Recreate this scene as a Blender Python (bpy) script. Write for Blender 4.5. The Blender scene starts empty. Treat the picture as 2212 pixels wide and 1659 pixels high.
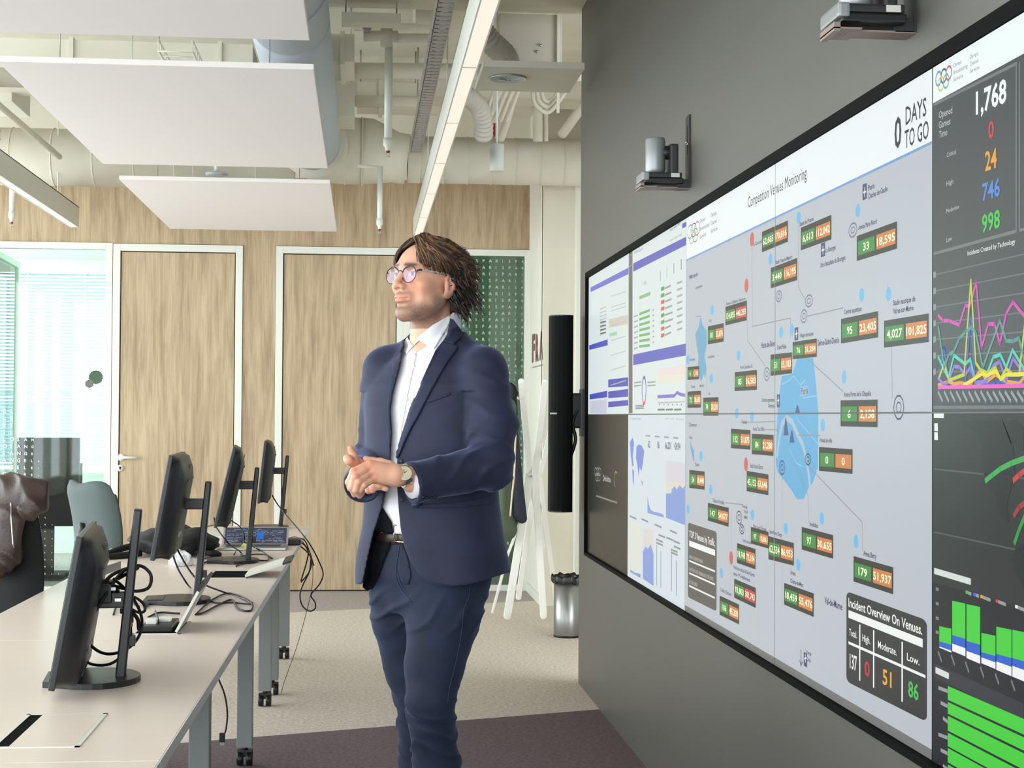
import bpy, bmesh, math, random
import numpy as np
from mathutils import Vector, Matrix, noise, geometry
from mathutils.bvhtree import BVHTree
random.seed(7)
SC = bpy.context.scene
COL = SC.collection
PI = math.pi

# ------------------------------------------------------------------ camera
CAM = np.array([0.0, 0.0, 1.375])
FPX, PCX, PCY = 3462.8, 1106.0, 829.5
YAW, PITCH, ROLL = math.radians(-5.307), math.radians(1.1676), math.radians(0.356)
_cy, _sy, _cp, _sp = math.cos(YAW), math.sin(YAW), math.cos(PITCH), math.sin(PITCH)
FW = np.array([-_sy * _cp, _cy * _cp, _sp])
_rt = np.array([_cy, _sy, 0.0]); _up = np.cross(_rt, FW)
RT = _rt * math.cos(ROLL) + _up * math.sin(ROLL)
UP = -_rt * math.sin(ROLL) + _up * math.cos(ROLL)
cam_data = bpy.data.cameras.new('camera'); cam_data.sensor_width = 36.0
cam_data.lens = FPX / 2212.0 * 36.0; cam_data.clip_start = 0.05; cam_data.clip_end = 200
cam = bpy.data.objects.new('camera', cam_data); COL.objects.link(cam)
_m = Matrix.Identity(4)
for _i in range(3):
    _m[_i][0], _m[_i][1], _m[_i][2], _m[_i][3] = RT[_i], UP[_i], -FW[_i], CAM[_i]
cam.matrix_world = _m
SC.camera = cam

def at(u, v, **k):
    """the point of the plane X=.., Y=.. or Z=.. that lies on the sight line of photo point (u, v)"""
    d = FW + RT * (u - PCX) / FPX - UP * (v - PCY) / FPX
    (a, val), = k.items(); i = 'XYZ'.index(a)
    return Vector(CAM + d * ((val - CAM[i]) / d[i]))

# ------------------------------------------------------------------ light
EXPO = 0.0
SC.view_settings.view_transform = 'Standard'; SC.view_settings.look = 'None'
SC.view_settings.gamma = 1.0; SC.view_settings.exposure = EXPO
SC.view_settings.use_curve_mapping = False
world = bpy.data.worlds.new('daylight'); SC.world = world; world.use_nodes = True
_bg = world.node_tree.nodes['Background']
_bg.inputs[0].default_value = (0.90, 0.97, 1.0, 1); _bg.inputs[1].default_value = 6.6
SC.cycles.max_bounces = 10; SC.cycles.diffuse_bounces = 6; SC.cycles.glossy_bounces = 4
SC.cycles.transparent_max_bounces = 12; SC.cycles.transmission_bounces = 6
SC.cycles.sample_clamp_indirect = 8.0; SC.cycles.caustics_reflective = False; SC.cycles.caustics_refractive = False

def portal(name, loc, rot, sx, sy):
    l = bpy.data.lights.new(name, 'AREA'); l.shape = 'RECTANGLE'; l.size = sx; l.size_y = sy
    l.cycles.is_portal = True
    o = bpy.data.objects.new(name, l); o.location = loc; o.rotation_euler = rot; COL.objects.link(o)
XW, YR, ZC = -5.2, -3.6, 3.75            # window wall, rear wall, ceiling slab
portal('daylight_portal', (XW - .05, 4.3, 1.85), (0, -PI / 2, 0), 3.1, 15.6)
portal('daylight_portal', (-2.0, YR - .05, 1.85), (PI / 2, 0, 0), 6.0, 3.1)
portal('daylight_portal', (-3.2, 16.35, 1.8), (-PI / 2, 0, 0), 3.6, 2.6)

# ------------------------------------------------------------------ materials
def lin(c):
    c = [x / 255.0 for x in c[:3]]
    return tuple([(x / 12.92 if x <= .04045 else ((x + .055) / 1.055) ** 2.4) for x in c] + [1.0])
MATS = {}
def mat(name, col, rough=.6, metal=0., spec=.5, var=0., scale=8., bump=0., bscale=60., stretch=None, coat=0., sheen=0.):
    if name in MATS: return MATS[name]
    m = bpy.data.materials.new(name); m.use_nodes = True; nt = m.node_tree; b = nt.nodes['Principled BSDF']
    c = lin(col); b.inputs['Base Color'].default_value = c; b.inputs['Roughness'].default_value = rough
    b.inputs['Metallic'].default_value = metal; b.inputs['Specular IOR Level'].default_value = spec
    b.inputs['Coat Weight'].default_value = coat; b.inputs['Sheen Weight'].default_value = sheen
    tc = nt.nodes.new('ShaderNodeTexCoord'); mp = nt.nodes.new('ShaderNodeMapping')
    nt.links.new(tc.outputs['Object'], mp.inputs[0])
    if stretch: mp.inputs['Scale'].default_value = stretch
    if var > 0:
        n = nt.nodes.new('ShaderNodeTexNoise'); n.inputs['Scale'].default_value = scale; n.inputs['Detail'].default_value = 5
        nt.links.new(mp.outputs[0], n.inputs['Vector'])
        r = nt.nodes.new('ShaderNodeValToRGB'); nt.links.new(n.outputs[0], r.inputs[0])
        r.color_ramp.elements[0].position = .32; r.color_ramp.elements[1].position = .68
        r.color_ramp.elements[0].color = tuple([x * (1 - var) for x in c[:3]] + [1])
        r.color_ramp.elements[1].color = tuple([min(1, x * (1 + var)) for x in c[:3]] + [1])
        nt.links.new(r.outputs[0], b.inputs['Base Color'])
    if bump > 0:
        n2 = nt.nodes.new('ShaderNodeTexNoise'); n2.inputs['Scale'].default_value = bscale; n2.inputs['Detail'].default_value = 3
        nt.links.new(mp.outputs[0], n2.inputs['Vector'])
        bp = nt.nodes.new('ShaderNodeBump'); bp.inputs['Strength'].default_value = bump; bp.inputs['Distance'].default_value = .004
        nt.links.new(n2.outputs[0], bp.inputs['Height']); nt.links.new(bp.outputs[0], b.inputs['Normal'])
    MATS[name] = m
    return m

def emis(name, col, k=1.0, base=(10, 10, 10), rough=.3):
    if name in MATS: return MATS[name]
    m = bpy.data.materials.new(name); m.use_nodes = True; b = m.node_tree.nodes['Principled BSDF']
    b.inputs['Base Color'].default_value = lin(base); b.inputs['Roughness'].default_value = rough
    b.inputs['Specular IOR Level'].default_value = .2; b.inputs['Emission Color'].default_value = lin(col); b.inputs['Emission Strength'].default_value = k * 2 ** (-EXPO)
    MATS[name] = m
    return m

def wood_mat(name, dark, mid, light):
    m = bpy.data.materials.new(name); m.use_nodes = True; nt = m.node_tree; b = nt.nodes['Principled BSDF']; N = nt.nodes.new; Lk = nt.links.new
    tc = N('ShaderNodeTexCoord'); mp = N('ShaderNodeMapping'); mp.inputs['Scale'].default_value = (9, 9, .8); Lk(tc.outputs['Object'], mp.inputs[0])
    n = N('ShaderNodeTexNoise'); n.inputs['Scale'].default_value = 1.6; n.inputs['Detail'].default_value = 8; n.inputs['Roughness'].default_value = .62; n.inputs['Distortion'].default_value = .5
    Lk(mp.outputs[0], n.inputs['Vector'])
    r = N('ShaderNodeValToRGB'); e = r.color_ramp.elements; e[0].position = .3; e[1].position = .72
    e[0].color = lin(dark); e[1].color = lin(light); x = e.new(.48); x.color = lin(mid); Lk(n.outputs[0], r.inputs[0])
    mp2 = N('ShaderNodeMapping'); mp2.inputs['Scale'].default_value = (60, 60, 2.2); Lk(tc.outputs['Object'], mp2.inputs[0])
    n2 = N('ShaderNodeTexNoise'); n2.inputs['Scale'].default_value = 2; n2.inputs['Detail'].default_value = 6; Lk(mp2.outputs[0], n2.inputs['Vector'])
    r2 = N('ShaderNodeValToRGB'); r2.color_ramp.elements[0].position = .35; r2.color_ramp.elements[1].position = .62
    r2.color_ramp.elements[0].color = (.74, .72, .70, 1); r2.color_ramp.elements[1].color = (1, 1, 1, 1); Lk(n2.outputs[0], r2.inputs[0])
    mx = N('ShaderNodeMix'); mx.data_type = 'RGBA'; mx.blend_type = 'MULTIPLY'; mx.inputs[0].default_value = .75
    Lk(r.outputs[0], mx.inputs[6]); Lk(r2.outputs[0], mx.inputs[7]); Lk(mx.outputs[2], b.inputs['Base Color'])
    b.inputs['Roughness'].default_value = .5
    MATS[name] = m
    return m

def glass_mat(name, tint=(215, 238, 226), refl=.9):
    m = bpy.data.materials.new(name); m.use_nodes = True; nt = m.node_tree; N = nt.nodes.new; Lk = nt.links.new
    nt.nodes.remove(nt.nodes['Principled BSDF'])
    t = N('ShaderNodeBsdfTransparent'); t.inputs[0].default_value = lin(tint)
    g = N('ShaderNodeBsdfGlossy'); g.inputs['Roughness'].default_value = .02; g.inputs[0].default_value = (refl, refl, refl, 1)
    f = N('ShaderNodeFresnel'); f.inputs[0].default_value = 1.45
    mx = N('ShaderNodeMixShader'); Lk(f.outputs[0], mx.inputs[0]); Lk(t.outputs[0], mx.inputs[1]); Lk(g.outputs[0], mx.inputs[2])
    Lk(mx.outputs[0], nt.nodes['Material Output'].inputs[0])
    MATS[name] = m
    return m

# ------------------------------------------------------------------ mesh helpers
class MB:
    """collects shapes and links them as ONE mesh object"""
    def __init__(self): self.bm = bmesh.new(); self.mats = []; self.mi = 0; self.M = Matrix.Identity(4)
    def use(self, m):
        if m not in self.mats: self.mats.append(m)
        self.mi = self.mats.index(m); return self
    def faces(self, vs, fs, smooth=False):
        bv = [self.bm.verts.new(self.M @ Vector(v)) for v in vs]
        for f in fs:
            try:
                q = self.bm.faces.new([bv[i] for i in f]); q.material_index = self.mi; q.smooth = smooth
            except ValueError: pass
        return self
    def box(self, x0, x1, y0, y1, z0, z1, bev=0.):
        bm2 = bmesh.new(); bmesh.ops.create_cube(bm2, size=1)
        for v in bm2.verts:
            v.co = Vector(((x0 + x1) / 2 + v.co.x * (x1 - x0), (y0 + y1) / 2 + v.co.y * (y1 - y0), (z0 + z1) / 2 + v.co.z * (z1 - z0)))
        if bev > 0: bmesh.ops.bevel(bm2, geom=list(bm2.edges) + list(bm2.verts), offset=bev, segments=2, profile=.7, affect='EDGES')
        self._take(bm2); return self
    def _take(self, bm2, smooth=False):
        bm2.verts.ensure_lookup_table(); bm2.verts.index_update()
        self.faces([v.co.copy() for v in bm2.verts], [[v.index for v in f.verts] for f in bm2.faces], smooth); bm2.free()
    def tube(self, pts, r, seg=8, cap=True, closed=False, smooth=True):
        pts = [Vector(p) for p in pts]; n = len(pts); rs = r if isinstance(r, (list, tuple)) else [r] * n
        t0 = (pts[1] - pts[0]).normalized(); a = t0.orthogonal().normalized(); vs = []
        for i, p in enumerate(pts):
            t = (pts[min(i + 1, n - 1)] - pts[max(i - 1, 0)])
            t = t.normalized() if t.length > 1e-9 else t0
            a = (a - t * a.dot(t)); a = a.normalized() if a.length > 1e-6 else t.orthogonal().normalized(); b = t.cross(a)
            for k in range(seg):
                w = 2 * PI * k / seg; vs.append(p + (a * math.cos(w) + b * math.sin(w)) * rs[i])
        fs = []
        for i in range(n - 1):
            for k in range(seg): fs.append((i * seg + k, i * seg + (k + 1) % seg, (i + 1) * seg + (k + 1) % seg, (i + 1) * seg + k))
        if cap: fs.append(tuple(reversed(range(seg)))); fs.append(tuple((n - 1) * seg + k for k in range(seg)))
        self.faces(vs, fs, smooth); return self
    def cyl(self, p0, p1, r0, r1=None, seg=20): return self.tube([p0, p1], [r0, r0 if r1 is None else r1], seg)
    def lathe(self, prof, seg=28, axis='Z', c=(0, 0, 0), smooth=True):
        vs = []; c = Vector(c)
        for (r, h) in prof:
            for k in range(seg):
                w = 2 * PI * k / seg; p = (r * math.cos(w), r * math.sin(w), h)
                if axis == 'X': p = (p[2], p[0], p[1])
                if axis == 'Y': p = (p[0], p[2], p[1])
                vs.append(c + Vector(p))
        fs = []
        for i in range(len(prof) - 1):
            for k in range(seg): fs.append((i * seg + k, i * seg + (k + 1) % seg, (i + 1) * seg + (k + 1) % seg, (i + 1) * seg + k))
        fs.append(tuple(range(seg))); fs.append(tuple((len(prof) - 1) * seg + k for k in range(seg)))
        self.faces(vs, fs, smooth); return self
    def prism(self, poly, d, axis='Z'):
        """poly: list of 3D points, extruded by vector d"""
        n = len(poly); d = Vector(d); vs = [Vector(p) for p in poly] + [Vector(p) + d for p in poly]
        self.faces(vs, [tuple(range(n)), tuple(reversed(range(n, 2 * n)))] + [(i, n + i, n + (i + 1) % n, (i + 1) % n) for i in range(n)]); return self
    def build(self, name, m=None, parent=None, loc=None, bevel=0., smooth=None):
        me = bpy.data.meshes.new(name)
        bmesh.ops.recalc_face_normals(self.bm, faces=self.bm.faces); self.bm.to_mesh(me); self.bm.free()
        if m is not None and not self.mats: self.mats = m if isinstance(m, list) else [m]
        for x in self.mats: me.materials.append(x)
        o = bpy.data.objects.new(name, me); COL.objects.link(o)
        if smooth: me.shade_smooth() if hasattr(me, 'shade_smooth') else None
        if bevel > 0:
            b = o.modifiers.new('bevel', 'BEVEL'); b.width = bevel; b.segments = 2; b.limit_method = 'ANGLE'; b.angle_limit = .7
        if parent is not None: o.parent = parent
        if loc is not None: o.location = loc
        return o

def tag(o, label=None, cat=None, group=None, kind=None):
    if label: o['label'] = label
    if cat: o['category'] = cat
    if group: o['group'] = group
    if kind: o['kind'] = kind
    return o
def empty(name, loc=(0, 0, 0), rz=0.):
    o = bpy.data.objects.new(name, None); COL.objects.link(o); o.location = loc; o.rotation_euler = (0, 0, rz); o.empty_display_size = .1
    return o
def struct(name, mb, m, **k): return tag(mb.build(name, m, **k), kind='structure')
def copy_tree(o, parent=None):
    c = o.copy(); COL.objects.link(c); c.parent = parent
    for ch in list(o.children): copy_tree(ch, c)
    return c
def smooth_path(pts, n=8):
    """Catmull-Rom through the points"""
    P = [Vector(p) for p in pts]; P = [P[0] * 2 - P[1]] + P + [P[-1] * 2 - P[-2]]; out = []
    for i in range(1, len(P) - 2):
        for k in range(n):
            t = k / n; a, b, c, d = P[i - 1], P[i], P[i + 1], P[i + 2]
            out.append(.5 * ((2 * b) + (c - a) * t + (2 * a - 5 * b + 4 * c - d) * t * t + (3 * b - a - 3 * c + d) * t ** 3))
    out.append(P[-2]); return out
def text_mesh(body, spacing=1., bold=0., line=1.):
    """vertices (x, y) and faces of a text in Blender's own font, box-normalised by the caller"""
    cu = bpy.data.curves.new('t', 'FONT'); cu.body = body; cu.resolution_u = 2; cu.offset = bold; cu.space_character = spacing; cu.space_line = line
    o = bpy.data.objects.new('t', cu); COL.objects.link(o); bpy.context.view_layer.update()
    me = bpy.data.meshes.new_from_object(o.evaluated_get(bpy.context.evaluated_depsgraph_get()))
    vs = [(v.co.x, v.co.y) for v in me.vertices]; fs = [tuple(p.vertices) for p in me.polygons]
    bpy.data.objects.remove(o); bpy.data.curves.remove(cu); bpy.data.meshes.remove(me)
    return vs, fs

# shared materials
M_WHITE = mat('white_lacquer', (226, 227, 220), .4)
M_FRAME = mat('white_frame_paint', (222, 224, 216), .45)
M_PLASTER = mat('white_plaster', (226, 224, 212), .8, var=.03, scale=3)
M_CEIL = mat('cream_sprayed_paint', (214, 211, 196), .8, var=.04, scale=6)
M_DUCT = mat('cream_duct_paint', (220, 217, 203), .55, var=.03, scale=5)
M_DARKP = mat('charcoal_plastic', (34, 35, 38), .42, bump=.05, bscale=900)
M_BLACK = mat('black_plastic', (14, 14, 16), .4)
M_CABLE = mat('black_cable_rubber', (12, 11, 13), .45)
M_STEEL = mat('brushed_steel', (190, 190, 188), .3, metal=1.)
M_WOOD = wood_mat('pale_oak', (154, 132, 104), (184, 162, 131), (203, 182, 151))
M_GREYLEG = mat('grey_leg_paint', (128, 132, 132), .45)
M_TABLE = mat('off_white_laminate', (233, 219, 209), .38, var=.01, scale=4)
M_EDGE = mat('pale_edge_band', (236, 237, 238), .45)
M_GLASS = glass_mat('green_tinted_glass', (226, 240, 232))
M_GLASS2 = glass_mat('clear_glass', (240, 250, 246))
# ================================================================== the setting
YB = 12.65
def carpet_mat(name):
    m = bpy.data.materials.new(name); m.use_nodes = True; nt = m.node_tree; b = nt.nodes['Principled BSDF']; N = nt.nodes.new; Lk = nt.links.new
    tc = N('ShaderNodeTexCoord'); sep = N('ShaderNodeSeparateXYZ'); Lk(tc.outputs['Object'], sep.inputs[0])
    # bands of carpet running a little aslant across the room: y - .30x
    ma = N('ShaderNodeMath'); ma.operation = 'MULTIPLY_ADD'; ma.inputs[1].default_value = -.355; Lk(sep.outputs[0], ma.inputs[0]); Lk(sep.outputs[1], ma.inputs[2])
    r = N('ShaderNodeValToRGB'); r.color_ramp.interpolation = 'CONSTANT'; e = r.color_ramp.elements
    mr = N('ShaderNodeMapRange'); mr.inputs['From Min'].default_value = 0; mr.inputs['From Max'].default_value = 20; Lk(ma.outputs[0], mr.inputs[0])
    Lk(mr.outputs[0], r.inputs[0])
    e[0].position = 0; e[0].color = lin((126, 114, 117)); e[1].position = 7.07 / 20; e[1].color = lin((228, 219, 206))
    x = e.new(11.45 / 20); x.color = lin((188, 178, 177))
    n = N('ShaderNodeTexNoise'); n.inputs['Scale'].default_value = 55; n.inputs['Detail'].default_value = 6; n.inputs['Roughness'].default_value = .7
    Lk(tc.outputs['Object'], n.inputs['Vector'])
    n2 = N('ShaderNodeTexNoise'); n2.inputs['Scale'].default_value = 3; Lk(tc.outputs['Object'], n2.inputs['Vector'])
    r2 = N('ShaderNodeValToRGB'); r2.color_ramp.elements[0].position = .35; r2.color_ramp.elements[1].position = .65
    r2.color_ramp.elements[0].color = (.56, .56, .57, 1); r2.color_ramp.elements[1].color = (1.12, 1.1, 1.08, 1); Lk(n.outputs[0], r2.inputs[0])
    mx = N('ShaderNodeMix'); mx.data_type = 'RGBA'; mx.blend_type = 'MULTIPLY'; mx.inputs[0].default_value = .8
    Lk(r.outputs[0], mx.inputs[6]); Lk(r2.outputs[0], mx.inputs[7]); Lk(mx.outputs[2], b.inputs['Base Color'])
    b.inputs['Roughness'].default_value = .95; b.inputs['Specular IOR Level'].default_value = .1
    bp = N('ShaderNodeBump'); bp.inputs['Strength'].default_value = .4; bp.inputs['Distance'].default_value = .006
    Lk(n.outputs[0], bp.inputs['Height']); Lk(bp.outputs[0], b.inputs['Normal'])
    return m
struct('floor', MB().box(XW, 4.2, YR, 17.0, -.1, 0), carpet_mat('banded_carpet'))
struct('ceiling', MB().box(XW - .2, 4.2, YR, 17.0, ZC, ZC + .15), M_CEIL)

# charcoal wall that carries the video wall
XD, YD = 1.12, 8.25
M_DARKWALL = mat('charcoal_satin_paint', (86, 84, 80), .42, spec=.8, var=.03, scale=2.5)
struct('wall_right', MB().box(XD, XD + .22, YR, YD, 0, ZC), M_DARKWALL)
# white side wall and pier behind it
XS = at(1138.5, 1275, Z=0).x
struct('wall_side', MB().box(XS, XS + .12, 11.70, YB, 0, ZC), M_PLASTER)
struct('wall_pier', MB().box(XS, 2.6, 11.62, 11.74, 0, ZC), mat('pier_plaster', (218, 213, 198), .8, var=.02, scale=3))
struct('wall_corridor', MB().box(2.6, 2.7, 8.0, 11.7, 0, ZC), M_PLASTER)
struct('trim_1', MB().box(at(1243, 800, Y=11.55).x, at(1243, 800, Y=11.55).x + .12, 11.53, 11.62, 0, 3.2), M_WHITE)  # lit column edge, its brightness put into a white strip
struct('baseboard_side', MB().box(XS - .012, XS, 11.62, YB, 0, .07), M_WHITE)
# window wall (left, out of frame) and rear wall with their mullions
w = MB(); w.box(XW - .12, XW, YR, YB, 0, .3).box(XW - .12, XW, YR, YB, 3.4, ZC)
for i in range(12): y = YR + i * 1.45; w.box(XW - .12, XW, y, y + .07, .3, 3.4)
struct('wall_left', w, M_PLASTER)
w = MB(); w.box(XW, 4.2, YR - .1, YR, 0, .3).box(XW, 4.2, YR - .1, YR, 3.4, ZC).box(1.0, 4.2, YR - .1, YR, .3, 3.4)
for i in range(5): x = XW + i * 1.5; w.box(x, x + .07, YR - .1, YR, .3, 3.4)
struct('wall_rear', w, M_PLASTER)

# back wall ---------------------------------------------------------
ZT = 2.698
def bx(px, py=800): return at(px, py, Y=YB).x
xf = [bx(245.5, 524), bx(525.3, 530), bx(596.8, 532), bx(1147.3, 544)]
zb = at(600, 384, Y=YB).z
wb = MB()
wb.box(XW, xf[3], YB, YB + .1, ZT + .004, zb)                       # oak above the doors
wb.box(xf[1] + .003, xf[2] - .003, YB, YB + .1, 0, ZT + .004)
struct('wall_back', wb, M_WOOD)
struct('trim_2', MB().box(XW, 2.6, YB - .02, YB + .12, zb, ZC), M_PLASTER)
def frame(name, x0, x1, z1, t=.055, bottom=False):
    f = MB(); f.box(x0, x0 + t, YB - .018, YB + .07, 0, z1, .003); f.box(x1 - t, x1, YB - .018, YB + .07, 0, z1, .003)
    f.box(x0 + t, x1 - t, YB - .018, YB + .07, z1 - t, z1, .003)
    if bottom: f.box(x0 + t, x1 - t, YB - .018, YB + .07, 0, .045, .003)
    return f
def door(n, x0, x1):
    d = empty('door_%d' % n, (x0, YB, 0)); tag(d, kind='structure')
    f = frame('f', x0, x1, ZT); f.build('door_frame', M_FRAME, d).matrix_parent_inverse = Matrix.Translation((-x0, -YB, 0))
    g = MB().box(x0 + .05, x1 - .05, YB + .025, YB + .06, 0, ZT - .05); o = g.build('shadow_gap', M_BLACK, d); o.matrix_parent_inverse = Matrix.Translation((-x0, -YB, 0))
    l = MB().box(x0 + .063, x1 - .063, YB - .004, YB + .04, .012, ZT - .063, .002); o = l.build('door_leaf', M_WOOD, d); o.matrix_parent_inverse = Matrix.Translation((-x0, -YB, 0))
    return d
def under(o, p): o.parent = p; o.matrix_parent_inverse = Matrix.Translation(p.location).inverted() if p.type == 'EMPTY' else Matrix.Identity(4); return o
d1 = door(1, xf[0], xf[1])
h0 = at(262, 988, Y=YB - .004)
h = MB(); h.cyl(h0 + Vector((0, 0, 0)), h0 + Vector((0, -.012, 0)), .028); h.cyl(h0, h0 + Vector((0, -.055, 0)), .011)
h.tube([h0 + Vector((0, -.05, 0)), h0 + Vector((.02, -.055, 0)), h0 + Vector((.125, -.055, 0))], .0115, 12)
under(h.build('door_handle', M_WHITE), d1)
k0 = at(260, 1011, Y=YB - .004)
k = MB().use(M_WHITE).cyl(k0, k0 + Vector((0, -.012, 0)), .026).use(M_BLACK).cyl(k0 + Vector((0, -.011, .003)), k0 + Vector((0, -.014, .003)), .009).box(k0.x - .003, k0.x + .003, k0.y - .014, k0.y - .011, k0.z - .014, k0.z)
under(k.build('lock_plate'), d1)
x2r = bx(872, 700)
d2 = door(2, xf[2], x2r)
# glazed bay right of door 2
g1 = empty('window_1', (x2r, YB, 0)); tag(g1, kind='structure')
under(frame('f', x2r, xf[3], ZT, .05, True).build('window_frame', M_FRAME), g1)
under(MB().box(x2r + .05, xf[3] - .05, YB + .02, YB + .032, .045, ZT - .05).build('glass_pane', M_GLASS), g1)
# lettering printed on the glass
def lettering(word, x0, x1, z0, z1, pitch, size, m, name, parent, y, keep=lambda u, v: True, rnd=0):
    mb = MB().use(m); cache = {}
    for ch in set(word):
        if ch != ' ': cache[ch] = text_mesh(ch, bold=.02)
    r = 0; z = z1
    while z > z0:
        c = 0; x = x0
        while x < x1:
            u, v = (x - x0) / (x1 - x0), (z - z0) / (z1 - z0)
            ch = word[(c + r) % len(word)]
            if ch != ' ' and keep(u, v):
                vs, fs = cache[ch]; s = size * (keep(u, v) if keep(u, v) is not True else 1)
                mb.faces([(x + a * s, y, z + b * s) for a, b in vs], fs)
            x += pitch; c += 1
        z -= pitch; r += 1
    return under(mb.build(name), parent)
M_FRIT = mat('pale_ceramic_print', (176, 196, 184), .6)
M_FRIT2 = mat('white_ceramic_print', (232, 240, 236), .6)
lettering('PARIS', x2r + .1, xf[3] - .06, .35, ZT - .1, .052, .034, M_FRIT, 'printed_lettering', g1, YB + .012,
          lambda u, v: max(0, min(1, 1.25 - abs(u - .62) * 1.3)) if (abs(u - .62) * 1.4 + abs(v - .62) * .9) < .98 else 0)
# glazed bay left of door 1: looks into a meeting room
g2 = empty('window_2', (XW, YB, 0)); tag(g2, kind='structure')
under(frame('f', XW, xf[0] - .004, ZT + .004, .05, True).build('window_frame', M_FRAME), g2)
under(MB().box(XW + .05, xf[0] - .05, YB + .02, YB + .032, .045, ZT - .05).build('glass_pane', M_GLASS2), g2)
lettering('LOSANGELES', at(0, 800, Y=YB).x - .3, xf[0] - .3, .1, 1.38, .054, .044, M_FRIT2, 'printed_lettering', g2, YB + .012,
          lambda u, v: max(.22, min(1, 1.25 - .9 * max(0, u - .35) / .4)) if u < .60 + .35 * (1 - v) else 0)
# glass side partition of the meeting room, seen through the bay
xg = at(32, 700, Y=14.2).x
g3 = empty('window_3', (xg - .35, 14.2, 0)); tag(g3, kind='structure')
q0 = at(-60, 600, Y=12.85).x; q1 = at(34, 600, Y=14.9).x
pn = MB().use(M_GLASS); pn.prism([(q0, 12.85, .05), (q0 + .012, 12.85, .05), (q1 + .012, 14.9, .05), (q1, 14.9, .05)], (0, 0, 2.65))
under(pn.build('glass_pane'), g3)
fm = MB(); fm.box(q1 - .02, q1 + .03, 14.88, 14.94, 0, 2.75); fm.prism([(q0 - .02, 12.85, 2.7), (q0 + .03, 12.85, 2.7), (q1 + .03, 14.9, 2.7), (q1 - .02, 14.9, 2.7)], (0, 0, .05))
under(fm.build('window_frame', M_FRAME), g3)
# rooms beyond the back wall
YF = 16.2
xp = xf[0] + .12
struct('wall_meeting_room', MB().box(xp, xp + .1, YB + .1, YF, 0, ZC), mat('mint_plaster', (214, 226, 216), .8))
wl, wr = at(20, 700, Y=YF).x, at(233, 700, Y=YF).x
zt_, zb_ = at(120, 560, Y=YF).z, at(120, 1020, Y=YF).z
wf = MB(); wf.box(-5.2, wl - 1.2, YF, YF + .15, 0, ZC).box(wr + .05, xp, YF, YF + .15, 0, ZC).box(wl - 1.2, wr + .05, YF, YF + .15, zt_, ZC).box(wl - 1.2, wr + .05, YF, YF + .15, 0, zb_)
struct('wall_meeting_window', wf, mat('mint_plaster', (214, 226, 216), .8))
struct('window_4', MB().box(wl - .02, wl + .03, YF - .02, YF + .05, zb_, zt_).box(wl - 1.2, wr + .05, YF - .02, YF + .05, zt_ - .05, zt_).box(wl - 1.2, wr + .05, YF - .06, YF + .05, zb_, zb_ + .03), M_FRAME)
struct('wall_store_room', MB().box(-.35, 4.0, 15.2, 15.3, 0, ZC).box(-1.8, -.35, 15.2, 15.3, 0, .3).box(-1.8, -.35, 15.2, 15.3, 3.0, ZC), mat('grey_green_plaster', (176, 190, 178), .8, var=.05, scale=1.5))  # hidden opening added in this wall so daylight brightens the room
struct('wall_store_side', MB().box(XS + .2, XS + .3, YB + .1, 15.2, 0, ZC), M_PLASTER)
# blind
bl = empty('venetian_blind', ((wl + wr) / 2, YF - .08, zt_ - .1)); tag(bl, 'white venetian blind drawn over the bright meeting room window', 'blind')
hs = MB().box(wl + .03, wr, YF - .11, YF - .05, zt_ - .14, zt_ - .06); under(hs.build('head_rail', M_FRAME), bl)
sl = MB(); z = zt_ - .17
while z > zb_ + .05:
    sl.faces([(wl + .03, YF - .095, z), (wr, YF - .095, z), (wr, YF - .065, z + .021), (wl + .03, YF - .065, z + .021)], [(0, 1, 2, 3)])
    z -= .034
under(sl.build('slats', mat('blind_slat', (176, 204, 208), .5)), bl)
cd = MB()
for u in (.2, .78):
    x = wl + (wr - wl) * u; cd.box(x - .006, x + .006, YF - .10, YF - .096, zb_ + .05, zt_ - .1)
under(cd.build('ladder_tape', M_WHITE), bl)
# office block across the street
ob = empty('office_building', (-8, 30, -8)); tag(ob, 'pale teal office block seen low through the meeting room blind', 'building')
ztop = at(120, 843, Y=30).z
under(MB().box(-22, 6, 30, 38, -8, ztop).build('facade', mat('teal_facade', (120, 165, 172), .6, var=.2, scale=.6)), ob)
fl = MB()
for i in range(6):
    fl.box(-22, 6, 29.95, 30, ztop - .25 - i * 1.2, ztop - .1 - i * 1.2)
under(fl.build('floor_band', mat('pale_cladding', (205, 222, 224), .6)), ob)
# stickers on the glass, and its dark reflection built as black boxes behind it
s0 = at(207, 815, Y=YB + .018); s1 = at(193, 829, Y=YB + .018)
def disc(c, r, n, jag=0): return [(c.x + (r * (1 + jag * (i % 2))) * math.cos(2 * PI * i / n), c.y, c.z + (r * (1 + jag * (i % 2))) * math.sin(2 * PI * i / n)) for i in range(n)]
tag(MB().prism(disc(s0, .052, 36, .08), (0, -.001, 0)).build('round_sticker', mat('green_vinyl', (62, 92, 70), .6)), 'round dark green sticker with jagged rim on the meeting room glass', 'sticker')
tag(MB().prism(disc(s1, .032, 24, .05), (0, -.0012, 0)).build('round_sticker', mat('taupe_vinyl', (110, 104, 104), .6)), 'small grey brown sticker overlapping the green one on the glass', 'sticker')
dark_refl = empty('reflection', at(102, 985, Y=13.6)); tag(dark_refl, 'dark television in the lettered meeting room glass, put in as black boxes', 'reflection')
a, b = at(36, 945, Y=13.6), at(170, 1030, Y=13.6)
under(MB().box(a.x, b.x, 13.6, 13.66, b.z - .10, a.z, .006).build('screen', mat('dark_reflection_upper', (6, 9, 8), .5, spec=.1)), dark_refl)  # upper dark box of the painted reflection, no real screen
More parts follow.
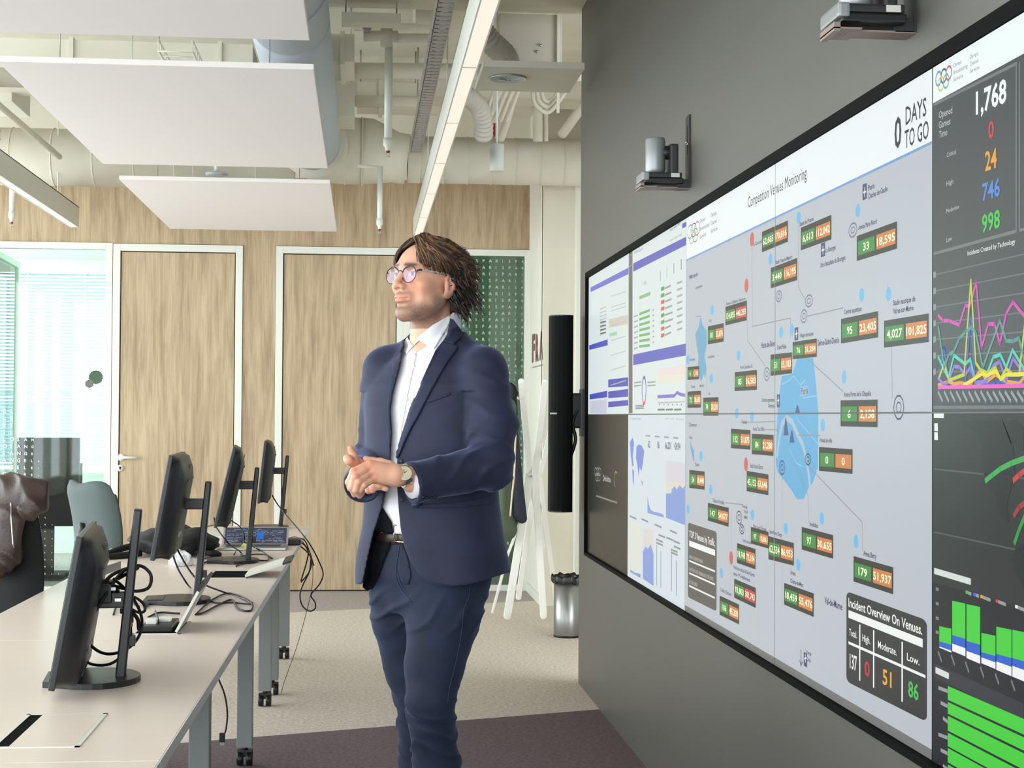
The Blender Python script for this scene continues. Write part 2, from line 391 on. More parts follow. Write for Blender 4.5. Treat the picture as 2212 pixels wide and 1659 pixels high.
under(MB().box(a.x + .2, b.x - .2, 13.6, 13.65, .05, b.z - .12).box(a.x + .1, b.x - .02, 13.5, 13.9, .45, .96).box(a.x + .1, b.x - .1, 13.5, 13.9, .02, .05).build('stand', mat('dark_reflection_lower', (8, 11, 10), .8, spec=.1)), dark_refl)  # lower dark boxes of the same reflection
# side-wall poster with red lettering
pp = empty('wall_sign', (XS - .004, 12.2, 1.9)); tag(pp, 'three dark red block letters on the white side wall', 'sign')
lt = MB().use(mat('dark_red_print', (120, 66, 62), .6))
for ch, (u0, u1) in zip('FRA', ((1149, 1154.5), (1156.5, 1162.5), (1165, 1171.5))):
    A = at(u0, 760, X=XS - .004); B = at(u1, 760, X=XS - .004)
    t = {'F': 723, 'R': 722, 'A': 717}[ch]; bt = {'F': 780, 'R': 778, 'A': 775}[ch]
    z1, z0 = at(u0, t, X=XS - .004).z, at(u0, bt, X=XS - .004).z
    vs, fs = text_mesh(ch, bold=.05); mx_, my_ = max(v[0] for v in vs), max(v[1] for v in vs); mn = min(v[0] for v in vs)
    lt.faces([(XS - .004, A.y + (B.y - A.y) * (v[0] - mn) / (mx_ - mn), z0 + (z1 - z0) * v[1] / my_) for v in vs], fs)
under(lt.build('letters'), pp)
lb = MB(); A = at(1150, 794, X=XS - .004); B = at(1172, 788, X=XS - .004); lb.box(XS - .01, XS, B.y, A.y, A.z - .004, A.z + .004)
under(lb.build('rule_line', mat('grey_rule', (150, 152, 148), .5)), pp)
# ================================================================== under the ceiling
ZP = 2.68
panels = [(3.2, 5.60, 'white acoustic ceiling panel nearest the camera, cut by the top of the view'),
          (6.07, 8.50, 'middle white acoustic ceiling panel, the largest one in full view'),
          (9.05, 11.42, 'farthest white acoustic ceiling panel, hung before the oak wall')]
M_ACOU = mat('acoustic_white', (240, 235, 234), .85)
for i, (y0, y1, lab) in enumerate(panels):
    p = empty('acoustic_panel', (-.8, (y0 + y1) / 2, ZP)); tag(p, lab, 'ceiling panel', 'acoustic panels hung over the desks')
    xl = -1.36; xr = -.195
    under(MB().box(xl, xr, y0, y1, ZP, ZP + .022, .003).build('board', M_ACOU), p)
    for x in (xl + .18, xr - .18):
        for y in (y0 + .25, y1 - .25):
            under(MB().cyl((x, y, ZP + .02), (x, y, ZC - .002), .0022, seg=6).build('suspension_wire', M_STEEL), p)
# linear lights
M_TUBE = emis('warm_light_diffuser', (255, 240, 224), 1.0, base=(40, 40, 38))
def linear_light(x, y0, y1, z, seg, lab, off=0.):
    L = empty('linear_light', (x, (y0 + y1) / 2, z)); tag(L, lab, 'ceiling light', 'long linear pendant lights')
    w_, h_ = .034, .15
    hb = MB().box(x - w_, x - w_ + .006, y0, y1, z, z + h_).box(x + w_ - .006, x + w_, y0, y1, z, z + h_).box(x - w_, x + w_, y0, y1, z + h_ - .006, z + h_)
    hb.box(x - w_, x + w_, y0, y0 + .004, z, z + h_).box(x - w_, x + w_, y1 - .004, y1, z, z + h_)
    under(hb.build('housing', mat('light_housing', (214, 214, 206), .5)), L)
    y = off if off else y0 + .004
    ys = []
    while y < y1 - .02: ys.append(y); y += seg
    ys.append(y1 - .004)
    for a, b in zip(ys[:-1], ys[1:]):
        under(MB().box(x - w_ + .007, x + w_ - .007, a + .004, b - .004, z + .004, z + .012).build('diffuser', M_TUBE), L)
    for b in ys[1:-1]: under(MB().box(x - w_ + .006, x + w_ - .006, b - .004, b + .004, z + .003, z + .011).build('joint', mat('rose_joint', (214, 150, 138), .5)), L)
    n = int((y1 - y0) / 2.4) + 1
    for i in range(n):
        yy = y0 + .5 + i * 2.4
        if yy < y1: under(MB().cyl((x, yy, z + h_), (x, yy, ZC - .002), .0035, seg=6).build('suspension_wire', M_WHITE), L)
    return L
linear_light(.405, -2.15, 12.2, 2.74, 1.2, 'long lit linear light running overhead towards the standing man')
linear_light(-2.115, 1.2, 11.95, 2.74, 1.2, 'lit linear light at the far left, ending before the oak wall')
# round ducts ---------------------------------------------------------
def ribs(mb, pts, r, step=.55, w=.012, seg=32):
    """raised spiral seams along a straight duct"""
    a, b = Vector(pts[0]), Vector(pts[1]); L = (b - a).length; d = (b - a) / L; s = step / 2
    while s < L:
        c = a + d * s; mb.tube([c - d * w / 2, c + d * w / 2], r + .006, seg); s += step
M_DUCTB = mat('blue_grey_duct_paint', (188, 196, 208), .5)
t = empty('round_duct', (-.36, 7.5, 3.24)); tag(t, 'large blue grey round air duct above the right edge of the ceiling panels', 'duct')
m = MB(); m.cyl((-.36, 2.0, 3.24), (-.36, 7.5, 3.24), .19, seg=40); ribs(m, [(-.36, 2.0, 3.24), (-.36, 7.5, 3.24)], .19, 1.1)
m.tube(smooth_path([(-.36, 7.5, 3.24), (-.36, 8.6, 3.24), (-.36, 10.4, 3.24), (-.36, 11.0, 3.24)], 6), .19, 40)
under(m.build('duct_run', M_DUCTB), t)
for y in (4.1, 6.9, 9.7): under(MB().cyl((-.36, y, 3.4), (-.36, y, ZC), .005, seg=6).build('hanger_rod', M_STEEL), t)
m = MB(); m.box(-.185, -.165, 6.2, 6.24, 3.22, 3.26).box(-.175, -.155, 6.21, 6.23, 3.2, 3.28); under(m.build('clamp', M_STEEL), t)
YH, RH = 11.35, .165
t = empty('round_duct', (.6, YH, 3.2)); tag(t, 'cream round air duct crossing in front of the oak wall with elbow and taper', 'duct')
zc = at(1150, 350, Y=YH).z
m = MB(); m.cyl((.30, YH, zc), (2.9, YH, zc), RH, seg=40); ribs(m, [(.30, YH, zc), (2.9, YH, zc)], RH, .17, .004)
under(m.build('duct_run', M_DUCT), t)
m = MB(); m.tube([(.30, YH, zc), (.22, YH, zc + .01), (.02, YH, zc + .05), (-.02, YH, zc + .05)], [RH + .012, RH + .012, .235, .235], 40); under(m.build('taper', M_DUCT), t)
m = MB(); el = [(-.02, YH, zc + .05), (-.14, YH - .01, zc + .05), (-.26, YH - .06, zc + .05), (-.33, YH - .16, zc + .05), (-.36, YH - .32, zc + .05)]
m.tube(el, .235, 40)
for i in range(len(el) - 1): m.tube([Vector(el[i]) - Vector((.006, 0, 0)), Vector(el[i]) + Vector((.006, 0, 0))], .241, 40)
under(m.build('elbow', M_DUCT), t)
t = empty('round_duct', (-3, YH, 3.2)); tag(t, 'cream round air duct running left behind the far ceiling panel', 'duct')
zl = at(100, 330, Y=YH).z
m = MB(); m.cyl((-5.1, YH + .1, zl - .02), (-.5, YH + .1, zc - .02), .2, seg=40); ribs(m, [(-5.1, YH + .1, zl - .02), (-.5, YH + .1, zc - .02)], .2, .28, .004); under(m.build('duct_run', M_DUCT), t)
# concrete beams / rectangular ducts across
def rect_duct(x0, x1, y0, y1, z0, z1, lab, fl=.5, m_=None):
    t = empty('rectangular_duct', ((x0 + x1) / 2, (y0 + y1) / 2, z0)); tag(t, lab, 'duct')
    m = MB().box(x0, x1, y0, y1, z0, z1, .004); under(m.build('duct_body', m_ or M_DUCT), t)
    x = x0 + fl / 2
    while x < x1:
        under(MB().box(x - .012, x + .012, y0 - .018, y1 + .018, z0 - .018, z1 + .01).build('flange', M_DUCT), t); x += fl
    return t
for i, y in enumerate((5.2, 8.0, 10.6, 13.2)):
    struct('trim_%d' % (3 + i), MB().box(XW, 2.6, y, y + .35, 3.5, ZC), M_CEIL)
def box_at(u0, v0, u1, v1, Y, dep, lab, fl=.5):
    a, b = at(u0, v0, Y=Y), at(u1, v1, Y=Y); t = rect_duct(min(a.x, b.x), max(a.x, b.x), Y, Y + dep, b.z, a.z, lab, fl)
    for x in (a.x + .02, b.x - .02): under(MB().cyl((x, Y + dep / 2, a.z), (x, Y + dep / 2, ZC - .002), .005, seg=6).build('hanger_rod', M_STEEL), t)
    return t
box_at(640, 70, 765, 134, 8.75, .5, 'cream box duct above the thick crossing pipe, beside the blue grey duct')
box_at(640, 174, 765, 252, 9.9, .45, 'cream box duct below the thick crossing pipe, beside the blue grey duct')
box_at(738, 25, 866, 50, 8.15, .12, 'flat cream duct plate near the top, above the valve elbow', .9)
box_at(898, -30, 962, 48, 8.6, .5, 'cream box duct at the top beside the cable tray', .9)
box_at(772, 176, 905, 236, 10.30, .22, 'low cream duct behind the tall sprinkler drop', .30)
rect_duct(-2.8, -.62, 8.9, 9.4, 3.2, 3.42, 'cream rectangular duct seen in the gap between the ceiling panels', .8)
rect_duct(-4.9, -2.0, 9.3, 9.8, 3.15, 3.45, 'broad cream rectangular duct at the upper left near the window side', .9)
# pipes
def pipe(pts, r, lab, name='ceiling_pipe', m_=None, n=6, grp='pipes under the ceiling'):
    o = MB().tube(smooth_path(pts, n) if len(pts) > 2 else pts, r, 14).build(name, m_ or M_DUCT); return tag(o, lab, 'pipe', grp)
def A_(*q): return [at(u, v, Y=y) for u, v, y in q]
pipe(A_((660, 151, 9.3), (1262, 158, 9.3)), .047, 'thick cream pipe crossing the ceiling behind the linear light')
pipe(A_((765, 218, 10.3), (930, 222, 10.3)), .038, 'cream pipe crossing lower, behind the tall sprinkler drop')
pipe(A_((765, 58, 8.7), (960, 60, 8.7)), .022, 'thin cream pipe crossing high behind the valve elbow')
pipe(A_((850, 82, 8.6), (960, 84, 8.6)), .026, 'cream pipe running right from the valve elbow')
pipe(A_((780, 240, 10.9), (960, 252, 10.9)), .008, 'very thin dark-shadowed conduit above the elbow duct')
pipe([(-5.0, 8.4, 3.1), (-1.5, 8.4, 3.1)], .05, 'cream pipe crossing at the upper left above the panels')
pipe([(-1.9, 6.9, 2.98), (-1.9, 10.2, 2.98)], .018, 'thin cream conduit running back at the upper left')
for i in range(5):
    u = 1050 + i * 13
    pipe(A_((u + 22, 188, 9.7), (u + 14, 205, 9.75), (u, 242, 9.9), (u - 8, 262, 10.0)), .0125, 'one of the five slanting cream conduits above the round duct', 'slanting_conduit', grp='slanting conduits above the duct')
pipe(A_((1112, 190, 10.0), (1108, 215, 10.1), (1092, 270, 10.4), (1082, 300, 10.6)), .026, 'thick slanting cream pipe right of the five conduits')
for (u, r_, lab) in ((1162, .034, 'thick cream riser pipe above the duct near the dark wall'), (1180, .014, 'slim cream riser pipe beside the thick riser near the dark wall')):
    pipe(A_((u, 190, 10.9), (u, 305, 10.9)), r_, lab)
pipe(A_((1262, 225, 10.5), (1240, 255, 10.6), (1215, 290, 10.8)), .032, 'slanting cream branch pipe next to the dark wall')
for i in range(3):
    pipe(A_((1150 + i * 10, 196, 9.9), (1156 + i * 9, 225 - i * 6, 9.9), (1182 + i * 3, 243 - i * 12, 9.9), (1205, 222 - i * 10, 9.85), (1232, 182, 9.8)), .013, 'one of the three looped cream hoses beside the dark wall', 'looped_hose', grp='looped hoses by the dark wall')
# flexible ducts
def flex(pts, r, lab):
    P = smooth_path(pts, 7); Q = []; R = []
    for i, p in enumerate(P): Q.append(p); R.append(r * (1.0 if i % 2 else .84))
    return tag(MB().tube(Q, R, 24, smooth=False).build('flexible_duct', mat('grey_flex_duct', (186, 182, 172), .6)), lab, 'duct', 'corrugated flexible ducts')
flex(A_((1030, 40, 8.2), (1045, 72, 8.25), (1070, 100, 8.3), (1092, 122, 8.4), (1100, 146, 8.5)), .064, 'corrugated flexible duct bending down to the diffuser plate')
flex(A_((985, 205, 9.3), (1012, 210, 9.4), (1035, 232, 9.5), (1044, 262, 9.6), (1044, 296, 9.7)), .060, 'corrugated flexible duct curling behind the lit linear light')
# plenum box and diffuser plate
t = empty('plenum_box', (.85, 8.6, 3.15)); tag(t, 'grey cream air plenum box above the round diffuser plate', 'plenum box')
pa0, pb0 = at(1078, 28, Y=8.7), at(1214, 146, Y=8.7)
under(MB().box(pa0.x, pb0.x, 8.7, 9.15, pb0.z, pa0.z, .005).build('box_body', mat('plenum_paint', (196, 190, 176), .6)), t)
b_ = MB()
for (x, z) in [(v.x, v.z) for v in A_((1167, 98, 8.7), (1160, 112, 8.7), (1176, 137, 8.7))]: b_.cyl((x, 8.7, z), (x, 8.69, z), .008, seg=10)
under(b_.build('screw', M_STEEL), t)
for x in (pa0.x - .03, pb0.x - .03): under(MB().box(x, x + .015, 8.68, 8.7, 3.04, ZC - .002).build('hanger_rod', M_DUCT), t)
t = empty('air_diffuser', (.83, 8.35, 3.1)); tag(t, 'white ceiling plate with round swirl air diffuser right of the linear light', 'air diffuser')
zpl = 3.02
pa, pb_, pc_, pd_ = at(1030, 143, Z=zpl), at(1230, 152, Z=zpl), at(1206, 200, Z=zpl), at(1008, 197, Z=zpl)
y0, y1 = pa.y, pc_.y
under(MB().box(.55, 1.03, y0, y1, zpl, zpl + .03).build('plate', M_DUCT), t)
dc = at(1097, 168, Z=zpl); dm = MB().use(M_BLACK).lathe([(.0, 0), (.085, 0), (.085, .002)], 32, 'Z', (dc.x, dc.y, zpl - .004))
dm.use(M_STEEL)
for i in range(12):
    a = i * PI / 6; dm.box(dc.x - .002, dc.x + .002, dc.y, dc.y, zpl, zpl) if 0 else dm.prism([(dc.x + .015 * math.cos(a), dc.y + .015 * math.sin(a), zpl - .012), (dc.x + .083 * math.cos(a), dc.y + .083 * math.sin(a), zpl - .006), (dc.x + .083 * math.cos(a + .3), dc.y + .083 * math.sin(a + .3), zpl - .006), (dc.x + .015 * math.cos(a + .3), dc.y + .015 * math.sin(a + .3), zpl - .012)], (0, 0, .002))
dm.lathe([(.082, -.008), (.09, -.008), (.09, 0), (.082, 0)], 32, 'Z', (dc.x, dc.y, zpl)); under(dm.build('swirl_diffuser'), t)
# cable tray: perforated channel
t = empty('cable_tray', (.33, 8, 3.0)); tag(t, 'perforated grey metal cable tray running beside the lit linear light', 'cable tray')
M_GALV = mat('galvanised_metal', (172, 168, 165), .45, metal=.3, var=.15, scale=60)
m = MB()
za, zb2 = 3.12, 3.20
x0, x1 = .30, .37
y0_, y1_ = 3.0, 10.6
m.box(x0, x0 + .004, y0_, y1_, za, za + .075).box(x1, x1 + .004, y0_, y1_, za, za + .075)
y = y0_
while y < y1_: m.box(x0, x1, y, y + .05, za, za + .004); y += .075
under(m.build('tray', M_GALV), t)
m = MB().use(M_CABLE)
m.tube(smooth_path([(.325 + .01 * math.sin(k * 1.7), y0_ + k * .63, za + .02) for k in range(13)], 5), .009, 8); under(m.build('cables'), t)
for y in (5, 7.5, 10.3): under(MB().cyl((.335, y, za), (.335, y, ZC), .004, seg=6).build('hanger_rod', M_STEEL), t)
# sprinklers
M_RED = mat('sprinkler_red', (150, 30, 34), .3)
def sprinkler(px, pt, pb2, Y, r, lab):
    a, b = at(px[0], pt, Y=Y), at(px[1], pb2, Y=Y); x = b.x
    t = empty('sprinkler', (x, Y, b.z)); tag(t, lab, 'sprinkler', 'sprinkler drops')
    under(MB().cyl((x, Y, b.z + .075), (x, Y, a.z), r, seg=18).build('drop_pipe', M_WHITE), t)
    under(MB().lathe([(r * 1.25, .095), (r * 1.25, .06), (r * .7, .045), (r * .7, .03)], 18, 'Z', (x, Y, b.z)).build('collar', M_FRAME), t)
    under(MB().lathe([(r * .55, .034), (r * .55, .022), (.002, .018)], 12, 'Z', (x, Y, b.z)).build('heat_bulb', M_RED), t)
    under(MB().tube([(x - .007, Y, b.z + .024), (x - .009, Y, b.z + .012), (x, Y, b.z)], .0018, 6).tube([(x + .007, Y, b.z + .024), (x + .009, Y, b.z + .012), (x, Y, b.z)], .0018, 6).lathe([(.012, -.001), (.012, .001)], 12, 'Z', (x, Y, b.z)).build('deflector', M_STEEL), t)
    return t
sprinkler((835, 838), 95, 338, 8.5, .021, 'tall white sprinkler drop with red bulb right of the ceiling panels')
sprinkler((819, 820), 362, 505, 10.2, .0165, 'white sprinkler drop hanging lower before the oak wall above the man')
sprinkler((27, 25), 365, 490, 10.2, .0165, 'white sprinkler drop at the far left beside the linear light')
P0 = at(790, 362, Y=10.2); pipe([(P0.x - .05, 10.2, P0.z + .01), (P0.x + .11, 10.2, P0.z)], .011, 'thin horizontal pipe at the head of the lower sprinkler drop')
# valve elbow near top
t = empty('pipe_valve', at(800, 70, Y=8.45)); tag(t, 'cream pipe tee with valve knob at the top of the tall sprinkler drop', 'pipe valve')
A = at(785, 78, Y=8.45); B = at(860, 78, Y=8.45); m = MB().cyl(A, B, .028).cyl(at(835, 60, Y=8.45), at(835, 100, Y=8.45), .032); under(m.build('tee', M_DUCT), t)
K = at(793, 58, Y=8.4); under(MB().cyl(K, K + Vector((0, -.03, 0)), .026, seg=14).cyl(K, K + Vector((0, .06, -.03)), .012).build('knob', M_GALV), t)
# pendant speaker
t = empty('pendant_speaker', at(1073, 370, Y=9.0)); tag(t, 'grey white cylindrical pendant hanging on a cord before the round duct', 'pendant')
c = at(1073, 370, Y=9.0); zt2 = at(1073, 311, Y=9.0).z
under(MB().lathe([(.036, 0), (.04, .004), (.04, zt2 - c.z - .004), (.036, zt2 - c.z)], 32, 'Z', c).build('cylinder', mat('pendant_grey', (196, 196, 192), .5)), t)
under(MB().cyl((c.x, c.y, zt2), (c.x, c.y, ZC), .005, seg=8).build('cord', M_WHITE), t)
# disc lamp / detector
t = empty('disc_detector', at(468, 375, Y=11.0)); tag(t, 'small flat round ceiling device hanging between the panels', 'detector')
c = at(468, 380, Y=10.8); under(MB().lathe([(.055, 0), (.075, .006), (.075, .018), (.03, .028)], 28, 'Z', c).build('disc', mat('detector_grey', (176, 178, 184), .5)), t)
under(MB().cyl((c.x, c.y, c.z + .02), (c.x, c.y, 3.3), .014, seg=12).build('stem', M_WHITE), t)
# red box
c = at(1061, 280, Y=11.0); tag(MB().box(c.x - .03, c.x + .03, 11.0, 11.06, c.z - .045, c.z + .045, .003).build('alarm_box', M_RED), 'small dark red box above the round duct', 'box')
# ladder cable tray between panels and at left
def wire_tray(x0, x1, y0, y1, z, lab):
    m = MB()
    for x in (x0, x1): m.cyl((x, y0, z), (x, y1, z), .006, seg=6); m.cyl((x, y0, z + .05), (x, y1, z + .05), .006, seg=6)
    k = y0
    while k < y1: m.tube([(x0, k, z + .05), (x0, k, z), (x1, k, z), (x1, k, z + .05)], .005, 6); k += .1
    return tag(m.build('wire_tray', M_DUCT), lab, 'cable tray')
wire_tray(-.98, -.82, 7.7, 8.9, 3.1, 'cream wire cable tray seen in the gap between the two large panels')
o = wire_tray(-2.25, -2.13, 6.0, 9.6, 2.98, 'cream wire cable tray at the upper left above the linear light')
tag(MB().tube(smooth_path([(-.72, 8.85, 3.14), (-.66, 8.95, 3.2), (-.6, 9.0, 3.24)], 8), [.05] * 17, 18).build('flexible_duct', M_DUCT), 'short cream flexible hose beside the wire cable tray', 'duct')
# ================================================================== desks
TZ = .74
seams = [1.40, 3.00, 4.61, 6.20, 7.80, 9.28]
xr = lambda y: -.367 + (y - 2.975) * .0115
names = ['nearest off-white desk, running out of the bottom of the view', 'off-white desk carrying the nearest monitor and the closed cable hatch',
         'off-white desk with the raised cable lid beside the second monitor', 'off-white desk carrying the open laptop and the backpack',
         'farthest off-white desk, in front of the oak doors, with the fourth monitor']
def caster(p, parent):
    x, y = p
    c = MB().lathe([(.0, -.012), (.026, -.012), (.028, -.006), (.028, .006), (.026, .012), (.0, .012)], 20, 'X', (x - .018, y, .028)).lathe([(.0, -.012), (.026, -.012), (.028, -.006), (.028, .006), (.026, .012), (.0, .012)], 20, 'X', (x + .018, y, .028))
    c.box(x - .03, x + .03, y - .012, y + .022, .035, .062, .004).cyl((x, y, .055), (x, y, .08), .012)
    return under(c.build('caster', M_BLACK), parent)
tables = []
for i in range(5):
    y0, y1 = seams[i], seams[i + 1]; x1 = (xr(y0) + xr(y1)) / 2 + 0; x0 = x1 - .80
    t = empty('office_desk', ((x0 + x1) / 2, (y0 + y1) / 2, 0)); tag(t, names[i], 'desk', 'row of off-white desks pushed end to end')
    tp = MB().use(M_TABLE); g = .002
    tp.prism([(xr(y0) - .8, y0 + g, TZ - .025), (xr(y0), y0 + g, TZ - .025), (xr(y1), y1 - g, TZ - .025), (xr(y1) - .8, y1 - g, TZ - .025)], (0, 0, .025))
    under(tp.build('tabletop', bevel=.0012), t)
    for s in (0, 1):
        e = MB(); xa, xb = (xr(y0), xr(y1)) if s else (xr(y0) - .802, xr(y1) - .802)
        e.prism([(xa, y0 + g, TZ - .026), (xa + .002, y0 + g, TZ - .026), (xb + .002, y1 - g, TZ - .026), (xb, y1 - g, TZ - .026)], (0, 0, .0255)); under(e.build('edge_band', M_EDGE), t)
    under(MB().box(x0 + .1, x0 + .14, y0 + .08, y1 - .08, TZ - .065, TZ - .026).box(x1 - .14, x1 - .10, y0 + .08, y1 - .08, TZ - .065, TZ - .026).box(x0 + .1, x1 - .1, y0 + .1, y0 + .14, TZ - .06, TZ - .027).box(x0 + .1, x1 - .1, y1 - .14, y1 - .10, TZ - .06, TZ - .027).build('under_frame', M_GREYLEG), t)
    ly = [y0 + .19] + ([y1 - .12] if i in (3, 4) else [])
    for yy in ly:
        for xx in (x1 - .13, x0 + .13):
            under(MB().box(xx - .03, xx + .03, yy - .03, yy + .03, .075, TZ - .026, .004).build('leg', M_GREYLEG), t)
            caster((xx, yy), t)
    tables.append(t)
# a small grey clip under the desk edge
# ---- cable hatches set in the desks
def T(px, py): v = at(px, py, Z=TZ); return v
def hatch(x0, x1, y0, y1, lab, lid, slot=True):
    t = empty('cable_hatch', ((x0 + x1) / 2, (y0 + y1) / 2, TZ)); tag(t, lab, 'cable hatch', 'cable hatches in the desks')
    z = TZ + .0005; f = MB()
    w_ = .009
    f.box(x0, x1, y0, y0 + w_, z - .002, z + .0012).box(x0, x1, y1 - w_, y1, z - .002, z + .0012).box(x0, x0 + w_, y0, y1, z - .002, z + .0012).box(x1 - w_, x1, y0, y1, z - .002, z + .0012)
    under(f.build('frame', M_FRAME), t)
    under(MB().box(x0 + w_, x1 - w_, y0 + w_, y1 - w_, z - .0015, z + .0003).build('well_shade', mat('well_shade_black', (6, 6, 6), .95, spec=.05)), t)  # flat black sheet, the shade of the hollow put into its colour
    if lid == 0:
        l = MB().box(x0 + .034, x1 - w_ - .0006, y0 + w_ + .001, y1 - w_ - .001, z - .001, z + .0010); under(l.build('lid', M_TABLE), t)
    else:
        hx = x1 - w_ - .002; L_ = (x1 - x0) * .95; c_, s_ = math.cos(lid), math.sin(lid)
        p = [(hx, y0 + .01, z + .002), (hx + L_ * c_, y0 + .01, z + .002 + L_ * s_), (hx + L_ * c_ - .008 * s_, y0 + .01, z + .002 + L_ * s_ + .008 * c_), (hx - .008 * s_, y0 + .01, z + .002 + .008 * c_)]
        under(MB().prism(p, (0, y1 - y0 - .02, 0)).build('lid', M_FRAME), t)
        br = [(hx + (L_ + .0) * c_, y0 + .01, z + .002 + L_ * s_), (hx + (L_ + .035) * c_, y0 + .01, z + .002 + (L_ + .035) * s_), (hx + (L_ + .035) * c_ - .008 * s_, y0 + .01, z + .002 + (L_ + .035) * s_ + .008 * c_), (hx + L_ * c_ - .008 * s_, y0 + .01, z + .002 + L_ * s_ + .008 * c_)]
        under(MB().prism(br, (0, y1 - y0 - .02, 0)).build('brush_strip', M_BLACK), t)
    return t
hatch(-.70, -.533, 3.13, 3.475, 'closed square cable hatch with a dark slot on the nearest corner of the desk', 0)
hatch(-.66, -.52, 4.72, 5.0, 'open cable hatch with its white lid standing up below the second monitor', math.radians(62))
hatch(-.60, -.44, 6.32, 6.62, 'open cable hatch with its lid tipped back beside the third monitor', math.radians(18))
# sockets in the second hatch
sb = MB().use(M_BLACK).box(-.64, -.55, 4.76, 4.95, TZ, TZ + .018, .003).use(M_FRAME).box(-.63, -.60, 4.80, 4.84, TZ + .018, TZ + .034, .003).box(-.60, -.565, 4.86, 4.9, TZ + .018, TZ + .03, .003)
tag(sb.build('power_socket'), 'black power socket block with white plugs in the open hatch', 'socket')
# ---- monitors
M_MON = mat('monitor_black', (30, 31, 36), .38, bump=.04, bscale=1500); M_MONS = mat('monitor_screen', (8, 9, 12), .12)
M_LABEL = mat('label_white', (205, 205, 200), .6)
def make_monitor(lab, h=.345, tilt=9.5):
    """local frame: screen faces -X, width along Y, base at the origin"""
    t = empty('monitor'); tag(t, lab, 'monitor', 'black office monitors seen from behind')
    b = MB(); n = 28; poly = []
    for k in range(n):
        a = 2 * PI * k / n; x, y = .105 * math.cos(a), .125 * math.sin(a)
        if x < -.06: x = -.115 if abs(y) < .09 else x
        poly.append((x, y, .0))
    b.prism(poly, (0, 0, .014)); b.box(-.100, -.05, -.07, .07, .014, .016)
    b.build('base', M_MON, t, bevel=.002)
    ln = math.radians(5.2); sn, cs = math.sin(ln), math.cos(ln)
    x0 = .058; P = lambda d, h: (x0 + sn * h + d * cs, h * cs - d * sn + .01)
    q = [P(-.012, 0), P(.012, 0), P(.010, .40), P(-.010, .40)]
    b = MB().prism([(a, -.027, c) for a, c in q], (0, .054, 0)); b.build('riser', M_MON, t, bevel=.004)
    c1, c2 = P(.0, .085), P(.02, .085); b = MB().box(c1[0], c2[0] + .006, -.014, .014, c1[1] - .012, c1[1] + .012, .002); b.build('cable_clip', M_BLACK, t)
    a0 = P(-.005, h - .022); b = MB().box(a0[0] - .075, a0[0] + .01, -.022, .022, a0[1] - .018, a0[1] + .018, .004)
    b.lathe([(.0, -.022), (.048, -.022), (.05, -.012), (.036, .012), (.02, .016)], 24, 'X', (a0[0] - .083, 0, a0[1])); b.build('arm', M_BLACK, t)
    # panel (tilted back)
    tl = math.radians(tilt); px = a0[0] - .114; pz = a0[1] + .0
    R = Matrix.Translation((px, 0, pz)) @ Matrix.Rotation(tl, 4, 'Y')
    b = MB(); b.M = R; hw, hh = .272, .172
    b.use(M_MON); b.box(-.014, .0, -hw, hw, -hh, hh, .0025)
    # bulged back shell
    rows = [(.0, 1.0, 1.0), (.018, .985, .975), (.040, .84, .88), (.049, .60, .74), (.051, .3, .5)]
    vs = []; n = 32
    for (d, sy, sz) in rows:
        for k in range(n):
            a = 2 * PI * k / n; ca, sa = math.cos(a), math.sin(a)
            e = .22; X = math.copysign(abs(ca) ** e, ca); Z = math.copysign(abs(sa) ** e, sa)
            vs.append((d, hw * sy * X, hh * sz * Z + (-.02 if sy < .9 else 0)))
    fs = []
    for i in range(len(rows) - 1):
        for k in range(n): fs.append((i * n + k, i * n + (k + 1) % n, (i + 1) * n + (k + 1) % n, (i + 1) * n + k))
    fs.append(tuple((len(rows) - 1) * n + k for k in range(n))); b.faces(vs, fs, True)
    b.build('shell', parent=t)
    b = MB(); b.M = R; b.box(-.0155, -.014, -hw + .008, hw - .008, -hh + .016, hh - .008); b.build('screen', M_MONS, t)
    b = MB(); b.M = R; b.box(.046, .053, -.12, .12, .092, .098); b.build('vent_slot', M_BLACK, t)
    b = MB(); b.M = R; b.box(.035, .050, -.16, .16, -.150, -.112); b.build('port_recess', M_BLACK, t)
    b = MB(); b.M = R; b.box(.0495, .0522, -.11, -.05, -.098, -.080).box(.0495, .0522, -.02, .03, -.098, -.084); b.build('port_label', M_LABEL, t)
    b = MB(); b.M = R; b.box(.040, .0425, -.014, .014, .125, .145); b.build('maker_mark', M_DARKP, t)
    return t
mons = [((-.628, 3.90), 6.0, .205, 9.5, 'nearest black monitor, seen almost edge-on with a bundle of cables behind it'),
        ((-.615, 5.53), 2.0, .345, 9.5, 'second black monitor, standing beside the raised cable lid'),
        ((-.548, 7.02), 4.0, .345, 13., 'third black monitor, in front of the open laptop'),
        ((-.515, 9.12), 2.0, .335, 6., 'farthest black monitor, small, before the white door frame')]
for (xy, rz, h_, tl_, lab) in mons:
    m_ = make_monitor(lab, h_, tl_); m_.location = (xy[0], xy[1], TZ); m_.rotation_euler = (0, 0, math.radians(rz))
mon_tilt_extra = None
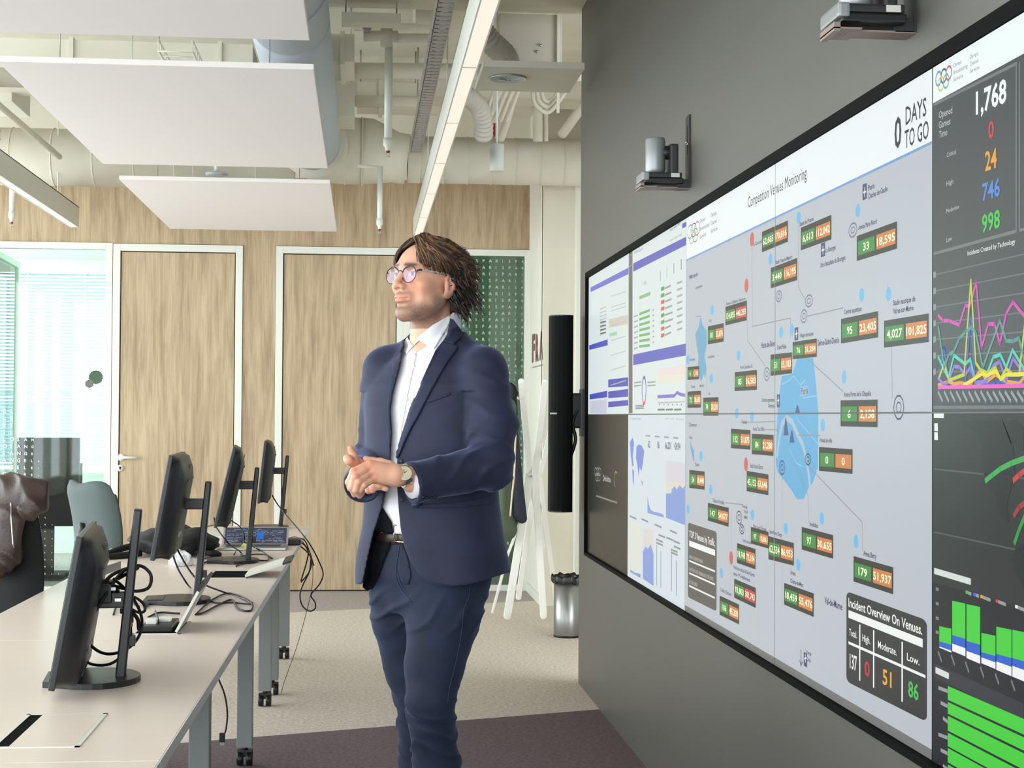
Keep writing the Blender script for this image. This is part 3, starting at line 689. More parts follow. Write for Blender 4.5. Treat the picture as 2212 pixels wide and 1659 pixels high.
# ---- laptop
lt = empty('laptop', (-.515, 7.72, TZ)); tag(lt, 'open silver laptop with a dark busy screen behind the third monitor', 'laptop')
a, b2 = T(470, 1190), T(617, 1190); w2 = (b2.x - a.x)
under(MB().box(a.x, b2.x, a.y, a.y + .23, TZ + .001, TZ + .013, .003).build('base', M_STEEL), lt)
under(MB().box(a.x + .03, b2.x - .03, a.y + .09, a.y + .21, TZ + .0125, TZ + .0138).build('keyboard', M_BLACK), lt)
hy = a.y + .23; ang = math.radians(62)
ztop_ = at(545, 1139, Y=hy + .08).z - TZ - .012
ld = MB(); L_ = ztop_; D_ = .10
ld.use(M_STEEL).prism([(a.x, hy, TZ + .012), (a.x, hy + D_, TZ + .012 + L_), (a.x, hy + D_ + .006, TZ + .012 + L_ - .002), (a.x, hy + .006, TZ + .012)], (w2, 0, 0)); under(ld.build('lid'), lt)
sc = MB().use(emis('laptop_pixels', (62, 66, 84), 1.0, rough=.2))
def lp(u, v): return (a.x + w2 * u, hy + D_ * v - .0012, TZ + .012 + L_ * v + .0006)
sc.faces([lp(.03, .06), lp(.97, .06), lp(.97, .95), lp(.03, .95)], [(0, 1, 2, 3)])
sc.use(emis('laptop_text', (150, 160, 190), 1.0))
for r in range(9):
    u = .06
    while u < .9:
        l_ = random.uniform(.03, .12)
        if random.random() < .7: sc.faces([tuple(np.array(lp(u, .12 + r * .09)) + [0, -.0006, 0]), tuple(np.array(lp(min(u + l_, .95), .12 + r * .09)) + [0, -.0006, 0]), tuple(np.array(lp(min(u + l_, .95), .14 + r * .09)) + [0, -.0006, 0]), tuple(np.array(lp(u, .14 + r * .09)) + [0, -.0006, 0])], [(0, 1, 2, 3)])
        u += l_ + .02
sc.use(emis('laptop_blue', (40, 110, 200), 1.0)); sc.faces([tuple(np.array(lp(*q)) + [0, -.001, 0]) for q in ((.52, .3), (.62, .3), (.62, .7), (.52, .7))], [(0, 1, 2, 3)])
under(sc.build('screen'), lt)
# papers and odds and ends
def crumple(c, r, lab, m_, seed, sq=(1, 1, 1), name='crumpled_paper', cat='paper'):
    bm2 = bmesh.new(); bmesh.ops.create_icosphere(bm2, subdivisions=4, radius=r); rnd = Vector((seed, seed * 2, 0))
    for v in bm2.verts:
        d = v.co.normalized(); k = 1 + .35 * noise.noise(d * 2.2 + rnd) + .22 * abs(noise.noise(d * 5 + rnd)); v.co = Vector((v.co.x * k * sq[0], v.co.y * k * sq[1], max(v.co.z * k, -r * .5) * sq[2]))
    lo = min(v.co.z for v in bm2.verts)
    mb = MB(); mb.M = Matrix.Translation(Vector(c) - Vector((0, 0, lo))); mb._take(bm2)
    return tag(mb.build(name, m_), lab, cat)
c = T(390, 1222); crumple((c.x, c.y, TZ + .001), .045, 'crumpled white paper on the desk behind the second monitor stand', mat('paper_white', (238, 238, 244), .7), 3, (1, 1, .9))
yl = T(530, 1192); tag(MB().prism([(yl.x - .03, yl.y - .02, TZ + .016), (yl.x + .05, yl.y - .03, TZ + .016), (yl.x + .045, yl.y + .03, TZ + .020), (yl.x - .01, yl.y + .03, TZ + .042)], (0, 0, .001)).build('sticky_note', mat('pale_yellow_paper', (226, 228, 150), .7)), 'pale yellow folded note lying on the laptop keyboard', 'note')
wl_ = T(480, 1152); tag(MB().box(wl_.x - .12, wl_.x + .28, 8.35, 8.75, TZ + .001, TZ + .012, .002).build('document_folder', M_FRAME), 'white flat folder lying behind the laptop on the far desk', 'folder')
tag(MB().box(-.66, -.45, 8.95, 9.02, TZ + .001, TZ + .016, .003).build('keyboard', mat('grey_keys', (120, 116, 112), .5)), 'thin grey keyboard lying near the far end of the last desk', 'keyboard')
wd = T(285, 1200); tag(MB().lathe([(.0, 0), (.09, 0), (.095, .004), (.0, .005)], 28, 'Z', (wd.x - .05, wd.y + .3, TZ + .001)).build('white_plate', M_WHITE), 'white disc lying on the desk in front of the backpack', 'plate')
# black backpack
bp = empty('backpack', T(350, 1200)); tag(bp, 'black backpack lying flat on the desk behind the second monitor', 'bag')
M_BAG = mat('black_nylon', (20, 20, 22), .7, bump=.2, bscale=80)
c = T(350, 1207); bm2 = bmesh.new(); bmesh.ops.create_icosphere(bm2, subdivisions=4, radius=1)
for v in bm2.verts:
    d = v.co.copy(); k = 1 + .16 * noise.noise(d * 2.5) + .06 * noise.noise(d * 7)
    v.co = Vector((d.x * .20 * k, d.y * .20 * k, max(d.z, -.55) * .072 * (1 + .45 * noise.noise(Vector((d.x * 2.3, d.y * 2, 4))))))
lo = min(v.co.z for v in bm2.verts)
mb = MB(); mb.M = Matrix.Translation((c.x + .02, c.y + .22, TZ + .001 - lo)); mb._take(bm2, True); under(mb.build('bag_body', M_BAG), bp)
under(MB().tube(smooth_path([(c.x - .13, c.y + .12, TZ + .05), (c.x - .2, c.y + .04, TZ + .035), (c.x - .25, c.y - .06, TZ + .01), (c.x - .22, c.y - .03, TZ + .01), (c.x - .1, c.y + .06, TZ + .02)], 6), [.016] * 25, 8).build('strap', M_BAG), bp)
under(MB().tube(smooth_path([(c.x + .1, c.y + .1, TZ + .03), (c.x + .2, c.y + .05, TZ + .02), (c.x + .24, c.y + .1, TZ + .01), (c.x + .16, c.y + .2, TZ + .03)], 6), [.012] * 19, 8).build('strap', M_BAG), bp)
# ---- cables: photo points with their distances, most lie on or hang from the desks
def cable(pts, lab, r=.0032, grp='black cables at the desks', parts=None):
    P = []
    for p in pts:
        if len(p) == 2: v = T(*p); P.append(Vector((v.x, v.y, TZ + r + .0008)))
        else:
            P.append(at(p[0], p[1], Y=p[2]))
    o = MB().tube(smooth_path(P, 8), r, 8).build('cable', M_CABLE); return tag(o, lab, 'cable', grp)
Y1 = 3.98
cable([(206, 1320, 3.84), (225, 1290, 3.86), (262, 1238, 3.90), (300, 1222, 3.95), (325, 1240, 3.96), (322, 1268, 3.95), (295, 1277, 3.93), (262, 1270, 3.92), (236, 1262, 3.9)], 'thick cable looping out to the right behind the nearest monitor', .0042)
cable([(184, 1384, 3.84), (215, 1408, 3.9), (245, 1412, 3.93), (280, 1398, 3.97), (302, 1370, 3.97), (306, 1335, 3.96), (292, 1300, 3.94), (268, 1270, 3.92), (245, 1250, 3.9)], 'cable hanging in a long loop from the lower edge of the nearest monitor', .0038)
cable([(168, 1412, 3.83), (196, 1434, 3.9), (235, 1435, 3.93), (265, 1415, 3.96), (281, 1385, 3.97), (282, 1352, 3.97), (278, 1335, 3.96)], 'cable drooping lowest under the nearest monitor towards a gold plug', .0036)
cable([(230, 1290, 3.88), (255, 1285, 3.9), (290, 1290, 3.93), (310, 1305, 3.95), (312, 1320, 3.95), (296, 1322, 3.94), (268, 1305, 3.92)], 'short cable coil at the hub behind the nearest monitor', .0036)
cable([(228, 1255, 3.88), (245, 1240, 3.9), (275, 1228, 3.92), (298, 1226, 3.93), (280, 1236, 3.92), (255, 1250, 3.9)], 'flat double cable at the top of the nearest bundle', .0044)
cable([(238, 1260, 3.89), (258, 1285, 3.91), (272, 1310, 3.93), (296, 1335, 3.95), (300, 1360, 3.96)], 'straight cable slanting down through the nearest bundle', .0048)
cable([(320, 1336), (345, 1326), (388, 1328)], 'short cable lying behind the near hatch lid')
hubp = empty('cable_hub', at(232, 1285, Y=3.9)); tag(hubp, 'black dock with plugs strapped behind the nearest monitor', 'docking station')
for n_, (u, v, w_, h_, m_) in enumerate([(228, 1282, .016, .022, M_BLACK), (240, 1302, .018, .010, M_DARKP), (232, 1262, .012, .010, M_BLACK), (258, 1288, .014, .009, M_BLACK), (262, 1304, .012, .008, M_DARKP), (248, 1276, .010, .012, M_BLACK), (270, 1318, .010, .007, M_BLACK)]):
    c = at(u, v, Y=3.885 + n_ * .02); under(MB().box(c.x - w_, c.x + w_, c.y - .02, c.y + .02, c.z - h_, c.z + h_, .004).build('dock_body' if n_ == 0 else 'plug', m_), hubp)
for (u, v) in ((243, 1272), (255, 1296)):
    c = at(u, v, Y=3.87); under(MB().box(c.x - .008, c.x + .008, c.y - .004, c.y + .004, c.z - .004, c.z + .004, .001).build('plug_tip', M_STEEL), hubp)
c = at(281, 1340, Y=3.96); g_ = MB().use(M_BLACK).box(c.x - .008, c.x + .008, c.y - .006, c.y + .006, c.z - .005, c.z + .022, .002).use(mat('gold_contact', (232, 176, 96), .3, metal=.6)).box(c.x - .0065, c.x + .0065, c.y - .004, c.y + .004, c.z - .015, c.z - .005)
tag(g_.build('cable_plug'), 'black plug with gold tip hanging in the nearest cable loops', 'plug')
c0 = at(222, 1225, Y=3.95); c1 = at(258, 1212, Y=4.35)
tag(MB().prism([(c0.x, c0.y, c0.z - .02), (c1.x, c1.y, c1.z - .02), (c1.x, c1.y, c1.z), (c0.x, c0.y, c0.z)], (.004, 0, 0)).build('label_plate', mat('grey_label', (176, 172, 166), .5)), 'small grey label plate sticking out behind the nearest monitor', 'label')
# second monitor
cable([(375, 1160, 5.6), (372, 1190, 5.6), (385, 1230, 5.6), (405, 1262, 5.6), (412, 1272)], 'cable falling from the second monitor towards its base')
cable([(377, 1170, 5.6), (390, 1200, 5.58), (415, 1240, 5.55), (440, 1262, 5.55), (490, 1284), (530, 1298), (545, 1308), (540, 1322), (515, 1318), (500, 1298), (470, 1310), (440, 1326), (424, 1330)], 'long cable looping on the desk right of the second monitor')
cable([(445, 1298), (470, 1305), (500, 1304), (545, 1308)], 'thin cable lying beside the base of the second monitor', .0028)
cable([(422, 1330), (455, 1300), (490, 1284), (520, 1290), (545, 1305)], 'cable crossing the loop right of the second monitor', .0028)
cable([(312, 1316), (335, 1298), (370, 1288), (400, 1300)], 'cable curving over the front of the second monitor base')
cable([(335, 1322), (342, 1340, 4.85), (340, 1350)], 'short cable dropping into the open hatch', .003)
cable([(245, 1330), (252, 1310), (275, 1300), (300, 1312)], 'small cable end on the desk behind the near bundle', .003)
# third monitor
cable([(462, 1118, 7.1), (468, 1140, 7.08), (495, 1175, 7.05), (520, 1195), (525, 1215), (510, 1225)], 'cable falling from the third monitor across the laptop')
cable([(474, 1110, 7.1), (500, 1125, 7.08), (520, 1140, 7.05), (528, 1165, 7.0), (515, 1185), (505, 1200)], 'thin pale-ended cable slanting behind the third monitor stand', .0026)
cable([(455, 1205), (480, 1180), (520, 1170, 7.3), (560, 1190), (588, 1208)], 'cable arching over the laptop front', .003)
cable([(430, 1212), (460, 1205), (500, 1208), (540, 1200), (575, 1200), (578, 1212), (550, 1210), (520, 1200)], 'cable coiled flat by the third monitor base', .003)
cable([(432, 1222), (455, 1213), (490, 1216), (520, 1210)], 'cable end lying near the tipped hatch lid', .0034)
cable([(410, 1142), (425, 1146), (450, 1138), (468, 1134)], 'thin cable lying on the far desk left of the laptop', .0024)
# far bundle over the edge
XE = xr(8.3)
for i, (pts, lab, r_) in enumerate([
    ([(588, 1070, 9.0), (600, 1090, 8.9), (620, 1115, 8.6), (650, 1150, 8.3), (672, 1180, 8.2), (690, 1215, 8.2), (698, 1240, 8.2), (690, 1262, 8.2), (672, 1285, 8.2), (680, 1300, 8.2), (681, 1314, 8.2), (668, 1320, 8.2), (653, 1308, 8.2), (648, 1285, 8.2), (655, 1262, 8.2), (668, 1235, 8.2), (672, 1205, 8.2)], 'long cable from the farthest monitor drooping in a loop off the desk end', .0036),
    ([(622, 1172), (650, 1172, 8.2), (665, 1190, 8.15), (662, 1215, 8.15), (650, 1255, 8.15)], 'cable hanging straight off the far desk corner', .0036),
    ([(620, 1178), (648, 1180, 8.1), (672, 1205, 8.1), (668, 1235, 8.1), (650, 1258, 8.1)], 'second cable hanging off the far desk corner', .0036),
    ([(625, 1168), (655, 1165, 8.2), (668, 1190, 8.2), (675, 1212, 8.2), (678, 1222, 8.2)], 'short cable end dangling from the far desk corner', .003),
    ([(618, 1165), (640, 1160, 8.25), (660, 1178, 8.2), (672, 1200, 8.2), (676, 1240, 8.2), (672, 1280, 8.2), (660, 1330, 8.15), (640, 1400, 8.1), (612, 1480, 8.05), (606, 1512, 8.0)], 'thin cord running from the far desk corner down to the castor', .0016)]):
    cable(pts, lab, r_)
cable([(470, 1462, 5.3), (485, 1500, 5.3), (491, 1540, 5.3), (488, 1575, 5.3), (482, 1590, 5.3)], 'cable hanging below the desk with a plug at its end', .003)
c = at(480, 1595, Y=5.3); tag(MB().use(M_BLACK).box(c.x - .009, c.x + .009, c.y - .006, c.y + .006, c.z - .012, c.z + .018, .002).use(M_STEEL).box(c.x - .007, c.x + .007, c.y - .004, c.y + .004, c.z - .022, c.z - .012).build('cable_plug'), 'black plug on the cable hanging below the desk', 'plug')
c = at(628, 1172, Y=7.95)
tag(MB().box(c.x - .03, c.x + .05, 7.9, 8.02, TZ + .001, TZ + .03, .006).build('power_adapter', M_BLACK), 'black power adapter at the edge of the far desk beside the laptop', 'adapter')
# ---- office chairs
def make_chair(name, lab, loc, rz, top, hw, m_, m2):
    """local frame: the chair faces +Y, back at -Y"""
    t = empty(name, loc, rz); tag(t, lab, 'chair', None)
    zb_, zt_2 = .50, top
    vs = []; fs = []; nx, nz = 14, 14
    for s in (0, 1):
        for j in range(nz + 1):
            v = j / nz; z = zb_ + (zt_2 - zb_) * v; w_ = hw * (.84 + .16 * math.sin(min(1, v * 1.5) * PI / 2)) * (1 - .10 * max(0, v - .86) / .14)
            for i in range(nx + 1):
                u = -1 + 2 * i / nx
                zz = z + (-.022 * math.exp(-(u / .45) ** 2) * max(0, v - .8) / .2) - (.03 * abs(u) ** 6 if v > .9 else 0)
                y = -.22 - .06 * v + .05 * u * u + .035 * math.sin(v * PI) + (0 if s else -.055 * (1 - abs(u) ** 8 * .7) * (1 - .6 * abs(2 * v - 1) ** 8))
                vs.append((u * w_, y, zz))
    N_ = (nx + 1) * (nz + 1)
    for s in (0, 1):
        for j in range(nz):
            for i in range(nx):
                a = s * N_ + j * (nx + 1) + i; fs.append((a, a + 1, a + nx + 2, a + nx + 1))
    for j in range(nz):
        for i in (0, nx): a = j * (nx + 1) + i; fs.append((a, a + nx + 1, a + nx + 1 + N_, a + N_))
    for i in range(nx):
        for j in (0, nz): a = j * (nx + 1) + i; fs.append((a, a + 1, a + 1 + N_, a + N_))
    MB().faces(vs, fs, True).build('backrest', m_, t)
    b = MB().box(-.24, .24, -.22, .25, .43, .51, .03); b.build('seat', m2, t)
    b = MB().tube(smooth_path([(0, -.27, .8), (0, -.31, .6), (0, -.26, .44), (0, -.05, .40)], 6), .022, 10); b.build('back_bracket', M_BLACK, t)
    MB().cyl((0, 0, .12), (0, 0, .43), .028).build('gas_column', M_BLACK, t)
    for k in range(5):
        a = k * 2 * PI / 5 + .3; x, y = .29 * math.cos(a), .29 * math.sin(a)
        MB().tube([(0, 0, .12), (x, y, .085)], [.028, .018], 8).build('base_leg', M_BLACK, t)
        MB().lathe([(0, -.02), (.028, -.018), (.028, .018), (0, .02)], 14, 'X', (x, y, .03)).cyl((x, y, .03), (x, y, .085), .009).build('caster', M_BLACK, t)
    for s in (-1, 1):
        MB().tube(smooth_path([(s * .25, .0, .44), (s * .29, -.02, .52), (s * .29, -.02, .66)], 5), .016, 8).box(s * .29 - .035, s * .29 + .035, -.14, .12, .655, .685, .012).build('armrest', M_BLACK, t)
    return t
M_FABK = mat('black_chair_fabric', (20, 21, 24), .85, bump=.2, bscale=300); M_FABG = mat('grey_green_chair_fabric', (84, 96, 96), .85, bump=.15, bscale=300)
ca = at(60, 1015, Y=6.05)
ch1 = make_chair('office_chair', 'black office chair at the left edge with a brown leather jacket over it', (-1.235, 6.22, 0), math.radians(-38), 1.13, .25, M_FABK, M_FABK)
cb = at(208, 1036, Y=8.6)
ch2 = make_chair('office_chair', 'grey green office chair with a high back behind the nearest monitor', (cb.x + .14, 8.80, 0), math.radians(-50), cb.z, .215, M_FABG, M_FABK)
# leather jacket: heavy folded shell hung over the first chair
# ================================================================== video wall
XV = 1.118; Y4, PW, PH, ZM = 3.071, 1.213, .684, 1.388
def wp(px, py): v = at(px, py, X=XV); return (v.y, v.z)
ITEMS = []   # (part, colour key, layer, [(y, z)], faces)
def poly(part, col, layer, pts, px=True):
    P = [wp(*p) for p in pts] if px else pts
    ITEMS.append((part, col, layer, P, [tuple(range(len(P)))]))
def quad(part, col, layer, xl, a, b, xr_, c, d): poly(part, col, layer, [(xl, a), (xr_, c), (xr_, d), (xl, b)])
def sub(q, u0, u1, v0, v1):
    """part of a quad given as (xl, top, bottom, xr, top, bottom)"""
    xl, a, b, xr_, c, d = q
    (ya, za), (yb, zb), (yc, zc_), (yd, zd) = wp(xl, a), wp(xl, b), wp(xr_, c), wp(xr_, d)
    def f(u, v): return (ya + (yc - ya) * u, (za + (zc_ - za) * u) * (1 - v) + (zb + (zd - zb) * u) * v)
    return [f(u0, v0), f(u1, v0), f(u1, v1), f(u0, v1)]
def line(part, col, layer, pts, w=.003, px=True):
    P = [wp(*p) for p in pts] if px else pts
    for (a, b) in zip(P[:-1], P[1:]):
        d = np.array(b) - np.array(a); L = math.hypot(*d)
        if L < 1e-6: continue
        n = np.array([-d[1], d[0]]) / L * w / 2; d = d / L * w * .3
        a_, b_ = np.array(a) - d, np.array(b) + d
        ITEMS.append((part, col, layer, [tuple(a_ + n), tuple(b_ + n), tuple(b_ - n), tuple(a_ - n)], [(0, 1, 2, 3)]))
TC = {}
def text(part, col, layer, s, p0, p1, h=None, top=None, bold=.0, rect=None):
    """p0: left end of the baseline, p1: right end; top: photo y of the capital height at the left end"""
    if (s, bold) not in TC: TC[(s, bold)] = text_mesh(s, bold=bold)
    vs, fs = TC[(s, bold)]
    if not vs: return
    x0, x1 = min(v[0] for v in vs), max(v[0] for v in vs); capv = text_mesh('H')[0] if 0 else None
    if rect: (ya, za), (yb, zb), hh = rect
    else:
        ya, za = wp(*p0); yb, zb = wp(*p1); hh = wp(p0[0], top)[1] - za
    P = [(ya + (yb - ya) * (x - x0) / (x1 - x0), za + (zb - za) * (x - x0) / (x1 - x0) + hh * y / .69) for x, y in vs]
    ITEMS.append((part, col, layer, P, fs))
def ell(part, col, layer, px, py, rw, rh, n=20):
    y, z = wp(px, py); y1, _ = wp(px + rw, py); _, z1 = wp(px, py - rh)
    poly(part, col, layer, [(y + (y1 - y) * math.cos(2 * PI * k / n), z + (z1 - z) * math.sin(2 * PI * k / n)) for k in range(n)], px=False)
def ring(part, col, layer, px, py, rw, rh, w=.0035, n=24, a0=0, a1=2 * PI):
    y, z = wp(px, py); y1, _ = wp(px + rw, py); _, z1 = wp(px, py - rh)
    line(part, col, layer, [(y + (y1 - y) * math.cos(a0 + (a1 - a0) * k / n), z + (z1 - z) * math.sin(a0 + (a1 - a0) * k / n)) for k in range(n + 1)], w, px=False)
COLS = {k: i for i, k in enumerate(())}
WHT, MAPC, MAPD = (222, 232, 232), (178, 186, 192), (150, 156, 158)
FRM, GRN, ORG, REDC = (54, 54, 50), (62, 140, 66), (208, 128, 68), (200, 70, 74)
PUR, BLU, SKY = (78, 74, 112), (92, 98, 188), (112, 182, 226)
zt0, zb0 = ZM + PH, ZM - PH
def Yk(k): return Y4 + (4 - k) * PW          # seam k
def rectw(part, col, layer, ya, yb, z0, z1): poly(part, col, layer, [(ya, z0), (yb, z0), (yb, z1), (ya, z1)], px=False)
# --- map background (columns 2, 3)
rectw('map_background', (184, 191, 198), 0, Yk(2), Yk(4), wp(1484, 1309)[1], zt0)
rectw('map_background', (118, 118, 118), 0, Yk(2), Yk(4), zb0, wp(1484, 1309)[1])
zh = wp(2013, 305)[1]
rectw('title_band', (232, 240, 242), 1, Yk(2), Yk(4), zh, zt0)
rectw('title_band', (120, 160, 205), 2, Yk(2), Yk(4), zh - .006, zh)
text('title_text', (58, 56, 62), 3, 'Competition Venues Monitoring', (1616, 449), (1743, 385), top=426)
text('title_text', (52, 48, 56), 3, '0', (1933, 322), (1948, 314), top=258, bold=.02)
text('title_text', (52, 48, 56), 3, 'DAYS', (1957, 270), (2002, 249), top=232, bold=.01)
text('title_text', (52, 48, 56), 3, 'TO GO', (1955, 321), (2007, 298), top=283, bold=.01)
def rings(x, y, s, cols, names):
    for i, (dx, dy) in enumerate(((-1.1, 0), (0, 0), (1.1, 0), (-.55, .52), (.55, .52))):
        ring('emblem', cols[i], 4 + i * .1, x + dx * s * 7.2, y + dy * s * 26 - dx * s * 3.4, s * 6, s * 15, .0042)
rings(1499, 497, .95, [(110, 140, 140), (90, 92, 90), (178, 110, 112), (190, 186, 120), (110, 150, 120)], 0)
for i, (a, b) in enumerate((('Olympic', 'Olympic'), ('Broadcasting', 'Channel'), ('Services', 'Services'))):
    text('emblem_text', (84, 82, 82), 4, a, (1512.5, 482 + i * 17), (1512.5 + len(a) * 1.7, 482 + i * 17 - len(a) * .95), top=474 + i * 17)
    text('emblem_text', (84, 82, 82), 4, b, (1536, 470 + i * 17), (1536 + len(b) * 1.8, 470 + i * 17 - len(b) * .95), top=461 + i * 17)
# blue Brittany-like strip and the city shape
poly('map_shape', (106, 164, 198), 1, [(1514, 683), (1518, 702), (1527, 715), (1527, 745), (1522, 770), (1527, 795), (1524, 815), (1520, 808), (1515, 825), (1511, 815), (1508, 790), (1509, 770), (1505, 745), (1502, 722), (1510, 705)])
poly('map_shape', (100, 170, 214), 1, [(1689, 812), (1712, 808), (1722, 775), (1757, 773), (1764, 840), (1768, 890), (1767, 1010), (1755, 1045), (1746, 1055), (1737, 1078), (1722, 1079), (1712, 1062), (1692, 1035), (1680, 1020), (1676, 1000), (1677, 960), (1680, 890), (1684, 850)])
line('map_shape', (170, 190, 202), 2, [(1679, 985), (1684, 945), (1690, 915), (1700, 903), (1712, 912), (1722, 935), (1735, 962), (1744, 1000), (1750, 1048)], .017)
for pts in (((1690, 830), (1705, 822), (1715, 812), (1730, 832), (1740, 820)), ((1735, 860), (1765, 855)), ((1700, 960), (1720, 1000), (1735, 1008)), ((1715, 860), (1722, 905), (1768, 960))): line('map_shape', (140, 196, 226), 2, pts, .003)
poly('map_shape', (112, 160, 200), 1, [(1491, 950), (1494, 962), (1500, 975), (1500, 1000), (1497, 992), (1492, 970)])
quad('map_label', (150, 180, 205), 3, 1729, 836, 857, 1747, 832, 853); text('map_label', PUR, 4, 'Paris', (1731, 853), (1746, 850), top=838)
# venue badges
B = [(1647, 501, 545, 1703, 476, 522, '62,685', '170,816', 0), (1731, 492, 541, 1797, 464, 517, '6,613', '112,042', 0), (1852, 510, 564, 1939, 478, 537, '33', '18,595', 0),
     (1666, 579, 623, 1723, 557, 605, '3,440', '116,195', 0), (1568, 663, 703, 1614, 649, 692, '124,855', '440,293', 1), (1530, 705, 744, 1564, 698, 738, '81', '33,876', 0),
     (1818, 689, 742, 1898, 672, 729, '95', '23,405', 0), (1911, 693, 751, 2007.5, 677, 739, '4,027', '101,825', 0), (1665.5, 766, 812, 1712, 761, 806.5, '51', '15,183', 0),
     (1713.5, 739, 776, 1765.5, 731, 771, '76', '31,284', 0), (1588, 804, 845, 1636, 799, 842, '85', '36,503', 0), (1486, 793, 821, 1511, 790.5, 819, '6', '1,176', 0),
     (1486, 846, 881, 1515, 844, 880.5, '72', '38,683', 0), (1520, 859, 898, 1553, 858, 898, '74', '20,281', 0), (1817, 865, 921, 1897, 863, 923, '6', '2,158', 0),
     (1770.5, 965.5, 1017, 1843, 970.5, 1024, '0', '0', 0), (1845, 1201, 1256, 1931, 1225.6, 1284, '179', '51,937', 0), (1733, 1138, 1187, 1801, 1156, 1207, '97', '30,655', 0),
     (1623, 1138, 1174, 1661, 1149, 1185, '97', '10,861', 0), (1661, 1158, 1208, 1716, 1173, 1222, '62,534', '86,953', 0), (1695, 1259, 1306, 1759, 1282, 1333, '18,459', '55,476', 0),
     (1580, 926, 968, 1622, 929, 971.5, '132', '51,875', 0), (1625, 937, 981, 1672, 939.5, 985, '84', '21,288', 0), (1614, 1017, 1061, 1661, 1025, 1070, '45,152', '63,646', 0),
     (1490, 1015, 1054, 1523, 1018.5, 1058, '54', '18,448', 0), (1530, 1086, 1124.5, 1575, 1097, 1138, '147', '54,077', 0), (1593, 1173, 1216, 1633, 1186, 1230, '18,748', '72,104', 0),
     (1587, 1250, 1291, 1633.6, 1270, 1313.5, '93,803', '301,743', 1), (1555.5, 1286.6, 1328, 1597.5, 1306, 1349, '106', '45,203', 0)]
for n_, (xl, a, b, xr_, c, d, t1, t2, rd) in enumerate(B):
    q = (xl, a, b, xr_, c, d); L0 = 5 + n_ * .02; VB = 'venue_badge|%d' % n_
    poly(VB, FRM, L0, sub(q, 0, 1, 0, 1), px=False)
    poly(VB, GRN, L0 + .5, sub(q, .03, .465, .235, .80), px=False)
    poly(VB, REDC if rd else ORG, L0 + .5, sub(q, .51, .965, .235, .80), px=False)
    for (s, u0, u1) in ((t1, .03, .465), (t2, .51, .965)):
        k = min(1., .16 * len(s) + .05) * (u1 - u0) * .96; um = (u0 + u1) / 2
        R_ = sub(q, um - k / 2, um + k / 2, .37, .67)
        text(VB, (250, 248, 214), L0 + 1.0, s, 0, 0, rect=(R_[3], R_[2], R_[0][1] - R_[3][1]), bold=.02)
# pins
for (x, y) in ((1854, 455), (1726, 470), (1665, 560), (1539, 670), (1862, 637), (1920, 635), (1596, 768), (1688, 718), (1711, 712), (1537, 818), (1824, 814), (1592, 893), (1625, 900), (1778, 918), (1776, 1120), (1850, 1170), (1698, 1142), (1725, 1220), (1515, 985), (1536, 1057), (1626, 1112), (1559, 1238), (1487, 777), (1487, 1100)):
    s = (x - 765) / 1100; ell('map_pin|%d' % x, SKY, 3, x, y, 4.6 * s + .6, 15 * s)
for (x, y) in ((1625, 517), (1613, 617), (1612, 1003), (1580, 1205)):
    s = (x - 765) / 1000; ell('map_pin|%d' % (x + 9000), (206, 98, 96), 3, x, y, 5 * s, 18 * s)
# leader lines, little venue drawings, labels
for pts in (((1625, 520), (1626, 705), (1708, 687), (1708, 730)), ((1726, 478), (1725, 620), (1740, 648)), ((1614, 650), (1615, 735), (1653, 790)), ((1745, 683), (1822, 665)), ((1745, 775), (1822, 846)), ((1926, 700), (1928, 860)), ((1515, 683), (1503, 684)),
            ((1745, 1005), (1863, 1128), (1864, 1190)), ((1700, 960), (1746, 1070), (1748, 1130)), ((1676, 910), (1640, 912), (1600, 912)), ((1680, 928), (1650, 928)), ((1725, 940), (1772, 941)), ((1690, 1020), (1690, 1140)), ((1568, 1086), (1606, 1090)), ((1580, 1100), (1580, 1180)), ((1690, 1210), (1690, 1310)), ((1526, 800), (1528, 855))):
    line('leader_line', (142, 144, 152), 2.5, pts, .0028)
for (x, y, a, b) in ((1748, 650, 8, 13), (1737, 683, 7, 14), (1683, 640, 6, 12), (1843, 497, 9, 15), (1657, 808, 6, 14), (1942, 880, 11, 26), (1597, 1118, 6, 14), (1603, 1143, 5, 10), (1690, 1010, 6, 15), (1746, 992, 6, 12)):
    ring('venue_drawing', PUR if y > 840 else (122, 124, 138), 2.6, x, y, a, b, .004, 10); ring('venue_drawing', PUR if y > 840 else (122, 124, 138), 2.6, x, y, a * .5, b * .45, .003, 8)
for (x, y, h) in ((1698, 925, 22), (1711, 945, 16), (1723, 885, 10)):
    poly('venue_drawing', (72, 88, 132), 2.7, [(x - 5, y + h * .7), (x - 1, y - h), (x + 1, y - h), (x + 6, y + h * .7)])
def slope(x, y): return -(897 - y) / (x - 765.) * -1
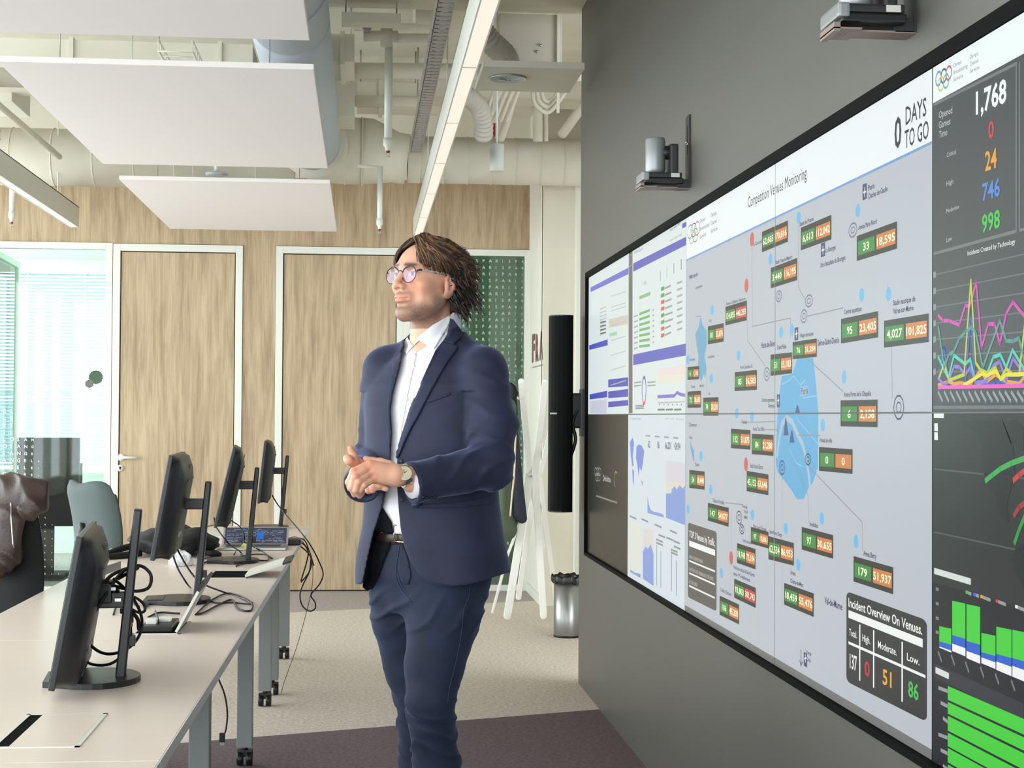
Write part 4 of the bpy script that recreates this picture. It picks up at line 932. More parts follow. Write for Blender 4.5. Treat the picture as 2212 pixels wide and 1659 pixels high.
LB = [('Paris', 1876, 412, 14, 10), ('Charles de Gaulle', 1876, 430, 42, 10), ('Arena Paris Nord', 1855, 497, 40, 9), ('Stade de France', 1728, 489, 30, 8), ('Stade Yves-du-Manoir', 1676, 571, 36, 7), ('La Concorde', 1628, 532, 18, 7),
      ('Le Bourget', 1784, 546, 22, 9), ("Site d'escalade du Bourget", 1773, 578, 54, 9), ('Centre aquatique', 1824, 679, 38, 9), ('Stade nautique de', 1930, 660, 48, 10), ('Vaires-sur-Marne', 1930, 678, 44, 10),
      ('Village olympique', 1728, 729, 30, 7), ('Seine-Saint-Denis', 1767, 747, 46, 11), ('Hauts-de-Seine', 1645, 752, 29, 11), ('Grand Palais', 1679, 755, 20, 8), ('Port Jussieu B', 1600, 797, 26, 6), ('Comité organisateur', 1646, 868, 29, 7), ('Olympique', 1660, 880, 15, 7),
      ('Arena Porte de la Chapelle', 1824, 857, 58, 9), ('Hotel de ville', 1772, 955, 26, 8), ('Arena Bercy', 1866, 1200, 28, 10), ('Invalides', 1750, 1136, 17, 8), ('Val-de-Marne', 1782, 1303, 38, 13), ('Arena', 1708, 1240, 11, 8), ('Champ-de-Mars', 1708, 1258, 28, 8),
      ('Métropole', 1490, 603, 18, 8), ('Outremer', 1503, 625, 15, 5), ('Outremer', 1489, 921, 17, 7), ('Nice', 1490, 948, 6, 6), ('Toulouse', 1603, 915, 11, 7), ('Arena Tour Eiffel', 1627, 930, 24, 7), ('Stade Roland-Garros', 1621, 1010, 28, 8), ('Tahiti', 1501, 1006, 10, 6),
      ('Château de Versailles', 1540, 1084, 25, 7), ('Parc des Princes', 1628, 1140, 28, 7), ('Stade Pierre Charpy', 1663, 1152, 27, 7), ('Golf national', 1605, 1170, 18, 6), ('Vélodrome national de Saint-Quentin', 1585, 1228, 46, 7), ('en-Yvelines', 1585, 1242, 36, 7), ('Colline d Elancourt', 1557, 1277, 24, 7),
      ('Arena la Défense, Nanterre', 1569, 660, 42, 6), ('Lyon', 1532, 696, 5, 6), ('Saint-Etienne', 1530, 774, 14, 5), ('Bordeaux', 1491, 780, 11, 5), ('Nantes', 1494, 838, 8, 5), ('Marseille', 1512, 836, 9, 5), ('Nice', 1531, 853, 4, 5), ('Porte', 1743, 1412, 10, 7), ('Orly', 1743, 1427, 9, 7), ('Dressage', 1604, 1096, 11, 6), ('TriGF', 1607, 1108, 9, 6), ('BMX', 1608, 1120, 8, 6)]
for (s, x, y, w_, h) in LB:
    sl_ = -(897 - y) / (x - 765.); text('map_label', (56, 50, 94) if x > 1640 else (84, 80, 108), 3.2, s, (x, y), (x + w_, y + w_ * sl_), top=y - h * 1.12, bold=.022)
for (x, y, w_, h) in ((1864, 416, 9, 34), (1774, 541, 9, 30), (1717, 722, 8, 28), (1679, 866, 6, 28), (1737, 1423, 7, 30)):
    sl_ = -(897 - y) / (x - 765.); quad('map_icon', PUR, 3, x, y - h / 2, y + h / 2, x + w_, y - h / 2 + w_ * sl_, y + h / 2 + w_ * sl_)
    line('map_icon', WHT, 3.4, [(x + w_ * .5, y - h * .3), (x + w_ * .5, y + h * .25)], .004); line('map_icon', WHT, 3.4, [(x + w_ * .2, y), (x + w_ * .8, y - 2)], .004)
line('map_icon', PUR, 3, [(1731, 1405), (1731, 1436)], .005); line('map_icon', PUR, 3, [(1728, 1426), (1731, 1438), (1734, 1430)], .004)
# tables on the map
def rbox(q, col, part, L0, r=.05, asp=1.6):
    P = []
    for (cu, cv, a0) in ((r / asp * asp, r, PI), (1 - r, r, 1.5 * PI), (1 - r, 1 - r, 0), (r, 1 - r, .5 * PI)):
        for k in range(6):
            a = a0 + k * PI / 10; P.append((cu + r * math.cos(a), cv + r * math.sin(a)))
    S = []
    for (u, v) in P:
        u = min(1, max(0, u)); v = min(1, max(0, v)); S.append(sub(q, u, u, v, v)[0])
    poly(part, col, L0, S, px=False)
q = (1487, 1128.6, 1290, 1549, 1149, 1321); rbox(q, (92, 90, 86), 'traffic_table', 4, .05)
def st(q, part, col, L0, s, u0, u1, v0, v1, bold=0.):
    R_ = sub(q, u0, u1, v0, v1); text(part, col, L0, s, 0, 0, rect=(R_[3], R_[2], R_[0][1] - R_[3][1]), bold=bold)
def sq(q, part, col, L0, u0, u1, v0, v1): poly(part, col, L0, sub(q, u0, u1, v0, v1), px=False)
W_ = (236, 240, 238)
st(q, 'traffic_table', W_, 5, 'TOP 3 Venues by Traffic.', .05, .95, .10, .19, .01); sq(q, 'traffic_table', W_, 5, .05, .95, .235, .31)
for s, v0, l_ in (('ARENA LA DEFENSE ARENA', .435, .5), ('CHATEAU DE VERSAILLES YVELINES', .60, .85), ('LA CONCORDE', .77, .3)):
    st(q, 'traffic_table', (190, 190, 186), 5, s, .05, .05 + l_, v0 - .01, v0 + .035); sq(q, 'traffic_table', W_, 5, .05, .95, v0 + .06, v0 + .082)
q = (1829.5, 1277, 1472, 2003.6, 1340, 1560); rbox(q, (52, 54, 56), 'incident_table', 4, .06)
st(q, 'incident_table', W_, 5, 'Incident Overview On Venues.', .03, .95, .065, .16, .015); sq(q, 'incident_table', W_, 5, .03, .955, .20, .285)
for s, u0, u1 in (('Total.', .04, .15), ('High.', .225, .33), ('Moderate.', .43, .66), ('Low.', .78, .92)): st(q, 'incident_table', W_, 5, s, u0, u1, .40, .475, .01)
sq(q, 'incident_table', W_, 5, .03, .985, .545, .575)
for u in (.19, .375, .725): sq(q, 'incident_table', W_, 5, u - .008, u + .008, .31, .92)
for s, u0, u1, c_ in (('137', .05, .15, W_), ('0', .255, .325, (196, 48, 66)), ('51', .49, .60, (232, 170, 50)), ('86', .795, .91, (70, 190, 84))): st(q, 'incident_table', c_, 5, s, u0, u1, .675, .83, .02)
# --- column 1: white dashboards
rectw('dashboard_background', (214, 226, 226), 0, Yk(0), Yk(2), ZM, zt0)
rectw('dashboard_background', (208, 220, 226), 0, Yk(1), Yk(2), zb0, ZM)
rectw('dashboard_background', (46, 44, 42), 0, Yk(0), Yk(1), zb0, ZM)
quad('window_gap', (112, 108, 104), 1, 1358.5, 543, 893, 1366.5, 538, 893); line('window_gap', (190, 190, 188), 2, [(1360.5, 552), (1360.5, 576), (1364.5, 573), (1364.5, 549), (1360.5, 552)], .003)
quad('dashboard_banner', BLU, 1, 1368, 569, 587, 1483, 511, 529); quad('dashboard_banner', BLU, 1, 1368, 766, 789, 1482, 742, 768)
quad('dashboard_banner', (108, 116, 206), 1, 1276, 621, 631, 1358, 578, 592)
quad('dashboard_banner', (76, 84, 190), 1, 1273, 746, 756, 1313, 733, 746)
quad('dashboard_banner', (70, 78, 188), 1, 1274, 852, 863, 1312, 844, 858); quad('dashboard_banner', (78, 84, 182), 1, 1314, 820, 837, 1357, 815, 834)
quad('dashboard_banner', (78, 84, 182), 1, 1314, 846, 860, 1357, 840, 857); quad('dashboard_banner', (78, 84, 182), 1, 1314, 868, 880, 1357, 864, 876)
quad('dashboard_banner', BLU, 1, 1474, 483, 494, 1483, 479, 489)
quad('dashboard_chart', (206, 198, 186), 1, 1316, 690, 708, 1357, 680, 700); quad('dashboard_chart', (158, 206, 186), 1, 1317, 720, 727, 1333, 716, 724)
quad('dashboard_chart', (196, 198, 214), 1, 1275, 867, 893, 1311, 862, 893)
text('dashboard_text', (120, 126, 126), 2, 'Infrastructure', (1370, 549), (1388, 540), top=542)
for i in range(3): line('dashboard_text', (176, 182, 182), 2, [(1448 + i * 8, 498 - i * 6), (1454 + i * 8, 494 - i * 6)], .008); line('dashboard_text', (190, 194, 190), 2, [(1448 + i * 9, 520 - i * 5), (1455 + i * 9, 516 - i * 5)], .007)
quad('dashboard_chart', (146, 186, 132), 1, 1381, 640, 647, 1405, 630, 638)
for i in range(7):
    y = 676 + i * 11.6; quad('dashboard_chart', (122, 176, 112), 1, 1381, y, y + 5.5, 1404, y - 9 + i * 1.1, y - 3.4 + i * 1.1)
    line('dashboard_text', (160, 164, 164), 2, [(1370, y + 8), (1378, y + 5)], .006); line('dashboard_text', (160, 164, 164), 2, [(1410, y - 6), (1413, y - 7)], .006)
for i, g in enumerate((1, 1, 0, 0, 1, 1, 0, 0)):
    y = 621 + i * 14.4; quad('dashboard_chart', (92, 160, 88) if g else (206, 92, 104), 1, 1428, y, y + 8, 1435.5, y - 3, y + 5)
    line('dashboard_text', (150, 152, 152), 2, [(1437, y + 2), (1449 + (i * 7) % 6, y - 4)], .007); line('dashboard_text', (162, 164, 164), 2, [(1463, y - 9), (1474, y - 13)], .007)
for x, c_ in ((1427, (190, 150, 150)), (1441, (180, 180, 180)), (1456, (110, 160, 110)), (1472, (110, 110, 110))): line('dashboard_chart', c_, 2, [(x, 605 - (x - 1427) * .55), (x, 587 - (x - 1427) * .55)], .012)
text('dashboard_text', (130, 130, 130), 2, '110', (1389, 617), (1396, 614), top=609)
ring('dashboard_chart', (112, 110, 196), 2, 1391.5, 842, 4.2, 27, .012, 24, -.6, PI + .6); ring('dashboard_chart', (206, 96, 140), 2, 1391.5, 845, 4.2, 27, .012, 24, PI + .6, 2 * PI - .6)
for y in (826, 833): line('dashboard_text', (150, 152, 152), 2, [(1370, y + 1), (1386, y - 1)], .005); line('dashboard_text', (150, 152, 152), 2, [(1399, y), (1416, y - 1)], .005)
for i in range(3): line('dashboard_text', (130, 132, 132), 2, [(1373, 876 + i * 3.4), (1391, 875 + i * 3.4)], .004)
quad('dashboard_chart', (226, 216, 212), 1, 1421, 797, 812, 1480, 788, 808); quad('dashboard_chart', (224, 222, 206), 1, 1421, 812, 828, 1480, 808, 824)
line('dashboard_chart', (128, 118, 192), 2, [(1421, 857), (1440, 856), (1457, 855), (1463, 848), (1470, 852), (1480, 854)], .012); line('dashboard_chart', (170, 172, 176), 2, [(1422, 870), (1480, 868)], .004)
for i in range(6): line('dashboard_text', (150, 152, 156), 2, [(1424 + i * 9.5, 874), (1426 + i * 9.5, 874)], .006)
for i in range(3): line('dashboard_text', (120, 124, 126), 2, [(1421 + i * 18, 885), (1436 + i * 18, 884.5)], .007)
for i in range(8):
    line('dashboard_text', (176, 184, 184), 2, [(1296, 668 + i * 8), (1310, 663 + i * 8)], .005)
    line('dashboard_text', (182, 188, 188), 2, [(1320, 640 + i * 32 % 200), (1352, 630 + i * 32 % 200)], .004)
for i in range(4): line('dashboard_text', (92, 110, 104), 2, [(1297, 697 + i * 8), (1309, 694 + i * 8)], .007)
# lower: monitoring page
text('dashboard_text', (140, 146, 144), 2, 'IT Command Center.', (1361, 906), (1386, 907), top=901); text('dashboard_text', (150, 156, 154), 2, 'Jul 26 2024', (1437, 905), (1478, 908), top=902)
poly('world_map', (120, 142, 212), 1, [(1361, 955), (1367, 945), (1370, 958), (1367, 985), (1369, 1005), (1366, 1008), (1363, 985)]); poly('world_map', (120, 142, 212), 1, [(1375, 965), (1380, 960), (1386, 962), (1392, 975), (1389, 1000), (1386, 1018), (1382, 1010), (1380, 1030), (1377, 1005), (1374, 990)])
poly('world_map', (120, 142, 212), 1, [(1366, 1012), (1370, 1018), (1369, 1050), (1367, 1040)]); poly('world_map', (120, 142, 212), 1, [(1385, 1037), (1389, 1042), (1388, 1050)])
for i, s in enumerate(('62', '16', '66,201', '424,934')):
    x = 1403 + i * 20; line('dashboard_text', (150, 156, 156), 2, [(x - 8, 941 + i * 1.5), (x + 2, 942 + i * 1.5)], .006); text('dashboard_text', (92, 92, 98), 2, s, (x - 3 - (i > 1) * 3, 966 + i * 1.5), (x + 2 + (i > 1) * 5, 967 + i * 1.5), top=952 + i * 1.5, bold=.03)
quad('dashboard_chart', (210, 206, 214), 1, 1439, 995, 1037, 1480, 1000, 1045); quad('dashboard_chart', (214, 212, 200), 1, 1439, 1037, 1066, 1480, 1045, 1075)
poly('dashboard_chart', (132, 156, 214), 2, [(1439, 1066), (1450, 1066), (1452, 1056), (1458, 1050), (1462, 1058), (1468, 1048), (1475, 1055), (1481, 1048), (1481, 1135), (1439, 1118)])
poly('dashboard_chart', (132, 156, 214), 2, [(1399, 1070), (1402, 1090), (1406, 1102), (1415, 1106), (1425, 1108), (1434, 1112), (1434, 1118), (1399, 1108)])
quad('dashboard_chart', (216, 220, 210), 1, 1361, 1125, 1240, 1384, 1135, 1255); quad('dashboard_chart', (214, 210, 208), 1, 1389, 1138, 1190, 1412, 1146, 1200)
poly('dashboard_chart', (132, 156, 214), 2, [(1389, 1192), (1395, 1180), (1400, 1186), (1406, 1176), (1412, 1196), (1412, 1266), (1389, 1250)]); poly('dashboard_chart', (132, 156, 214), 2, [(1362, 1230), (1370, 1236), (1384, 1240), (1384, 1249), (1362, 1236)])
for x, y0, y1 in ((1419, 1178, 1264), (1428, 1192, 1268), (1451, 1196, 1276), (1461, 1212, 1286)): line('dashboard_chart', (96, 104, 124), 2, [(x, y0), (x, y1)], .008)
for (x, y) in ((1361, 1115), (1386, 1121), (1415, 1133), (1448, 1146), (1423, 1155), (1440, 1161), (1455, 1168), (1456, 1180), (1418, 1165), (1418, 1172), (1450, 1187), (1450, 1193)): line('dashboard_text', (140, 146, 148), 2, [(x, y), (x + 14, y + 6)], .007)
# dark corner screen with the partner marks
for i, (dx, dy) in enumerate(((-1.1, 0), (0, 0), (1.1, 0), (-.55, .52), (.55, .52))): ring('emblem', (150, 152, 150), 3, 1291.5 + dx * 3.6, 1019 + dy * 22, 3.2, 8.5, .004, 16)
text('emblem_text', (168, 170, 168), 3, 'Deloitte.', (1303, 1038), (1320, 1042), top=1026, bold=.02)
ring('emblem', (150, 152, 150), 3, 1331, 1036, 4, 17, .006, 16, .9, PI * 1.35); line('emblem_text', (130, 130, 128), 3, [(1288, 1071), (1333, 1086)], .008)
# --- column 4: operations dashboard (mostly dark)
rectw('operations_background', (70, 75, 78), 0, Yk(4), Yk(5), ZM, zt0); rectw('operations_background', (48, 52, 53), 0, Yk(4), Yk(5), wp(2060, 1270)[1], ZM)
rectw('operations_background', (36, 38, 45), 0, Yk(4), Yk(5), zb0, wp(2060, 1270)[1])
poly('operations_background', (236, 248, 246), 1, [(2018, 222), (2212, 126), (2212, 26), (2018, 143)]); z_h = wp(2018, 222)[1]
rectw('operations_background', (236, 248, 246), 1, Yk(4) - .004, Yk(5), z_h, zt0)
ITEMS.pop(-2)
RC = [(104, 160, 186), (96, 100, 112), (190, 100, 120), (212, 196, 130), (120, 186, 164)]
for i, (dx, dy) in enumerate(((-1, 0), (0, 0), (1, 0), (-.5, .5), (.5, .5))): ring('emblem', RC[i], 4 + i * .1, 2039.5 + dx * 11, 164 + dy * 28 - dx * 6, 6, 14.5, .0042)
for i, (a, b) in enumerate((('Olympic', 'Olympic'), ('Broadcasting', 'Channel'), ('Services', 'Services'))):
    text('emblem_text', (110, 114, 116), 4, a, (2061, 146 + i * 15.5), (2061 + len(a) * 2.5, 146 + i * 15.5 - len(a) * 1.3), top=137 + i * 15.5)
    text('emblem_text', (110, 114, 116), 4, b, (2096, 128 + i * 15.5), (2096 + len(b) * 2.6, 128 + i * 15.5 - len(b) * 1.3), top=119 + i * 15.5)
GL = (116, 120, 122)
line('operations_chart', GL, 2, [(2018, 226), (2197, 137)], .006); line('operations_chart', GL, 2, [(2018, 548), (2197, 499)], .006); line('operations_chart', GL, 2, [(2196, 137), (2196, 500)], .005); line('operations_chart', GL, 2, [(2203, 135), (2203, 498), (2230, 490)], .005)
text('operations_numbers', (240, 246, 246), 3, '1,768', (2109, 247), (2175, 219), top=200, bold=.025)
for s, x0, x1, yb, tp, c_ in (('0', 2136, 2148, 300, 264, (206, 60, 70)), ('24', 2129, 2154, 369, 329, (232, 164, 56)), ('746', 2123, 2161, 434, 398, (84, 140, 214)), ('998', 2122, 2161, 503, 466, (72, 196, 84))): text('operations_numbers', c_, 3, s, (x0, yb), (x1, yb - (x1 - x0) * .33), top=tp, bold=.02)
for s, x0, x1, yb, h in (('Opened', 2029, 2058, 256, 15), ('Games', 2029, 2054, 278, 15), ('Time', 2029, 2047, 299, 15), ('Critical', 2046, 2066, 340, 10), ('High', 2045, 2060, 402, 10), ('Moderate', 2045, 2073, 461, 9), ('Low', 2045, 2057, 524, 10)): text('operations_numbers', (196, 202, 204), 3, s, (x0, yb), (x1, yb - (x1 - x0) * .4), top=yb - h)
text('operations_numbers', (226, 230, 230), 3, 'Incidents Created by Technology', (2091, 552), (2194, 526), top=542, bold=.01)
ex = lambda p: (2000 + p[0] / 1.976, 50 + p[1] / 1.976)
for i in range(7): line('operations_chart', (108, 112, 114), 2, [ex((35, 1075 + i * 69)), ex((425, 985 + i * 83))], .0025); line('operations_chart', (140, 144, 146), 2.2, [ex((36, 1075 + i * 69)), ex((42, 1073 + i * 69))], .012)
for c_, P_ in (((206, 74, 176), ((55, 1248), (75, 1270), (100, 1270), (145, 1288), (170, 1205), (190, 1208), (217, 1105), (240, 1385), (268, 1285), (295, 1283), (318, 1370), (345, 1240), (374, 1190), (430, 1260))),
               ((90, 150, 140), ((55, 1295), (80, 1470), (100, 1415), (122, 1400), (145, 1345), (170, 1320), (195, 1298), (215, 1320), (245, 1470), (318, 1270), (345, 1355), (374, 1358), (400, 1345), (430, 1480))),
               ((190, 200, 60), ((60, 1510), (80, 1450), (100, 1525), (165, 1500), (194, 1097), (215, 1450), (235, 1480), (265, 1495), (300, 1470), (320, 1520), (345, 1475), (372, 1500), (400, 1500), (430, 1240))),
               ((82, 204, 176), ((55, 1425), (80, 1480), (98, 1515), (122, 1418), (170, 1455), (192, 1435), (215, 1540), (250, 1530), (290, 1425), (320, 1415), (345, 1470), (372, 1395), (430, 1490))),
               ((60, 92, 190), ((55, 1520), (78, 1385), (100, 1530), (170, 1545), (194, 1225), (214, 1545), (300, 1540), (320, 1530), (430, 1535))),
               ((140, 120, 206), ((55, 1515), (80, 1545), (100, 1525), (122, 1465), (145, 1468), (170, 1500), (192, 1470), (215, 1535), (262, 1528), (290, 1462), (318, 1445), (345, 1528), (374, 1430), (430, 1510))),
               ((224, 160, 70), ((55, 1545), (100, 1530), (122, 1540), (150, 1535), (190, 1545), (235, 1480), (262, 1530), (300, 1500), (345, 1530), (400, 1540), (430, 1500))),
               ((226, 222, 60), ((165, 1545), (245, 1495), (262, 1505), (300, 1485), (322, 1520), (345, 1500), (374, 1500), (430, 1498))),
               ((232, 90, 190), ((55, 1555), (430, 1547)))): line('operations_chart', c_, 3 + random.random() * .5, [ex(p) for p in P_], .007)
for i in range(15): line('operations_chart', (150, 156, 158), 2.5, [ex((55 + i * 26, 1575)), ex((72 + i * 26.5, 1612))], .007)
line('operations_chart', (112, 116, 120), 2, [(2018, 880), (2230, 879)], .006)
eb = lambda p: (2000 + p[0] / 2.075, 860 + p[1] / 2.075)
line('operations_map', (226, 236, 232), 3, [eb((40, 77)), eb((80, 78))], .010)
for y in (113, 153): poly('operations_map', (236, 242, 238), 3, [eb((40, y)), eb((55, y)), eb((56, y + 36)), eb((40, y + 34))])
for pts in (((165, 98), (345, 100), (372, 160), (395, 230), (400, 330), (375, 440), (365, 480), (375, 560), (345, 540), (325, 510), (315, 440), (285, 400), (262, 340), (255, 240), (235, 160), (170, 120)), ((345, 105), (400, 100), (440, 130), (440, 240), (380, 200)), ((400, 680), (440, 650), (440, 850), (405, 780), (385, 720))): poly('operations_map', (40, 44, 44), 2, [eb(p) for p in pts])
for c_, pts in (((70, 170, 86), ((270, 370), (300, 345), (335, 318), (385, 292), (445, 270))), ((190, 70, 66), ((395, 368), (420, 345), (445, 325))), ((150, 62, 60), ((397, 525), (420, 490), (445, 470))), ((60, 150, 78), ((400, 648), (420, 590), (445, 530)))): line('operations_map', c_, 3, [eb(p) for p in pts], .010)
for y in (318, 600): line('operations_map', (84, 90, 92), 2, [eb((38, y)), eb((440, y + (y - 60) * .16))], .003)
line('operations_map', (214, 220, 216), 3, [eb((42, 775)), eb((200, 822))], .012)
for x, c_ in ((180, (70, 190, 70)), (214, (60, 110, 210)), (246, (230, 160, 50)), (315, (210, 60, 60)), (402, (236, 236, 236))):
    y = 862 + (x - 180) * .29; poly('operations_chart', c_, 3, [eb((x, y)), eb((x + 12, y + 3)), eb((x + 12, y + 18)), eb((x, y + 14))]); line('operations_chart', (150, 154, 156), 3, [eb((x + 14, y + 12)), eb((x + 24 + (x > 240) * 20, y + 16 + (x > 240) * 8))], .006)
GB, BB, WB = (72, 206, 66), (44, 98, 204), (238, 240, 244)
for (x0, x1, t_, g_, b_, e_) in ((62, 116, 1022, 1090, 1113, 1118), (120, 179, 908, 1062, 1100, 1133), (184, 245, 923, 1088, 1133, 1165), (251, 314, 1052, 1138, 1162, 1188), (318, 386, 1024, 1146, 1180, 1218), (390, 460, 1038, 1165, 1200, 1248)):
    k = .36 * (x1 - x0); k2 = .42 * (x1 - x0)
    for c_, a, b, ka, kb in ((GB, t_, g_, k * .6, k * .8), (BB, g_, b_, k * .8, k), (WB, b_, e_, k, k2)): poly('operations_chart', c_, 3, [eb((x0, a)), eb((x1, a + ka)), eb((x1, b + kb)), eb((x0, b))])
    line('operations_chart', (120, 124, 130), 3, [eb((x0 - 4, e_ + 20)), eb((x0 + 10, e_ + 60))], .006)
for y in (855, 920, 985, 1048): line('operations_chart', (130, 134, 138), 3, [eb((48, y)), eb((58, y + 3))], .006)
line('operations_chart', (214, 220, 216), 3, [eb((48, 1220)), eb((102, 1245))], .012)
quad('operations_chart', (54, 56, 64), 1, 2018, 1432, 1462, 2212, 1520, 1556)
for i, (a, b) in enumerate(((1290, 1352), (1362, 1414), (1424, 1490), (1500, 1560), (1568, 1632), (1642, 1700))):
    poly('operations_chart', GB, 3, [eb((100, a)), eb((445, a + 150 + i * 10)), eb((445, b + 158 + i * 10)), eb((100, b))])
    line('operations_chart', (150, 154, 156), 3, [eb((60 + (i % 3) * 10, (a + b) / 2 - 22)), eb((97, (a + b) / 2 - 8))], .007)

# --- build the displays: every panel is one thing, its picture cut at its own edges
M_SCR = mat('display_black_glass', (7, 7, 8), .22, spec=.5)
_pc = {}
def pixmat(col):
    if col not in _pc: _pc[col] = emis('pixels_%d_%d_%d' % col, col, 1.0, base=(6, 6, 6), rough=.3)
    return _pc[col]
lab = {(0, 1): 'far upper wall display with pale dashboards and blue bars, next to the wall end', (1, 1): 'upper wall display with green and red table rows under blue banners',
       (2, 1): 'upper wall display with the left part of the venue map and the coloured emblem', (3, 1): 'upper wall display with the DAYS TO GO title and right part of the map',
       (4, 1): 'nearest upper wall display with 1,768 and the coloured line chart', (0, 0): 'far lower wall display, dark with three small white marks',
       (1, 0): 'lower wall display with the small world map and blue charts', (2, 0): 'lower wall display with the TOP 3 Venues table', (3, 0): 'lower wall display with the Incident Overview table and blue city shape',
       (4, 0): 'nearest lower wall display with green and blue stacked bars'}
prep = []
for (part, col, layer, P, fs) in ITEMS:
    ys = [p[0] for p in P]; zs = [p[1] for p in P]; prep.append((part, col, layer, P, fs, min(ys), max(ys), min(zs), max(zs)))
for (k, r), lb_ in lab.items():
    ya, yb = Yk(k + 1), Yk(k); z0, z1 = (ZM, zt0) if r else (zb0, ZM); g = .0012
    t = empty('wall_display', (XV, (ya + yb) / 2, (z0 + z1) / 2)); tag(t, lb_, 'display', 'displays of the video wall')
    under(MB().box(XV + .0005, XV + .045, ya + g, yb - g, z0 + g, z1 - g).build('display_body', M_SCR), t)
    parts = {}
    for it in prep:
        if it[5] < yb and it[6] > ya and it[7] < z1 and it[8] > z0: 
            pn0 = it[0]
            if not (pn0.startswith('venue_badge') or pn0.startswith('map_pin') or pn0 in ('traffic_table', 'incident_table', 'map_background')): pn0 = 'screen_picture'
            parts.setdefault(pn0, []).append(it)
    for pn_, its in parts.items():
        mb = MB()
        for (part, col, layer, P, fs, a, b, c, d) in its:
            mb.use(pixmat(col)); mb.faces([(XV - .0002 - layer * .00022, y, z) for y, z in P], fs)
        g2_ = g + .0006
        if any(i[5] < ya + g2_ or i[6] > yb - g2_ or i[7] < z0 + g2_ or i[8] > z1 - g2_ for i in its):
            for co, no in (((0, ya + g2_, 0), (0, -1, 0)), ((0, yb - g2_, 0), (0, 1, 0)), ((0, 0, z0 + g2_), (0, 0, -1)), ((0, 0, z1 - g2_), (0, 0, 1))):
                bmesh.ops.bisect_plane(mb.bm, geom=list(mb.bm.verts) + list(mb.bm.edges) + list(mb.bm.faces), plane_co=co, plane_no=no, clear_outer=True)
        if not mb.bm.faces: continue
        # faces must look into the room (-X)
        o = mb.build(pn_.split('|')[0]); me = o.data
        bm_ = bmesh.new(); bm_.from_mesh(me); bm_.normal_update()
        bmesh.ops.reverse_faces(bm_, faces=[f for f in bm_.faces if f.normal.x > 0]); bm_.to_mesh(me); bm_.free(); under(o, t)
# black surround
fz1 = wp(1676, 333.5)[1]; fz0 = wp(1676, 1452)[1]; YE_ = Yk(0) + .02
s = MB()
s.box(XV - .016, XD + .004, Yk(5) - .02, YE_, zt0, fz1).box(XV - .016, XD + .004, Yk(5) - .02, YE_, fz0, zb0).box(XV - .016, XD + .004, Yk(0), YE_, zb0, zt0)
tag(s.build('video_wall_frame', mat('frame_black', (8, 8, 9), .7, spec=.08)), 'black frame around the video wall on the charcoal wall', 'frame')
# ================================================================== things on and by the charcoal wall
def ptz(Yc, z0, lab):
    """camera fixed to the wall at X=XD, reaching into the room"""
    t = empty('wall_camera', (XD, Yc, z0)); tag(t, lab, 'camera', 'silver cameras on wall brackets')
    M_SIL = mat('silver_plastic', (150, 152, 154), .35, metal=.3)
    X = XD
    under(MB().use(M_BLACK).box(X - .165, X - .03, Yc - .06, Yc + .06, z0 + .012, z0 + .03, .004).use(M_DARKP).box(X - .172, X - .035, Yc - .064, Yc + .064, z0 + .030, z0 + .048, .006).build('base'), t)
    under(MB().box(X - .174, X - .150, Yc - .066, Yc + .066, z0 + .02, z0 + .05, .006).build('base_front', M_SIL), t)
    under(MB().box(X - .075, X - .045, Yc - .0655, Yc - .0645, z0 + .031, z0 + .045).build('type_label', M_LABEL), t)
    under(MB().box(X - .14, X - .0, Yc - .03, Yc + .03, z0 - .002, z0 + .002).box(X - .178, X - .165, Yc - .05, Yc + .05, z0 - .006, z0 + .012).box(X - .178, X - .12, Yc - .05, Yc + .05, z0 - .001, z0 + .002).build('bracket_shelf', mat('bracket_copper_grey', (146, 128, 120), .45)), t)
    under(MB().box(X - .006, X, Yc - .032, Yc + .032, z0, z0 + .255).box(X - .045, X - .0, Yc - .03, Yc - .02, z0, z0 + .03).build('bracket_plate', M_DARKP), t)
    under(MB().use(M_STEEL).cyl((X - .010, Yc - .01, z0 + .155), (X - .004, Yc - .01, z0 + .155), .006, seg=10).cyl((X - .010, Yc + .012, z0 + .165), (X - .004, Yc + .012, z0 + .165), .006, seg=10).use(M_BLACK).box(X - .0075, X - .005, Yc - .006, Yc + .006, z0 + .12, z0 + .22).build('bolts'), t)
    under(MB().box(X - .075, X - .045, Yc - .05, Yc + .05, z0 + .045, z0 + .15, .008).cyl((X - .11, Yc, z0 + .125), (X - .05, Yc, z0 + .125), .024).build('yoke', M_DARKP), t)
    under(MB().lathe([(.0, 0), (.030, 0), (.032, .004), (.0345, .012), (.0345, .116), (.032, .122), (.0, .122)], 32, 'Z', (X - .118, Yc, z0 + .052)).build('camera_head', M_SIL), t)
    under(MB().lathe([(.0, -.003), (.022, -.003), (.024, .001)], 24, 'Z', (X - .118, Yc, z0 + .052)).build('lens', mat('lens_glass', (6, 6, 8), .05)), t)
    return t
zc1 = at(1420, 410, Y=5.5).z
ptz(5.47, zc1, 'silver camera with upright cylinder head on the charcoal wall')
ptz(3.20, at(1850, 74, Y=3.2).z, 'large silver camera bracket cut off by the top of the view')
